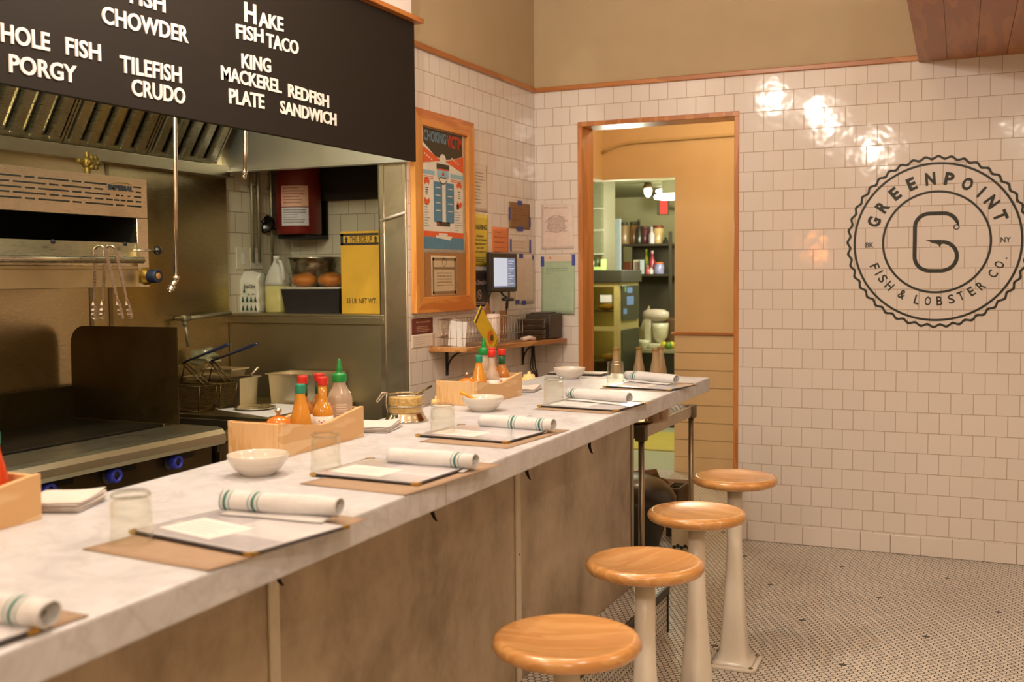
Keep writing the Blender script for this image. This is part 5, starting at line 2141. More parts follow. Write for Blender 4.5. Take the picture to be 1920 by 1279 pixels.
# black pan lid hung on the pipe
P = ony(496, 420, 4.9)
b = MB()
m = T_((P.x, 4.9, P.z)) @ RZ(0.5) @ RX(math.radians(68))
b.lathe([(0, 0.018), (0.03, 0.017), (0.05, 0.008), (0.056, 0.0), (0.052, 0.0), (0.03, 0.012), (0, 0.013)], 28, m=m)
b.lathe([(0, 0.018), (0.010, 0.019), (0.013, 0.032), (0.008, 0.04), (0, 0.041)], 14, m=m)
b.cyl((P.x - 0.0, 4.915, P.z - 0.01), (P.x + 0.02, 4.99, P.z - 0.03), 0.004, 8)
solo('black_lid', b, mat('black lid enamel', (22, 20, 18), rough=0.25, coat=0.4), 'black domed lid hanging beside the red tank', 'lid')

# conduits and switch plates on the recess left wall
for k, (px, lab) in enumerate(((474, 'left one of the thin wall conduits in the pass through recess'), (486, 'second wall conduit from the left in the pass through recess'), (510, 'wall conduit nearest the red tank in the pass through recess'))):
    P = onx(px, 430, -3.682)
    b = MB()
    b.tube([(-3.684, P.y, 1.60 if k < 2 else 1.45), (-3.684, P.y, 2.0), (-3.684, P.y, 2.6)], 0.009, 10)
    b.box(-3.699, -3.69, P.y - 0.016, P.y + 0.016, 2.0, 2.012)
    solo('wall_conduit', b, galv, lab, 'conduit', 'conduits in the recess')
for px, lab in ((455, 'cream double switch plate on the recess wall'), (480, 'white switch plate below the conduits on the recess wall')):
    P = onx(px, 484, -3.698)
    t = thing('switch_plate', lab, 'switch', (-3.6995, P.y, P.z - 0.06), math.pi / 2)
    b = MB()
    b.box(-0.055, 0.055, -0.006, 0, 0, 0.115, bev=0.002)
    b.build('plate', mat('cream switch plastic', (214, 208, 182), rough=0.4), t, local=True)
    b = MB()
    b.box(-0.014, 0.014, -0.009, -0.006, 0.025, 0.09, bev=0.001)
    b.build('rocker', mat('white switch plastic', (224, 222, 208), rough=0.3), t, local=True)

# white rod stuck across the post
A, B = ony(713, 413, YE - 0.02), ony(757, 399, YE - 0.022)
b = MB()
b.tube([A, A + (B - A) * 0.35, A + (B - A) * 0.36, B], [0.005, 0.0055, 0.007, 0.006], 10)
b.cyl(B, B + Vector((0, 0.012, 0)), 0.007, 10)
solo('white_rod', b, mat('white rod plastic', (226, 214, 204), rough=0.4), 'slim white rod fixed across the steel post', 'rod')

# ------------------------------------------------------------------ things on the poster wall
def sheet(name, label, cat, wall, u0, u1, z0, z1, m, th=0.0012, group=None, curl=0.0):
    """paper on a wall: wall 'L' = poster wall (u is y), 'B' = back wall (u is x)"""
    loc, rz = ((LW + 0.0004, u0, z0), math.pi / 2) if wall == 'L' else ((u0, BW - 0.0004, z0), 0.0)
    t = thing(name, label, cat, loc, rz, group)
    w, h = u1 - u0, z1 - z0
    b = MB()
    n = 10
    vs, fs = [], []
    for i in range(n + 1):
        for j in range(n + 1):
            u, v = i / n, j / n
            vs.append((w * u, -th - curl * ((1 - v) ** 2 * (0.4 + 0.6 * u)), h * v))
    for i in range(n):
        for j in range(n):
            a = i * (n + 1) + j
            fs.append((a, a + n + 1, a + n + 2, a + 1))
    b.add(vs, fs, 0, True)
    g = bmesh.ops.extrude_face_region(b.bm, geom=b.bm.faces[:])
    bmesh.ops.translate(b.bm, verts=[v for v in g['geom'] if isinstance(v, bmesh.types.BMVert)], vec=(0, th * 0.7, 0))
    o = b.build('paper', m, t, local=True)
    return t, w, h, -th - 0.0006


bluetape = mat('blue painter tape', (70, 84, 168), rough=0.6)
offwhite = mat('off white paper', (226, 210, 194), rough=0.6, noise=0.02)


def tape(t, x, z, w, h, y=-0.003):
    b = MB()
    b.box(x - w / 2, x + w / 2, y, y + 0.0006, z - h / 2, z + h / 2)
    b.build('tape', bluetape, t, local=True)


# framed cork board with the choking poster and a certificate
fy0, fy1, fz0, fz1 = 4.575, 5.222, 1.335, 2.325
t = thing('notice_board', 'orange wood framed cork board holding a choking victim poster', 'board', (LW, fy0, fz0), math.pi / 2)
w, h = fy1 - fy0, fz1 - fz0
fw = 0.078
b = MB()
b.box(0.02, w - 0.02, -0.012, -0.001, 0.02, h - 0.02)
b.build('cork_panel', mat('cork', (168, 120, 70), rough=0.85, noise=0.2, scale=160), t, local=True)
for nm, pts in (('frame_rail', [(0, 0), (w, 0), (w - fw, fw), (fw, fw)]), ('frame_rail', [(0, h), (fw, h - fw), (w - fw, h - fw), (w, h)]),
                ('frame_stile', [(0, 0), (fw, fw), (fw, h - fw), (0, h)]), ('frame_stile', [(w, 0), (w, h), (w - fw, h - fw), (w - fw, fw)])):
    b = MB()
    b.prism(pts, 0.0, 0.030, RX(math.pi / 2), bev=0.0025)
    b.build(nm, framewood if nm == 'frame_stile' else wood('board frame rail wood', (226, 150, 68), (196, 112, 42), 'X', rough=0.4), t, local=True)
ptr = {'white': mat('poster white', (228, 222, 208), rough=0.5), 'dark': mat('poster dark brown', (60, 54, 42), rough=0.5), 'orange': mat('poster orange', (226, 96, 48), rough=0.5),
       'blue': mat('poster blue', (82, 132, 160), rough=0.5), 'sky': mat('poster light blue', (150, 190, 208), rough=0.5), 'red': mat('poster red', (186, 62, 40), rough=0.5), 'steel': mat('poster steel blue', (104, 136, 154), rough=0.5)}
t, w, h, yi = sheet('choking_poster', 'illustrated choking victim poster pinned in the wood framed board', 'poster', 'L', 4.663, 5.142, 1.632, 2.262, ptr['white'])
t.location.x = LW + 0.0122
keys = list(ptr)
M_ = [ptr[k] for k in keys]
K = {k: i for i, k in enumerate(keys)}
b = MB()
b.panel([(w * 0.05, h * 0.97), (w * 0.05, h * 0.855), (w * 0.30, h * 0.765), (w * 0.50, h * 0.745), (w * 0.70, h * 0.765), (w * 0.93, h * 0.80), (w * 0.93, h * 0.97)][::-1], yi, K['dark'])
b.build('dark_band', M_, t, local=True, recalc=False)
b = MB()
b.panel([(w * 0.02, h * 0.83), (w * 0.02, h * 0.695), (w * 0.44, h * 0.735)][::1], yi - 0.0004, K['orange'])
b.panel([(w * 0.52, h * 0.735), (w * 0.95, h * 0.665), (w * 0.95, h * 0.80)], yi - 0.0004, K['orange'])
for k in range(4):
    for s_ in (0, 1):
        x0 = w * (0.06 + 0.05 * k) if not s_ else w * (0.66 + 0.05 * k)
        b.rect(x0, x0 + w * 0.03, h * (0.775 - 0.012 * k) - h * 0.012, h * (0.775 - 0.012 * k), yi - 0.0007, K['white'])
b.build('orange_megaphones', M_, t, local=True, recalc=False)
b = MB()
b.text('CHOKING', w * 0.06, w * 0.55, h * 0.87, h * 0.955, yi - 0.0006, K['steel'], bold=0.03)
b.text('VICTIM', w * 0.57, w * 0.92, h * 0.85, h * 0.955, yi - 0.0006, K['red'], bold=0.03)
b.build('poster_heading', M_, t, local=True, recalc=False)
b = MB()
b.disc(w * 0.47, h * 0.745, h * 0.045, yi - 0.0008, K['white'], sx=1.2)
b.disc(w * 0.47, h * 0.63, h * 0.078, yi - 0.0008, K['white'], sx=0.95)
b.ring(w * 0.47, h * 0.63, lambda a: h * 0.078, h * 0.008, yi - 0.001, K['dark'], n=32)
b.rect(w * 0.33, w * 0.61, h * 0.665, h * 0.71, yi - 0.0011, K['dark'])
b.rect(w * 0.34, w * 0.60, h * 0.605, h * 0.66, yi - 0.0011, K['sky'])
b.rect(w * 0.36, w * 0.58, h * 0.66, h * 0.672, yi - 0.0013, K['orange'])
b.panel([(w * 0.44, h * 0.62), (w * 0.50, h * 0.62), (w * 0.47, h * 0.66)], yi - 0.0013, K['red'])
b.rect(w * 0.40, w * 0.54, h * 0.596, h * 0.606, yi - 0.0013, K['dark'])
b.build('round_face', M_, t, local=True, recalc=False)
for x0, x1 in ((0.03, 0.29), (0.64, 0.95)):
    b = MB()
    b.rect(w * x0, w * x1, h * 0.61, h * 0.645, yi, K['sky'])
    b.lines(w * (x0 + 0.02), w * (x1 - 0.02), h * 0.60, 2, h * 0.014, yi, h * 0.007, K['orange'], 3)
    b.build('blue_caption', M_, t, local=True, recalc=False)
for x0, x1 in ((0.26, 0.45), (0.53, 0.72)):
    b = MB()
    pts = arc(w * (x0 + 0.03), h * 0.265, w * 0.03, math.pi, 1.5 * math.pi, 4) + arc(w * (x1 - 0.03), h * 0.265, w * 0.03, 1.5 * math.pi, 2 * math.pi, 4) + [(w * x1, h * 0.565), (w * x0, h * 0.565)]
    b.panel(pts, yi, K['blue'])
    for k in range(4):
        b.rect(w * (x0 + 0.04), w * (x1 - 0.04), h * (0.335 + 0.06 * k), h * (0.341 + 0.06 * k), yi - 0.0004, K['white'])
    b.build('blue_column', M_, t, local=True, recalc=False)
for cx in (0.115, 0.845):
    b = MB()
    n = 24
    for q in range(4):
        vs, fs = [], []
        for k in range(9):
            a = math.pi / 4 + q * math.pi / 2 + (k / 8) * math.pi / 2
            for r in (0.075, 0.125):
                vs.append((w * cx + w * r * 0.75 * math.cos(a), yi, h * 0.48 + w * r * 1.15 * math.sin(a)))
        b.add(vs, [(2 * k, 2 * k + 1, 2 * k + 3, 2 * k + 2)[::-1] for k in range(8)], K['orange'] if q % 2 == 0 else K['white'])
    b.lines(w * (cx - 0.03), w * (cx + 0.03), h * 0.51, 4, h * 0.017, yi, h * 0.007, K['dark'], 4)
    b.build('life_ring', M_, t, local=True, recalc=False)
b = MB()
b.rect(w * 0.32, w * 0.62, h * 0.215, h * 0.25, yi, K['dark'])
b.rect(w * 0.33, w * 0.37, h * 0.22, h * 0.245, yi - 0.0003, K['red'])
b.rect(w * 0.78, w * 0.83, h * 0.36, h * 0.40, yi, K['dark'])
b.lines(w * 0.06, w * 0.20, h * 0.38, 9, h * 0.021, yi, h * 0.006, K['steel'], 5, jag=0.6)
b.lines(w * 0.74, w * 0.93, h * 0.34, 8, h * 0.021, yi, h * 0.006, K['steel'], 6, jag=0.6)
b.build('instructions', M_, t, local=True, recalc=False)
b = MB()
b.rect(w * 0.02, w * 0.94, h * 0.115, h * 0.17, yi, K['orange'])
b.rect(w * 0.02, w * 0.94, h * 0.03, h * 0.125, yi - 0.0003, K['blue'])
b.panel([(w * 0.30, h * 0.12), (w * 0.62, h * 0.105), (w * 0.67, h * 0.135), (w * 0.30, h * 0.14)], yi - 0.0006, K['white'])
b.rect(w * 0.36, w * 0.56, h * 0.14, h * 0.158, yi - 0.0006, K['white'])
b.build('sea_with_boat', M_, t, local=True, recalc=False)

t, w, h, yi = sheet('framed_certificate', 'cream certificate with patterned border pinned below the choking poster', 'certificate', 'L', 4.755, 5.03, 1.415, 1.618, mat('certificate paper', (206, 184, 150), rough=0.6))
t.location.x = LW + 0.0122
b = MB()
tan = mat('certificate border ink', (140, 112, 78), rough=0.6)
for x0, x1, z0, z1 in ((0.04, 0.96, 0.05, 0.12), (0.04, 0.96, 0.88, 0.95), (0.04, 0.10, 0.05, 0.95), (0.90, 0.96, 0.05, 0.95), (0.10, 0.90, 0.66, 0.72)):
    b.rect(w * x0, w * x1, h * z0, h * z1, yi)
b.ring(w * 0.5, h * 0.84, lambda a: h * 0.10, h * 0.02, yi, 0, 24)
b.lines(w * 0.18, w * 0.82, h * 0.58, 5, h * 0.075, yi, h * 0.02, 0, 8, center=True)
b.build('printing', tan, t, local=True, recalc=False)


def notice(label, wall, u0, u1, z0, z1, m, title=None, n=8, ink_=None, seed=0, name='wall_notice', tz=0.86, group=None, th=0.0012, head=None, curl=0.0):
    t, w, h, yi = sheet(name, label, 'notice', wall, u0, u1, z0, z1, m, th=th, group=group, curl=curl)
    b = MB()
    ink_ = ink_ or midprint
    if title:
        b.text(title, w * 0.12, w * 0.88, h * tz, h * (tz + 0.075), yi, 0, bold=0.03)
    if head:
        b.rect(w * 0.08, w * 0.22, h * 0.90, h * 0.93, yi, 0)
    if n:
        b.lines(w * 0.14, w * 0.86, h * (tz - 0.10), n, h * (tz - 0.22) / n, yi, h * 0.016, 0, seed, jag=0.5)
    b.build('printing', ink_, t, local=True, recalc=False)
    return t, w, h, yi


notice('white printed letter on the tile just right of the wood framed board', 'L', 5.232, 5.432, 1.864, 2.122, offwhite, None, 10, midprint, 3, tz=0.92, head=True)
yellow = mat('yellow warning paper', (222, 196, 66), rough=0.6)
t, w, h, yi = sheet('warning_sign', 'yellow WARNING sign about alcohol on the tile beside the board', 'sign', 'L', 5.229, 5.441, 1.568, 1.852, yellow)
b = MB()
b.text('WARNING', w * 0.10, w * 0.90, h * 0.70, h * 0.80, yi, bold=0.03)
for k, s_ in enumerate(('DRINKING', 'ALCOHOLIC BEVERAGES', 'DURING PREGNANCY', 'CAN CAUSE', 'BIRTH DEFECTS')):
    wd = 0.42 if k in (0, 3) else 0.78
    b.text(s_, w * (0.5 - wd / 2), w * (0.5 + wd / 2), h * (0.555 - k * 0.075), h * (0.595 - k * 0.075), yi, bold=0.02)
b.lines(w * 0.16, w * 0.88, h * 0.17, 3, h * 0.035, yi, h * 0.014, 0, 4)
b.build('printing', dkprint, t, local=True, recalc=False)
dkpaper = mat('dark grey sign card', (66, 56, 50), rough=0.5)
t, w, h, yi = sheet('no_smoking_sign', 'dark No Smoking sign below the yellow warning', 'sign', 'L', 5.229, 5.449, 1.348, 1.545, dkpaper)
b = MB()
b.text('No Smoking', w * 0.03, w * 0.93, h * 0.57, h * 0.74, yi, bold=0.02)
b.ring(w * 0.42, h * 0.34, lambda a: h * 0.10 * (1 + 0.15 * abs(math.sin(a))), h * 0.025, yi, 0, 32)
b.stroke([(w * 0.36, h * 0.40), (w * 0.48, h * 0.28)], h * 0.025, yi - 0.0003)
b.lines(w * 0.1, w * 0.9, h * 0.12, 2, h * 0.05, yi, h * 0.014, 0, 9)
b.build('printing', mat('pink white print', (214, 190, 178), rough=0.6), t, local=True, recalc=False)
t, w, h, yi = sheet('red_card', 'small dark red card with white lines under the framed board', 'sign', 'L', 4.573, 4.785, 1.232, 1.31, mat('dark red card', (110, 44, 28), rough=0.5))
b = MB()
b.text('How are we doing?', w * 0.20, w * 0.88, h * 0.66, h * 0.84, yi, bold=0.02)
b.lines(w * 0.22, w * 0.88, h * 0.48, 4, h * 0.10, yi, h * 0.035, 0, 12)
b.build('printing', mat('pale red print', (206, 150, 120), rough=0.6), t, local=True, recalc=False)
notice('white letter tail hanging below the dark red card', 'L', 4.566, 4.80, 1.165, 1.2305, offwhite, None, 4, midprint, 13, tz=0.9)
notice('pale paper note right of the dark red card under the framed board', 'L', 4.86, 5.048, 1.207, 1.315, offwhite, None, 6, midprint, 14, tz=0.95)
notice('orange printed sheet half behind the monitor', 'L', 5.486, 5.71, 1.60, 1.79, mat('orange paper', (230, 138, 84), rough=0.6), None, 5, mat('dark red print', (150, 70, 44), rough=0.6), 15, tz=0.95)
t, w, h, yi = notice('brown cardboard square held by blue tape near the room corner', 'L', 5.725, 6.018, 1.79, 1.942, mat('brown cardboard', (150, 114, 76), rough=0.8, noise=0.1), None, 3, mat('pencil marks', (110, 82, 56), rough=0.7), 16, th=0.003)
for x, z, tw, th_ in ((w * 0.5, h, 0.06, 0.026), (w * 0.5, 0.0, 0.085, 0.026), (0.0, h * 0.55, 0.02, 0.075), (w, h * 0.3, 0.02, 0.06)):
    tape(t, x, z, tw, th_, -0.0045)
t, w, h, yi = notice('small white handwritten strip with blue tape at both ends, below the cardboard', 'L', 5.735, 6.03, 1.652, 1.73, offwhite, None, 3, midprint, 17, tz=0.9)
tape(t, 0.006, h * 0.5, 0.022, h * 0.95)
tape(t, w - 0.006, h * 0.5, 0.022, h * 1.05)
t, w, h, yi = notice('tall blank white sheet with blue tape between monitor and room corner', 'L', 5.80, 6.085, 1.345, 1.64, mat('plain white sheet', (232, 214, 200), rough=0.6), None, 0)
for x, z in ((w * 0.30, h * 0.97), (w * 0.92, h * 0.95), (w * 0.10, h * 0.05), (w * 0.42, h * 0.03)):
    tape(t, x, z, 0.06 if x < w * 0.8 else 0.02, 0.026)
t, w, h, yi = sheet('permit_sheet', 'white permit with a large round print on the back wall beside the door casing', 'notice', 'B', -2.557, -2.349, 1.672, 1.945, mat('permit paper', (232, 214, 206), rough=0.5))
b = MB()
b.rect(w * 0.08, w * 0.22, h * 0.915, h * 0.935, yi)
b.lines(w * 0.26, w * 0.86, h * 0.93, 2, h * 0.025, yi, h * 0.007, 0, 1)
b.ring(w * 0.46, h * 0.56, lambda a: h * 0.19, h * 0.008, yi, 0, 40)
b.lines(w * 0.12, w * 0.82, h * 0.72, 13, h * 0.026, yi, h * 0.010, 0, 2, jag=0.35, center=True)
b.build('printing', mat('faint brown print', (150, 124, 108), rough=0.6), t, local=True, recalc=False)
t, w, h, yi = notice('pale green lined sheet hung by blue tape beside the door casing', 'B', -2.560, -2.342, 1.282, 1.60, mat('pale green paper', (176, 200, 172), rough=0.6, noise=0.05), None, 16, mat('green grey print', (140, 168, 142), rough=0.6), 18, tz=0.97, curl=0.02)
t, w, h, yi = sheet('white_backing_sheet', 'white sheet top showing above the pale green one on the back wall', 'notice', 'B', -2.556, -2.346, 1.595, 1.632, offwhite)
tape(t, 0.004, 0.004, 0.022, 0.06)
tape(t, w - 0.004, 0.012, 0.022, 0.068)
b = MB()
b.disc(w * 0.26, 0.026, 0.006, yi, 0, sx=1.3)
b.build('red_mark', mat('pale red mark', (226, 120, 104), rough=0.6), t, local=True, recalc=False)

# ------------------------------------------------------------------ monitor
t = thing('order_monitor', 'black order monitor with lit white and blue screen on the poster wall', 'monitor', (-2.515, 5.30, 1.425), math.pi / 2)
b = MB()
b.box(0, 0.35, 0, 0.032, 0, 0.218, bev=0.008, seg=3)
b.box(0.12, 0.23, 0.032, 0.082, 0.06, 0.16)
mblack = mat('monitor black', (44, 40, 38), rough=0.4)
b.build('monitor_case', mblack, t, local=True)
scr = mat('lit screen white', (196, 214, 240), rough=0.2, emit=0.55, noise=0.01)
scr2 = mat('lit screen blue', (120, 142, 176), rough=0.2, emit=0.42, noise=0.02)
b = MB()
b.rect(0.034, 0.212, 0.034, 0.188, -0.0008, 0)
b.rect(0.212, 0.318, 0.026, 0.188, -0.0008, 1)
b.rect(0.034, 0.212, 0.026, 0.034, -0.0008, 1)
for k in range(10):
    b.rect(0.222, 0.30 - 0.02 * (k % 3), 0.170 - k * 0.014, 0.174 - k * 0.014, -0.0012, 0)
b.build('screen', [scr, scr2], t, local=True, recalc=False)
b = MB()
b.tube([(0.19, 0.03, 0.0), (0.20, 0.02, -0.02), (0.205, 0.0, -0.03)], 0.006, 8)
b.lathe([(0, 0), (0.03, 0.002), (0.034, 0.010), (0.028, 0.020), (0, 0.022)], 20, m=T_((0.205, -0.005, -0.052)), sx=1.5)
b.build('card_reader', mblack, t, local=True)
b = MB()
b.tube([(0.345, 0.04, 0.19), (0.40, 0.05, 0.16), (0.41, 0.06, 0.11), (0.37, 0.07, 0.07), (0.40, 0.075, 0.03), (0.41, 0.08, -0.03), (0.38, 0.078, -0.07), (0.37, 0.08, -0.10), (0.36, 0.08, -0.20), (0.36, 0.08, -0.27)], 0.004, 8)
b.tube([(0.06, 0.03, 0.0), (0.05, 0.05, -0.06), (0.05, 0.06, -0.11), (0.08, 0.05, -0.13), (0.12, 0.04, -0.11)], 0.0035, 8)
b.build('cable', mat('black cable', (40, 36, 34), rough=0.5), t, local=True)
b = MB()
b.cyl((0.376, 0.078, -0.06), (0.372, 0.08, -0.10), 0.009, 10)
b.build('cable_plug', mblack, t, local=True)

# ------------------------------------------------------------------ wall shelf and what stands on it


def zs(y):
    return 1.164 - (y - 4.74) * 0.0205


t = thing('wall_shelf', 'narrow wooden wall shelf under the monitor on iron brackets', 'shelf', (LW, 5.4, 1.11))
b = MB()
lo = [(LW + 0.001, 4.74), (-2.385, 4.74), (-2.385, 6.085), (LW + 0.001, 6.085)]
b.hexa([(x, y, zs(y) - 0.025) for x, y in lo], [(x, y, zs(y)) for x, y in lo])
bmesh.ops.bevel(b.bm, geom=b.bm.edges[:], offset=0.002, segments=1, affect='EDGES')
b.build('board', shelfwood, t)
iron = mat('black iron', (36, 32, 28), rough=0.5)
for y in (4.93, 5.90):
    b = MB()
    zz = zs(y) - 0.026
    b.box(LW + 0.0005, LW + 0.006, y - 0.011, y + 0.011, zz - 0.13, zz)
    b.box(LW + 0.006, LW + 0.16, y - 0.011, y + 0.011, zz - 0.005, zz)
    pts = [(LW + 0.006 + 0.10 * (1 - math.cos(a)), y, zz - 0.005 - 0.10 * (1 - math.sin(a))) for a in [k * math.pi / 16 for k in range(9)]]
    b.tube(pts, 0.005, 8)
    b.build('bracket', iron, t)
b = MB()
for k in range(3):
    y = 5.99 + 0.018 * k
    b.tube([(LW + 0.03, y - 0.02, 1.105), (LW + 0.022, y, 1.04), (LW + 0.02, y + 0.02 * (k - 1), 0.96), (LW + 0.03, y + 0.03, 0.91), (LW + 0.02, y + 0.02, 0.86)], 0.0045, 8)
solo('dangling_cables', b, mat('dark dangling cable', (52, 46, 42), rough=0.5), 'dark cables hanging below the right end of the wall shelf', 'cable')

wirem = mat('thin chrome wire', (196, 184, 168), rough=0.25, metal=1)
y0, y1 = 4.80, 5.46
t = thing('wire_basket', 'chrome wire basket of papers at the left end of the wall shelf', 'basket', (-2.49, (y0 + y1) / 2, 1.16))
b = MB()
x0, x1 = -2.575, -2.402
zb = zs(5.1) + 0.004
zt = zb + 0.135
for k in range(19):
    y = y0 + (y1 - y0) * k / 18
    b.tube([(x1, y, zt), (x1, y, zb), (x0, y, zb), (x0, y, zt)], 0.0013, 5)
for k in range(6):
    x = x0 + (x1 - x0) * k / 5
    b.tube([(x, y0, zt), (x, y0, zb), (x, y1, zb), (x, y1, zt)], 0.0013, 5)
b.build('basket_wires', wirem, t)
b = MB()
for z_, r in ((zt, 0.0028), (zb + 0.045, 0.0018), (zb + 0.002, 0.0022)):
    b.tube([(x0, y0, z_), (x1, y0, z_), (x1, y1, z_), (x0, y1, z_)], r, 6, closed=True)
b.build('rim_wire', wirem, t)
b = MB()
b.box(-0.045, 0.045, -0.002, 0.002, 0, 0.125, m=T_((-2.49, 4.835, zb + 0.003)) @ RZ(0.2) @ RY(0.1))
solo('white_envelope', b, paperm, 'white envelope standing in the left end of the wire basket', 'paper')
b = MB()
b.lathe([(0.010, 0), (0.034, 0), (0.036, 0.002), (0.036, 0.148), (0.034, 0.150), (0.010, 0.150), (0.010, 0.0)], 28, m=T_((-2.452, 5.19, zb + 0.003)))
solo('paper_roll', b, mat('receipt roll paper', (228, 208, 200), rough=0.7), 'white receipt paper roll standing in the wire basket', 'roll')
b = MB()
b.prism([(-0.06, 0), (0.06, 0), (0.045, 0.14), (0.0, 0.21), (-0.04, 0.17)], -0.004, 0.004, T_((-2.552, 5.33, zb + 0.003)) @ RZ(math.pi / 2) @ RX(math.pi / 2))
solo('brown_card', b, mat('brown kraft card', (158, 112, 70), rough=0.8), 'brown card leaning at the back of the wire basket', 'card')
b = MB()
b.box(-0.045, 0.045, -0.002, 0.002, 0, 0.17, m=T_((-2.56, 5.52, zs(5.52) + 0.001)) @ RZ(math.pi / 2) @ RX(0.06))
solo('brown_card', b, MATS['brown kraft card'], 'brown card leaning on the wall between the wire basket and the dark printer', 'card')

# yellow packet leaning on the basket
A, B = onx(896, 588, -2.392), onx(930, 651, -2.378)
t = thing('yellow_packet', 'yellow banded packet with orange fruit picture leaning across the wire basket', 'packet', (A.x, B.y, B.z))
d = (A - B)
L = d.length
u = d.normalized()
nrm = Vector((1, 0, 0))
wv = u.cross(nrm).normalized()
if wv.y < 0:
    wv = -wv
m = Matrix(((wv.x, -nrm.x, u.x, B.x), (wv.y, -nrm.y, u.y, B.y), (wv.z, -nrm.z, u.z, B.z), (0, 0, 0, 1)))
b = MB()
b.box(-0.055, 0.055, 0, 0.006, 0, L, bev=0.002, m=m)
b.build('packet_body', mat('bright yellow card', (226, 188, 40), rough=0.4, coat=0.3), t)
b = MB()
b.disc(0.0, L * 0.30, 0.036, -0.0008, 0, sx=1.0, m=m)
b.disc(0.005, L * 0.26, 0.018, -0.0012, 1, sx=1.0, m=m)
PK = [mat('orange picture', (226, 120, 30), rough=0.4), mat('dark packet print', (90, 70, 30), rough=0.5)]
b.build('picture', PK, t, recalc=False)
b = MB()
b.rect(-0.045, 0.045, L * 0.04, L * 0.06, -0.0008, 1, m=m)
b.rect(-0.052, 0.052, L * 0.93, L * 0.985, -0.0008, 1, m=m)
b.build('printed_band', PK, t, recalc=False)

# stack of dark dishes, printer, white curved piece of unknown use
for k in range(4):
    b = MB()
    zz = zs(5.77) + 0.0015 + k * 0.030
    b.lathe([(0, 0), (0.075, 0), (0.083, 0.003), (0.084, 0.024), (0.086, 0.026), (0.086, 0.029), (0.080, 0.029), (0.078, 0.006), (0, 0.005)], 40, m=T_((-2.485 + 0.002 * (k % 2), 5.77, zz)))
    solo('dark_dish', b, mat('dark brown dish', (70, 58, 44), rough=0.25, coat=0.5), ['lowest of four stacked dark dishes on the wall shelf', 'second from below of four stacked dark dishes on the wall shelf', 'third from below of four stacked dark dishes on the wall shelf', 'topmost of four stacked dark dishes on the wall shelf'][k], 'dish', 'stacked dark dishes on the wall shelf')
t = thing('receipt_printer', 'dark grey receipt printer at the right end of the wall shelf', 'printer', (-2.49, 5.98, zs(5.98)))
b = MB()
b.box(-0.08, 0.08, -0.095, 0.095, 0.003, 0.15, bev=0.008, seg=3)
b.build('printer_case', mat('printer grey', (74, 64, 56), rough=0.5), t, local=True)
b = MB()
b.box(-0.06, 0.05, -0.07, 0.07, 0.1502, 0.158, bev=0.003)
b.build('printer_lid', mat('printer lid', (86, 78, 68), rough=0.45), t, local=True)
b = MB()
b.tube([(-2.40, 5.62, zs(5.62) + 0.012), (-2.405, 5.56, zs(5.56) + 0.020), (-2.41, 5.48, zs(5.48) + 0.016), (-2.42, 5.475, zs(5.45) + 0.012)], [0.011, 0.012, 0.011, 0.008], 10)
solo('plastic_piece', b, mat('white scoop plastic', (232, 212, 204), rough=0.4), 'white curved plastic scoop lying on the wall shelf in front of the dark dishes', 'piece')

# ------------------------------------------------------------------ emblem painted on the tile
EC = (-0.318, 1.672)
t = thing('wall_emblem', 'round dark green fish hook emblem with ring lettering on the white tile wall', 'emblem', (EC[0], BW - 0.0008, EC[1]))
paint = mat('dark green sign paint', (44, 44, 30), rough=0.5)
yE = -0.0004
sx_ = 0.262 / 338.0        # metres for one unit of the traced emblem
b = MB()
b.ring(0, 0, lambda a: 0.4395 + 0.0065 * math.cos(44 * a + 0.6), 0.0135, yE, n=528)
b.build('scalloped_ring', paint, t, local=True, recalc=False)
b = MB()
b.ring(0, 0, lambda a: 0.4095, 0.0118, yE, n=160)
b.build('outer_ring', paint, t, local=True, recalc=False)
b = MB()
b.ring(0, 0, lambda a: 0.2635, 0.0118, yE, n=128)
b.build('inner_ring', paint, t, local=True, recalc=False)


def put(b, ch, dx, dz, hgt, wid, ang, bold=0.0):
    m = T_((dx * sx_, 0, dz * sx_)) @ RY(-ang)
    b.text(ch, -wid / 2 * sx_, wid / 2 * sx_, -hgt / 2 * sx_, hgt / 2 * sx_, yE, bold=bold, m=m)


b = MB()
top = 'GREENPOINT'
wd = {'G': 66, 'R': 62, 'E': 56, 'N': 66, 'P': 60, 'O': 66, 'I': 17, 'T': 64}
angs = [160.0, 144.5, 128.5, 112.0, 95.5, 79.5, 63.5, 49.5, 37.0, 22.5]
for ch, a in zip(top, angs):
    a = math.radians(a)
    put(b, ch, 427 * math.cos(a), 427 * math.sin(a), 88, wd[ch], a - math.pi / 2, 0.045)
b.build('top_lettering', paint, t, local=True, recalc=False)
bot = [('F', 268, 810, 36), ('I', 296, 853, 10), ('S', 322, 893, 40), ('H', 366, 943, 44), ('&', 450, 1002, 46), ('L', 545, 1038, 34), ('O', 615, 1047, 40), ('B', 688, 1046, 38), ('S', 762, 1034, 40), ('T', 822, 1013, 38), ('E', 886, 982, 36), ('R', 944, 944, 40), ('C', 1016, 866, 42), ('O', 1054, 806, 42), ('.', 1097, 764, 12)]
b = MB()
for ch, px, py, wv_ in bot:
    if ch in '&LC' and len(b.bm.verts):
        b.build('bottom_lettering', paint, t, local=True, recalc=False)
        b = MB()
    dx, dz = px - 661, 648 - py
    a = math.atan2(dz, dx)
    put(b, ch, dx * 1.0, dz * 1.0, 62 if ch != '.' else 12, wv_, a + math.pi / 2, 0.02)
b.build('bottom_lettering', paint, t, local=True, recalc=False)
b = MB()
put(b, 'BK', 233 - 661, 648 - 660, 36, 54, 0, 0.02)
put(b, 'NY', 1090 - 661, 648 - 642, 36, 62, 0, 0.02)
b.build('side_letters', paint, t, local=True, recalc=False)
b = MB()


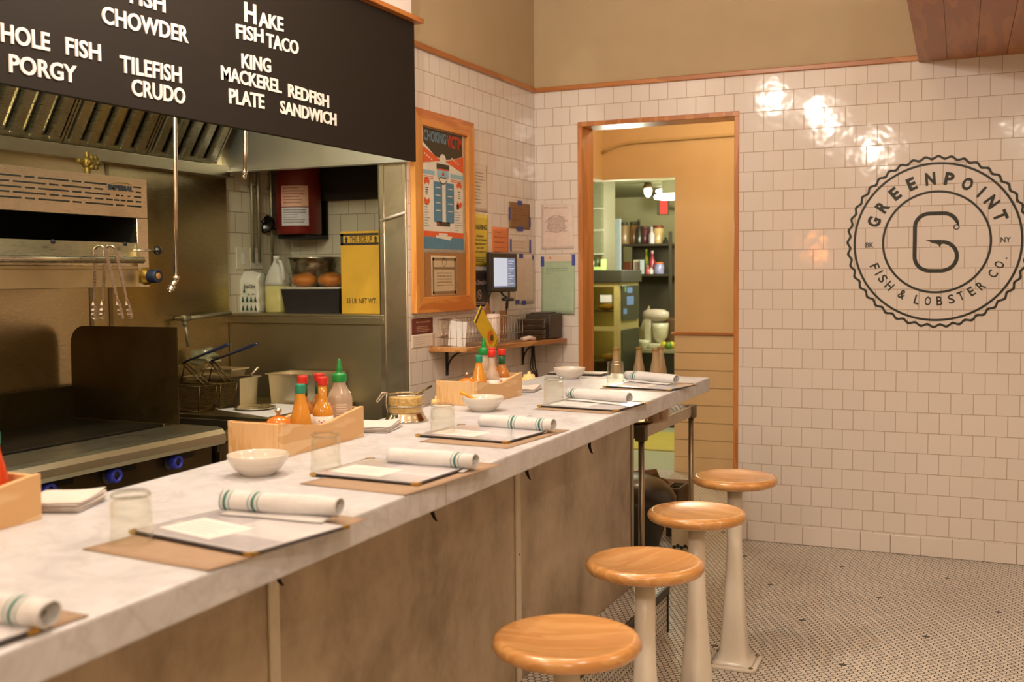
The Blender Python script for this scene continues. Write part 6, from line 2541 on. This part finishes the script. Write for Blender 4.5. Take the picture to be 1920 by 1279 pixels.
def E2(pts):
    return [((x - 661) * sx_, (648 - y) * sx_) for x, y in pts]


hook = [(800, 535), (797, 512)]
for k in range(1, 9):
    a = math.radians(-2 + 92 * k / 8)
    hook.append((705 + 92 * math.cos(a), 548 - 92 * math.sin(a)))
hook += [(660, 456), (615, 456)]
for k in range(1, 9):
    a = math.radians(90 + 90 * k / 8)
    hook.append((615 + 89 * math.cos(a), 545 - 89 * math.sin(a)))
hook += [(526, 640), (526, 745)]
for k in range(1, 9):
    a = math.radians(180 + 90 * k / 8)
    hook.append((624 + 98 * math.cos(a), 745 - 98 * math.sin(a)))
hook += [(660, 843), (700, 843)]
for k in range(1, 13):
    a = math.radians(-90 + 180 * k / 12)
    hook.append((697 + 97 * math.cos(a), 745 - 97 * math.sin(a)))
ws = [10 * sx_, 14 * sx_, 18 * sx_, 22 * sx_] + [26 * sx_] * (len(hook) - 4)
b.stroke(E2(hook), ws, yE)
b.panel(E2([(592, 633), (697, 635), (697, 661), (686, 686), (672, 664), (640, 655)])[::-1], yE)
b.ring((788 - 661) * sx_, (648 - 550) * sx_, lambda a: 16 * sx_, 7 * sx_, yE, n=28)
b.build('fish_hook', paint, t, local=True, recalc=False)

# ------------------------------------------------------------------ steel cart behind the counter end
ZCART = 0.836
t = thing('utility_cart', 'tubular steel utility cart standing behind the far end of the counter', 'cart', (-1.71, 4.98, 0))
cx0, cx1, cy0, cy1 = -2.02, -1.438, 4.56, 5.40
b = MB()
b.box(cx0, cx1, cy0, cy1, ZCART - 0.012, ZCART, bev=0.002, seg=1)
b.build('cart_top', dsteel, t)
railm = steel('cart rail steel', (176, 160, 136), rough=0.35, dirt=0.3)
for a in ((cx0, cx1, cy0 - 0.012, cy0), (cx0, cx1, cy1, cy1 + 0.012), (cx0 - 0.012, cx0, cy0 - 0.012, cy1 + 0.012), (cx1, cx1 + 0.012, cy0 - 0.012, cy1 + 0.012)):
    b = MB()
    b.box(a[0], a[1], a[2], a[3], ZCART - 0.045, ZCART + 0.008, bev=0.002, seg=1)
    b.build('edge_rail', railm, t)
for x in (cx0, cx1):
    for y in (cy0, cy1):
        b = MB()
        b.box(x - 0.024, x + 0.024, y - 0.024, y + 0.024, ZCART - 0.055, ZCART + 0.012, bev=0.005)
        b.build('corner_block', mat('olive grey corner plastic', (96, 84, 60), rough=0.5), t)
        b = MB()
        b.tube([(x, y, 0.012), (x, y, ZCART - 0.056)], 0.0135, 14)
        b.cyl((x, y, 0.0), (x, y, 0.014), 0.02, 14)
        b.build('leg', railm, t)


brightened = cloudy_plastic('hazy carafe glass', (226, 208, 172), 0.24)  # pale diffuse mixed into the glass where reflections would brighten it


def carafe(label):
    t = thing('glass_carafe', label, 'carafe', group='tall glass carafes behind the counter end')
    gm = brightened
    b = MB()
    b.lathe([(0, 0.004), (0.036, 0.004), (0.040, 0.010), (0.041, 0.09), (0.040, 0.13), (0.035, 0.165), (0.025, 0.215), (0.0165, 0.255), (0.0145, 0.275), (0.0145, 0.288), (0.0168, 0.289), (0.0168, 0.298), (0.0145, 0.300)], 32)
    b.lathe([(0.0138, 0.300), (0.013, 0.275), (0.0155, 0.252), (0.0235, 0.213), (0.033, 0.165), (0.0375, 0.13), (0.0385, 0.02), (0, 0.012)], 32)
    b.bm.transform(Matrix.Diagonal((1, 1, 1.10, 1)))
    b.build('carafe_glass', gm, t, local=True)
    b = MB()
    b.lathe([(0.0172, 0.287), (0.0182, 0.290), (0.0182, 0.296), (0.0172, 0.299)], 24)
    b.bm.transform(Matrix.Diagonal((1, 1, 1.10, 1)))
    b.build('lip_ring', glass_mat('thick amber glass', (226, 214, 186), 0.05), t, local=True)
    return t


cr = carafe('tall glass carafe behind the last upturned water glass')
cr.location = (ony(1155, 680, 4.92).x, 4.92, ZCART + 0.0005)
for px, y, lab in ((1198, 5.00, 'tall glass carafe standing alone behind the farthest napkin roll'), (1229, 4.93, 'tall glass carafe at the right end, the left one of the overlapping pair'), (1239, 5.06, 'tall glass carafe at the right end, the right one of the overlapping pair')):
    dup(cr, (ony(px, 680, y).x, y, ZCART + 0.0005), 0, lab)
cupm = cloudy_plastic('ribbed cup glass', (206, 180, 156), 0.4)
for px, y, lab in ((1216, 4.80, 'small clear cup left of the overlapping carafes'), (1226, 4.74, 'small clear cup in front of the overlapping carafes'), (1243, 4.80, 'small clear cup right of the overlapping carafes')):
    x = ony(px, 690, y).x
    t = thing('stacked_cup', lab, 'cup', (x, y, ZCART + 0.0005), group='small stacked cups by the carafes')
    b = MB()
    b.lathe([(0.024, 0), (0.026, 0.05), (0.028, 0.14), (0.030, 0.185), (0.0295, 0.19), (0.027, 0.187), (0.024, 0.14), (0.02, 0.01), (0, 0.008)], 24)
    b.bm.transform(Matrix.Diagonal((1, 1, 1.14, 1)))
    b.build('cup_stack', cupm, t, local=True)
    for zz in (0.171, 0.186, 0.201):
        b = MB()
        b.tube([(0.0295 * math.cos(a), 0.0295 * math.sin(a), zz) for a in [2 * math.pi * k / 24 for k in range(24)]], 0.0017, 5, closed=True)
        b.build('cup_rim', cupm, t, local=True)

P = onz(1222, 782, ZCART + 0.02)
for k in range(5):
    b = MB()
    b.lathe([(0, 0), (0.055, 0), (0.062, 0.004), (0.092, 0.0125), (0.094, 0.0145), (0.090, 0.0145), (0.06, 0.007), (0, 0.004)], 40, m=T_((-1.537, 4.72, ZCART + 0.0005 + 0.0165 * k)))
    solo('dinner_plate', b, mat('cream plate china', (236, 222, 186), rough=0.25, coat=0.4), ['lowest of the cream plates stacked on the steel cart', 'second from below of the cream plates stacked on the steel cart', 'middle one of the cream plates stacked on the steel cart', 'second from the top of the cream plates stacked on the steel cart', 'topmost of the cream plates stacked on the steel cart'][k], 'plate', 'stacked plates on the steel cart')
# folded striped cloths on the cart
for k, (y, sd) in enumerate(((5.16, 1), (5.285, 2))):
    t = thing('folded_cloth', ['folded striped cloth beside the plates on the steel cart', 'folded striped cloth at the far end of the steel cart'][k], 'cloth', (-1.525, y, ZCART + 0.0005), 0.0, 'striped cloths on the cart')
    b = MB()
    n = 16
    vs, fs = [], []
    for i in range(n + 1):
        for j in range(n + 1):
            u, v = i / n - 0.5, j / n - 0.5
            ed = max(abs(u), abs(v)) * 2
            vs.append((u * 0.15, v * 0.11, max(0.0, (1 - ed ** 6)) * (0.030 + 0.008 * math.sin(9 * u + sd) * math.cos(7 * v + 2 * sd))))
    for i in range(n):
        for j in range(n):
            a = i * (n + 1) + j
            fs.append((a, a + n + 1, a + n + 2, a + 1))
    fc = b.add(vs, fs, 0, True)
    for q, f in enumerate(fc):
        if (q % n) in (3, 5, 11, 13):
            f.material_index = 1
    b.build('cloth', [cloth, greenstripe], t, local=True)

# bin, cartons on the floor beside the cart
t = thing('waste_bin', 'dark round waste bin with domed lid on the floor behind the cart', 'bin', (-1.90, 5.76, 0))
binm = mat('dark bin plastic', (46, 42, 32), rough=0.32, noise=0.1, scale=10, coat=0.2)
b = MB()
b.lathe([(0, 0), (0.17, 0.0), (0.18, 0.006), (0.245, 0.24), (0.262, 0.25), (0.262, 0.27), (0, 0.27)], 48)
b.build('bin_body', binm, t, local=True)
b = MB()
b.lathe([(0.272, 0.255), (0.275, 0.275), (0.268, 0.285), (0.25, 0.315), (0.20, 0.36), (0.12, 0.39), (0, 0.40)], 48)
b.build('domed_lid', binm, t, local=True)
t = thing('cardboard_box', 'open brown cardboard box with torn flaps behind the dark bin', 'box', (ony(1228, 900, 6.45).x - 0.02, 6.55, 0), 0.1)
zf = ony(1228, 879, 6.40).z
cb = mat('dark brown cardboard', (112, 78, 44), rough=0.8, noise=0.12, scale=14)
b = MB()
b.box(-0.22, 0.20, -0.16, 0.16, 0, 0.20)
b.build('box_body', cb, t, local=True)
for pl in ([(-0.2, 0.20), (0.08, 0.20), (0.03, zf), (-0.18, zf - 0.03)], [(-0.02, 0.20), (0.15, 0.20), (0.09, zf - 0.06), (0.05, zf - 0.05), (0.03, zf - 0.02), (-0.01, zf - 0.05)]):
    b = MB()
    b.prism(pl, 0.155 if pl[0][0] < 0 else 0.165, 0.160 if pl[0][0] < 0 else 0.170, RX(math.pi / 2))
    b.build('torn_flap', cb, t, local=True)
t = thing('plastic_crate', 'small dark crate right of the bin lid', 'crate', (ony(1268, 930, 6.1).x, 6.1, 0), 0.0)
b = MB()
for a in ((-0.036, 0.036, -0.09, -0.075), (-0.036, 0.036, 0.075, 0.09), (-0.036, -0.028, -0.075, 0.075), (0.028, 0.036, -0.075, 0.075)):
    b.box(a[0], a[1], a[2], a[3], 0.0, 0.27, bev=0.002, seg=1)
b.box(-0.028, 0.028, -0.075, 0.075, 0.0, 0.01)
b.build('crate_body', mat('brown black crate', (72, 58, 38), rough=0.5), t, local=True)
b = MB()
for a in ((-0.042, 0.042, -0.097, -0.088), (-0.042, 0.042, 0.088, 0.097), (-0.042, -0.034, -0.088, 0.088), (0.034, 0.042, -0.088, 0.088)):
    b.box(a[0], a[1], a[2], a[3], 0.2705, 0.285)
b.build('crate_rim', mat('crate rim', (92, 74, 48), rough=0.5), t, local=True)
t = thing('white_carton', 'small white carton with dark print on the floor right of the bin', 'carton', (-1.56, 5.72, 0), 0.1)
b = MB()
b.box(-0.06, 0.05, -0.06, 0.06, 0, 0.16, bev=0.003)
b.build('carton_body', mat('white carton board', (214, 198, 166), rough=0.6), t, local=True)
b = MB()
for k in range(5):
    b.disc(-0.045 + 0.02 * k, 0.035 + 0.008 * (k % 2), 0.011, -0.0606, 0, 10)
b.build('dark_print', dkprint, t, local=True, recalc=False)

# ------------------------------------------------------------------ hallway pipe
A0, A1, A2, A3 = ony(1129, 287, 8.05), ony(1160, 272, 8.05), ony(1200, 266, 8.05), ony(1384, 252, 8.05)
b = MB()
b.tube([A0, (A0 + A1) / 2 + Vector((0, 0, 0.006)), A1, (A1 + A2) / 2 + Vector((0, 0, 0.004)), A2, A3, A3 + (A3 - A2) * 1.5], 0.011, 10)
solo('conduit_pipe', b, mat('painted tan pipe', (206, 176, 124), rough=0.5), 'thin painted pipe curving across the top of the tan hallway wall', 'pipe')

# ------------------------------------------------------------------ far kitchen
t = thing('steel_cooler', 'tall steel cabinet with glass front and blue notes on its side in the far kitchen', 'cooler', (-3.31, 9.58, 0))
olive = mat('cabinet olive enamel', (168, 156, 104), rough=0.45)
fx0, fx1, fy0, fy1 = -3.60, -3.14, 9.30, 9.86
b = MB()
b.box(fx0, fx1, fy0 + 0.02, fy1, 0, 1.45)
bmesh.ops.delete(b.bm, geom=[f for f in b.bm.faces if f.calc_center_median().y < fy0 + 0.03], context='FACES_ONLY')
o = b.build('cabinet_shell', olive, t, recalc=False)
sm = o.modifiers.new('thickness', 'SOLIDIFY')
sm.thickness = 0.012
sm.offset = 0
b = MB()
for a in ((fx0, fx0 + 0.04, 0.05, 1.45), (fx1 - 0.05, fx1, 0.05, 1.45), (fx0 + 0.04, fx1 - 0.05, 1.41, 1.45), (fx0 + 0.04, fx1 - 0.05, 1.01, 1.05), (fx0 + 0.04, fx1 - 0.05, 0.05, 0.10)):
    b.box(a[0], a[1], fy0, fy0 + 0.018, a[2], a[3])
b.build('door_frame', mat('olive door frame', (176, 160, 100), rough=0.4), t)
for z0, z1 in ((0.10, 1.01), (1.05, 1.41)):
    b = MB()
    b.box(fx0 + 0.04, fx1 - 0.05, fy0 + 0.006, fy0 + 0.010, z0, z1)
    b.build('glass_door', glass_mat('olive door glass', (232, 226, 190), 0.05), t)
for zz in (0.72, 1.18):
    b = MB()
    b.box(fx0 + 0.02, fx1 - 0.02, fy0 + 0.03, fy1 - 0.02, zz, zz + 0.01)
    b.build('inner_shelf', dsteel, t)
for z0, z1 in ((0.55, 1.02), (1.10, 1.42)):
    b = MB()
    b.box(fx1 + 0.007, fx1 + 0.02, fy0 + 0.04, fy1 - 0.03, z0, z1, bev=0.003)
    b.build('side_door', steel('dark side steel', (96, 100, 96), rough=0.35, dirt=0.1), t)
b = MB()
b.box(fx0 - 0.02, fx1 + 0.03, fy0 - 0.02, fy1 + 0.02, 1.451, 1.56, bev=0.004)
b.build('top_slab', mat('dark top slab', (52, 48, 34), rough=0.5), t)
for (ya_, yb_, z0, z1, c) in ((9.40, 9.44, 1.36, 1.41, 0), (9.47, 9.62, 1.35, 1.40, 1), (9.46, 9.66, 1.24, 1.32, 1), (9.36, 9.46, 1.16, 1.21, 1)):
    b = MB()
    b.box(fx1 + 0.0201, fx1 + 0.0215, ya_, yb_, z0, z1)
    solo('paper_note', b, mat('blue note', (104, 138, 196), rough=0.5) if c else mat('green note', (110, 150, 90), rough=0.5), ['small green note at the top corner of the far steel cabinet side', 'highest blue note on the far steel cabinet side', 'large blue note in the middle of the far steel cabinet side', 'lowest blue note on the far steel cabinet side'][[9.40, 9.47, 9.46, 9.36].index(ya_)], 'note', 'notes on the far steel cabinet')
for k, (x, zz) in enumerate(((-3.30, 1.191), (-3.27, 0.731))):
    b = MB()
    bmesh.ops.create_uvsphere(b.bm, u_segments=20, v_segments=12, radius=1)
    for v in b.bm.verts:
        v.co = Vector((x + v.co.x * 0.085, fy0 + 0.13 + v.co.y * 0.06, zz + 0.033 + v.co.z * 0.0325))
    for f in b.bm.faces:
        f.smooth = True
    solo('bread_loaf', b, mat('pale loaf crust', (206, 170, 92), rough=0.6, noise=0.2), ['pale loaf on the upper shelf of the far glass fronted cabinet', 'pale loaf on the lower shelf of the far glass fronted cabinet'][k], 'bread')
b = MB()
b.box(-3.32, -3.21, fy0 - 0.003, fy0 + 0.004, 1.27, 1.335)
solo('white_note', b, paperm, 'white card on the glass front of the far steel cabinet', 'note')

t = thing('wall_cabinet', 'grey cabinet with paned doors above the far steel cabinet', 'cabinet', (-3.5, 9.66, 1.561))
b = MB()
b.box(-3.62, -3.36, 9.52, 9.84, 1.70, 2.40)
b.box(-3.62, -3.60, 9.52, 9.84, 1.561, 1.70)
b.box(-3.38, -3.36, 9.52, 9.84, 1.561, 1.70)
b.build('cabinet_body', mat('grey green cabinet', (122, 118, 92), rough=0.5), t)
for z0, z1 in ((1.72, 1.92), (1.94, 2.12), (2.14, 2.38)):
    b = MB()
    b.box(-3.60, -3.385, 9.512, 9.521, z0, z1)
    b.build('dark_pane', mat('dark grey pane', (112, 112, 90), rough=0.15), t)
    b = MB()
    b.box(-3.62, -3.36, 9.505, 9.52, z0 - 0.018, z0, bev=0.002)
    b.build('pane_rail', mat('pale rail paint', (150, 150, 128), rough=0.5), t)
t = thing('green_tray', 'pale green tray of small jars on top of the far steel cabinet', 'tray', (-3.42, 9.42, 1.561))
b = MB()
b.box(-0.10, 0.10, -0.06, 0.06, 0, 0.03, bev=0.003)
b.box(0.085, 0.10, -0.06, 0.06, 0.0301, 0.10)
b.build('tray_body', mat('pale green tray plastic', (176, 200, 120), rough=0.5), t, local=True)
for k in range(2):
    b = MB()
    b.lathe([(0, 0), (0.02, 0), (0.022, 0.05), (0.012, 0.06), (0.012, 0.075), (0, 0.075)], 16, m=T_((-3.44 + 0.055 * k, 9.41, 1.5915)))
    solo('small_jar', b, paperm if k == 0 else mat('dark jar', (70, 84, 50), rough=0.3), ['pale small jar on the green tray in the far kitchen', 'dark small jar on the green tray in the far kitchen'][k], 'jar')

# pale blue door edge, dark rack, its contents
A, B = ony(1151, 460, 10.4), ony(1163, 460, 10.4)
b = MB()
b.box(A.x, B.x, 10.4, 10.43, 0, 2.08, bev=0.003)
solo('blue_panel', b, mat('pale blue panel', (172, 186, 196), rough=0.4), 'pale blue panel edge between the far cabinet and the dark rack', 'panel')
YR = 10.9
xl, xr = ony(1166, 500, YR).x, ony(1257, 500, YR).x
t = thing('storage_rack', 'dark metal storage rack full of jars and bottles in the far kitchen', 'rack', ((xl + xr) / 2, YR + 0.2, 0))
rk = mat('dark rack metal', (58, 50, 36), rough=0.5)
z1, z2 = ony(1210, 457, YR).z, ony(1210, 514, YR).z
for zz in (z1, z2, 1.0):
    b = MB()
    b.box(xl, xr, YR, YR + 0.4, zz - 0.025, zz, bev=0.003)
    b.build('rack_shelf', rk, t)
for x in (xl, xr):
    for y in (YR, YR + 0.4):
        b = MB()
        b.box(x - 0.015, x + 0.015, y - 0.015, y + 0.015, 0, z1 + (0.12 if x == xr else 0.0), bev=0.002, seg=1)
        b.build('rack_post', rk, t)
b = MB()
b.box(xl, xr, YR + 0.402, YR + 0.41, 1.0, z1)
b.build('back_sheet', mat('dark rack back', (70, 62, 44), rough=0.6), t)


def far_bottle(px, ztop_px, zb, r, rgb, caprgb, label, y=YR + 0.08, jar=False):
    P = ony(px, ztop_px, y)
    h = max(0.05, P.z - zb)
    t = thing('storage_jar' if jar else 'kitchen_bottle', label, 'jar' if jar else 'bottle', (P.x, y, zb + 0.0005), group='jars and bottles on the far rack')
    b = MB()
    if jar:
        b.lathe([(0, 0), (r * 0.95, 0), (r, h * 0.05), (r, h * 0.72), (r * 0.85, h * 0.82), (r * 0.85, h * 0.86), (0, h * 0.86)], 20)
    else:
        b.lathe([(0, 0), (r * 0.95, 0), (r, h * 0.04), (r, h * 0.55), (r * 0.45, h * 0.72), (r * 0.35, h * 0.86), (0, h * 0.86)], 20)
    b.build('jar_body' if jar else 'bottle_body', mat('far item %s' % (rgb,), rgb, rough=0.25, noise=0.15, coat=0.4), t, local=True)
    b = MB()
    rr = r * 0.9 if jar else r * 0.42
    b.lathe([(0, h * 0.8605), (rr, h * 0.8605), (rr, h * 0.97), (rr * 0.9, h), (0, h)], 20)
    b.build('lid' if jar else 'cap', mat('far cap %s' % (caprgb,), caprgb, rough=0.4), t, local=True)


D = (54, 44, 28)
for a in ((1170, 417, z1, 0.05, (150, 120, 84), (70, 66, 50), 'leftmost brown jar on the upper shelf of the far rack', YR + 0.1, True),
          (1189, 416, z1, 0.05, (132, 92, 52), (74, 70, 52), 'brown jar with grey lid left of the dark bottle on the far rack', YR + 0.14, True),
          (1198, 412, z1, 0.034, (48, 44, 34), D, 'tall dark bottle on the upper shelf of the far rack', YR + 0.06),
          (1210, 424, z1, 0.055, (96, 46, 50), (92, 74, 66), 'dark red jar right of the tall dark bottle on the far rack', YR + 0.17, True),
          (1222, 426, z1, 0.03, (206, 196, 200), (200, 196, 206), 'white bottle between the jars on the upper far shelf', YR + 0.06),
          (1234, 423, z1, 0.062, (196, 168, 120), (120, 60, 44), 'large pale jar with red lid on the upper far shelf', YR + 0.18, True),
          (1248, 445, z1, 0.028, (48, 46, 34), D, 'small dark bottle at the right end of the upper far shelf', YR + 0.12),
          (1212, 467, z2, 0.022, (178, 190, 40), (178, 190, 40), 'yellow green bottle on the lower shelf of the far rack', YR + 0.22),
          (1223, 470, z2, 0.03, (176, 56, 72), (226, 190, 190), 'red bottle with pale cap on the lower shelf of the far rack', YR + 0.1),
          (1215, 498, z2, 0.026, (196, 84, 92), (206, 140, 140), 'small pink red bottle in front on the lower far shelf', YR + 0.03),
          (1221, 500, z2, 0.024, (214, 206, 200), (70, 60, 60), 'small white bottle in front on the lower far shelf', YR + 0.03),
          (1236, 492, z2, 0.05, (150, 150, 196), (220, 110, 60), 'pale violet jug with orange cap on the lower far shelf', YR + 0.06, True)):
    far_bottle(*a)
P = ony(1175, 512, YR + 0.05)
b = MB()
b.box(P.x - 0.055, P.x + 0.06, YR + 0.02, YR + 0.16, z2 + 0.0005, z2 + 0.13, bev=0.006)
solo('brown_tin', b, mat('brown tin', (104, 56, 32), rough=0.4), 'square brown tin at the left end of the lower far shelf', 'tin')
P = ony(1196, 512, YR + 0.05)
b = MB()
b.box(P.x - 0.04, P.x + 0.045, YR + 0.02, YR + 0.05, z2 + 0.0005, z2 + 0.15, bev=0.003)
b.box(P.x - 0.028, P.x + 0.033, YR + 0.018, YR + 0.02, z2 + 0.02, z2 + 0.13, 1)
solo('picture_card', b, [mat('cream picture card', (206, 196, 170), rough=0.5), mat('grey picture', (130, 110, 100), rough=0.5)], 'cream framed picture card on the lower far shelf', 'card')
P = ony(1206, 512, YR + 0.05)
b = MB()
b.box(P.x - 0.018, P.x + 0.025, YR - 0.012, YR + 0.015, z2 + 0.0005, z2 + 0.15, bev=0.006)
solo('white_box', b, mat('pale blue white box', (190, 200, 210), rough=0.5), 'slim white box beside the picture card on the lower far shelf', 'box')

# counter with stand mixer
YC = 10.35
xa, xb = ony(1197, 655, YC).x, -2.70
zc = ony(1200, 655, YC).z
t = thing('prep_counter', 'dark prep counter below the far rack', 'counter', ((xa + xb) / 2, YC + 0.25, 0))
b = MB()
b.box(xa, xb, YC, YC + 0.5, zc - 0.035, zc, bev=0.003)
b.build('counter_top', mat('grey counter top', (150, 146, 118), rough=0.4), t)
b = MB()
b.box(xa + 0.01, xb - 0.01, YC + 0.02, YC + 0.49, 0, zc - 0.0355)
b.build('counter_base', mat('dark counter base', (44, 42, 30), rough=0.5), t)
P = ony(1204, 642, YC + 0.05)
b = MB()
b.lathe([(0, 0.0), (0.03, 0.0), (0.034, 0.012), (0.055, 0.05), (0.062, 0.085), (0.058, 0.085), (0.05, 0.05), (0.028, 0.012), (0, 0.009)], 28, m=T_((P.x, YC + 0.10, zc + 0.0005)))
solo('white_basin', b, mat('white basin china', (216, 216, 190), rough=0.3), 'white bowl at the left end of the far prep counter', 'bowl')
P = ony(1226, 640, YC + 0.2)
t = thing('stand_mixer', 'white stand mixer on the far prep counter', 'mixer', (P.x, YC + 0.24, zc + 0.0005))
mw = mat('white mixer enamel', (206, 200, 172), rough=0.3, coat=0.4)
b = MB()
b.box(-0.10, 0.11, -0.09, 0.09, 0, 0.05, bev=0.012, seg=3)
b.box(-0.10, -0.03, -0.05, 0.05, 0.0505, 0.30, bev=0.012, seg=3)
b.build('mixer_stand', mw, t, local=True)
b = MB()
b.lathe([(0, -0.13), (0.04, -0.12), (0.06, -0.08), (0.065, 0.0), (0.06, 0.09), (0.035, 0.14), (0, 0.145)], 24, m=T_((0.0, 0, 0.33)) @ RY(math.pi / 2))
b.build('mixer_head', mat('pinkish mixer head', (196, 180, 164), rough=0.35, coat=0.4), t, local=True)
b = MB()
b.lathe([(0, 0.052), (0.035, 0.052), (0.045, 0.07), (0.075, 0.12), (0.082, 0.20), (0.084, 0.252), (0.079, 0.252), (0.07, 0.12), (0, 0.075)], 28, m=T_((0.055, 0, 0)))
b.build('mixer_bowl', mw, t, local=True)
P = ony(1208, 590, YC + 0.34)
b = MB()
b.prism([(-0.05, 0), (0.03, 0), (0.035, 0.42), (-0.005, 0.34), (-0.05, 0.2)], -0.02, 0.02, T_((P.x, YC + 0.40, zc + 0.0005)) @ RX(math.pi / 2))
solo('paper_bag', b, mat('pale paper bag', (196, 184, 140), rough=0.7), 'tall pale folded paper bag left of the white stand mixer', 'bag')
for k, (px, rgb, lab) in enumerate(((1245, (196, 176, 40), 'left yellow fruit right of the stand mixer'), (1253, (96, 130, 40), 'green fruit between the two yellow fruits by the stand mixer'), (1260, (200, 180, 44), 'right yellow fruit on the far prep counter'))):
    yfr = YC + (0.12, 0.05, 0.14)[k]
    P = ony(px, 612, yfr)
    b = MB()
    b.lathe([(0, -0.036), (0.02, -0.03), (0.034, -0.012), (0.036, 0.006), (0.026, 0.026), (0.010, 0.036), (0, 0.038)], 18, m=T_((P.x, yfr, zc + 0.037)))
    solo('fruit', b, mat('fruit skin %d' % k, rgb, rough=0.4), lab, 'fruit', 'fruit on the far prep counter')
P = ony(1255, 590, YC + 0.36)
b = MB()
b.box(P.x - 0.05, P.x + 0.18, YC + 0.34, YC + 0.46, zc + 0.0005, zc + 0.30, bev=0.03, seg=3)
solo('brown_sack', b, mat('brown sack', (92, 66, 38), rough=0.8, noise=0.15), 'brown sack standing behind the fruit on the far prep counter', 'sack')
b = MB()
b.box(-3.28, -2.50, 8.95, 10.0, 0.0005, 0.012, bev=0.004)
solo('floor_mat', b, mat('yellow green mat', (196, 176, 84), rough=0.7, noise=0.1), 'yellow mat on the far kitchen floor behind the steel cart', 'mat')

# lights and exit sign of the far kitchen
lampglow = mat('lit lamp glass', (255, 246, 214), rough=0.4, emit=5.0)
P = ony(1215, 360, 10.3)
t = thing('ceiling_lamp', 'small lit globe lamp under the far kitchen ceiling', 'lamp', (P.x, 10.3, P.z))
b = MB()
b.lathe([(0, -0.055), (0.02, -0.045), (0.036, -0.015), (0.04, 0.02), (0.034, 0.036), (0, 0.036)], 20)
b.build('lamp_glass', lampglow, t, local=True)
b = MB()
b.lathe([(0, 0.0361), (0.045, 0.0361), (0.05, 0.05), (0.03, 2.42 - P.z), (0, 2.42 - P.z)], 20)
b.build('lamp_cap', mat('lamp cap metal', (120, 100, 70), rough=0.4, metal=0.8), t, local=True)
for px, py, y, lab in ((1252, 356, 10.9, 'upper one of the two long lit ceiling lights in the far kitchen'), (1250, 369, 10.2, 'lower one of the two long lit ceiling lights in the far kitchen')):
    P = ony(px, py, y)
    zz = min(P.z, 2.375)
    t = thing('strip_light', lab, 'light', (P.x + 0.06, y, zz), group='long lit ceiling lights in the far kitchen')
    b = MB()
    b.lathe([(0, -0.19), (0.02, -0.18), (0.034, -0.10), (0.036, 0.0), (0.036, 0.3), (0, 0.3)], 16, m=RY(math.pi / 2))
    b.build('diffuser', lampglow, t, local=True)
    b = MB()
    b.box(-0.10, 0.28, -0.03, 0.03, 0.034, 2.42 - zz)
    b.build('housing', mat('light housing', (150, 146, 118), rough=0.5), t, local=True)
P = ony(1244, 389, 11.6)
t = thing('exit_sign', 'small red glowing exit sign high on the far kitchen wall', 'sign', (P.x, 11.6, P.z - 0.07))
b = MB()
b.box(-0.075, 0.05, 0.0, 0.05, -0.01, 0.15, bev=0.003)
b.box(-0.02, 0.02, 0.05, 0.598, 0.06, 0.08)
b.build('sign_case', mat('grey sign case', (110, 108, 84), rough=0.5), t, local=True)
b = MB()
b.rect(-0.040, 0.046, 0.0, 0.14, -0.001)
b.build('lit_face', mat('glowing red face', (226, 70, 60), rough=0.4, emit=0.9), t, local=True, recalc=False)
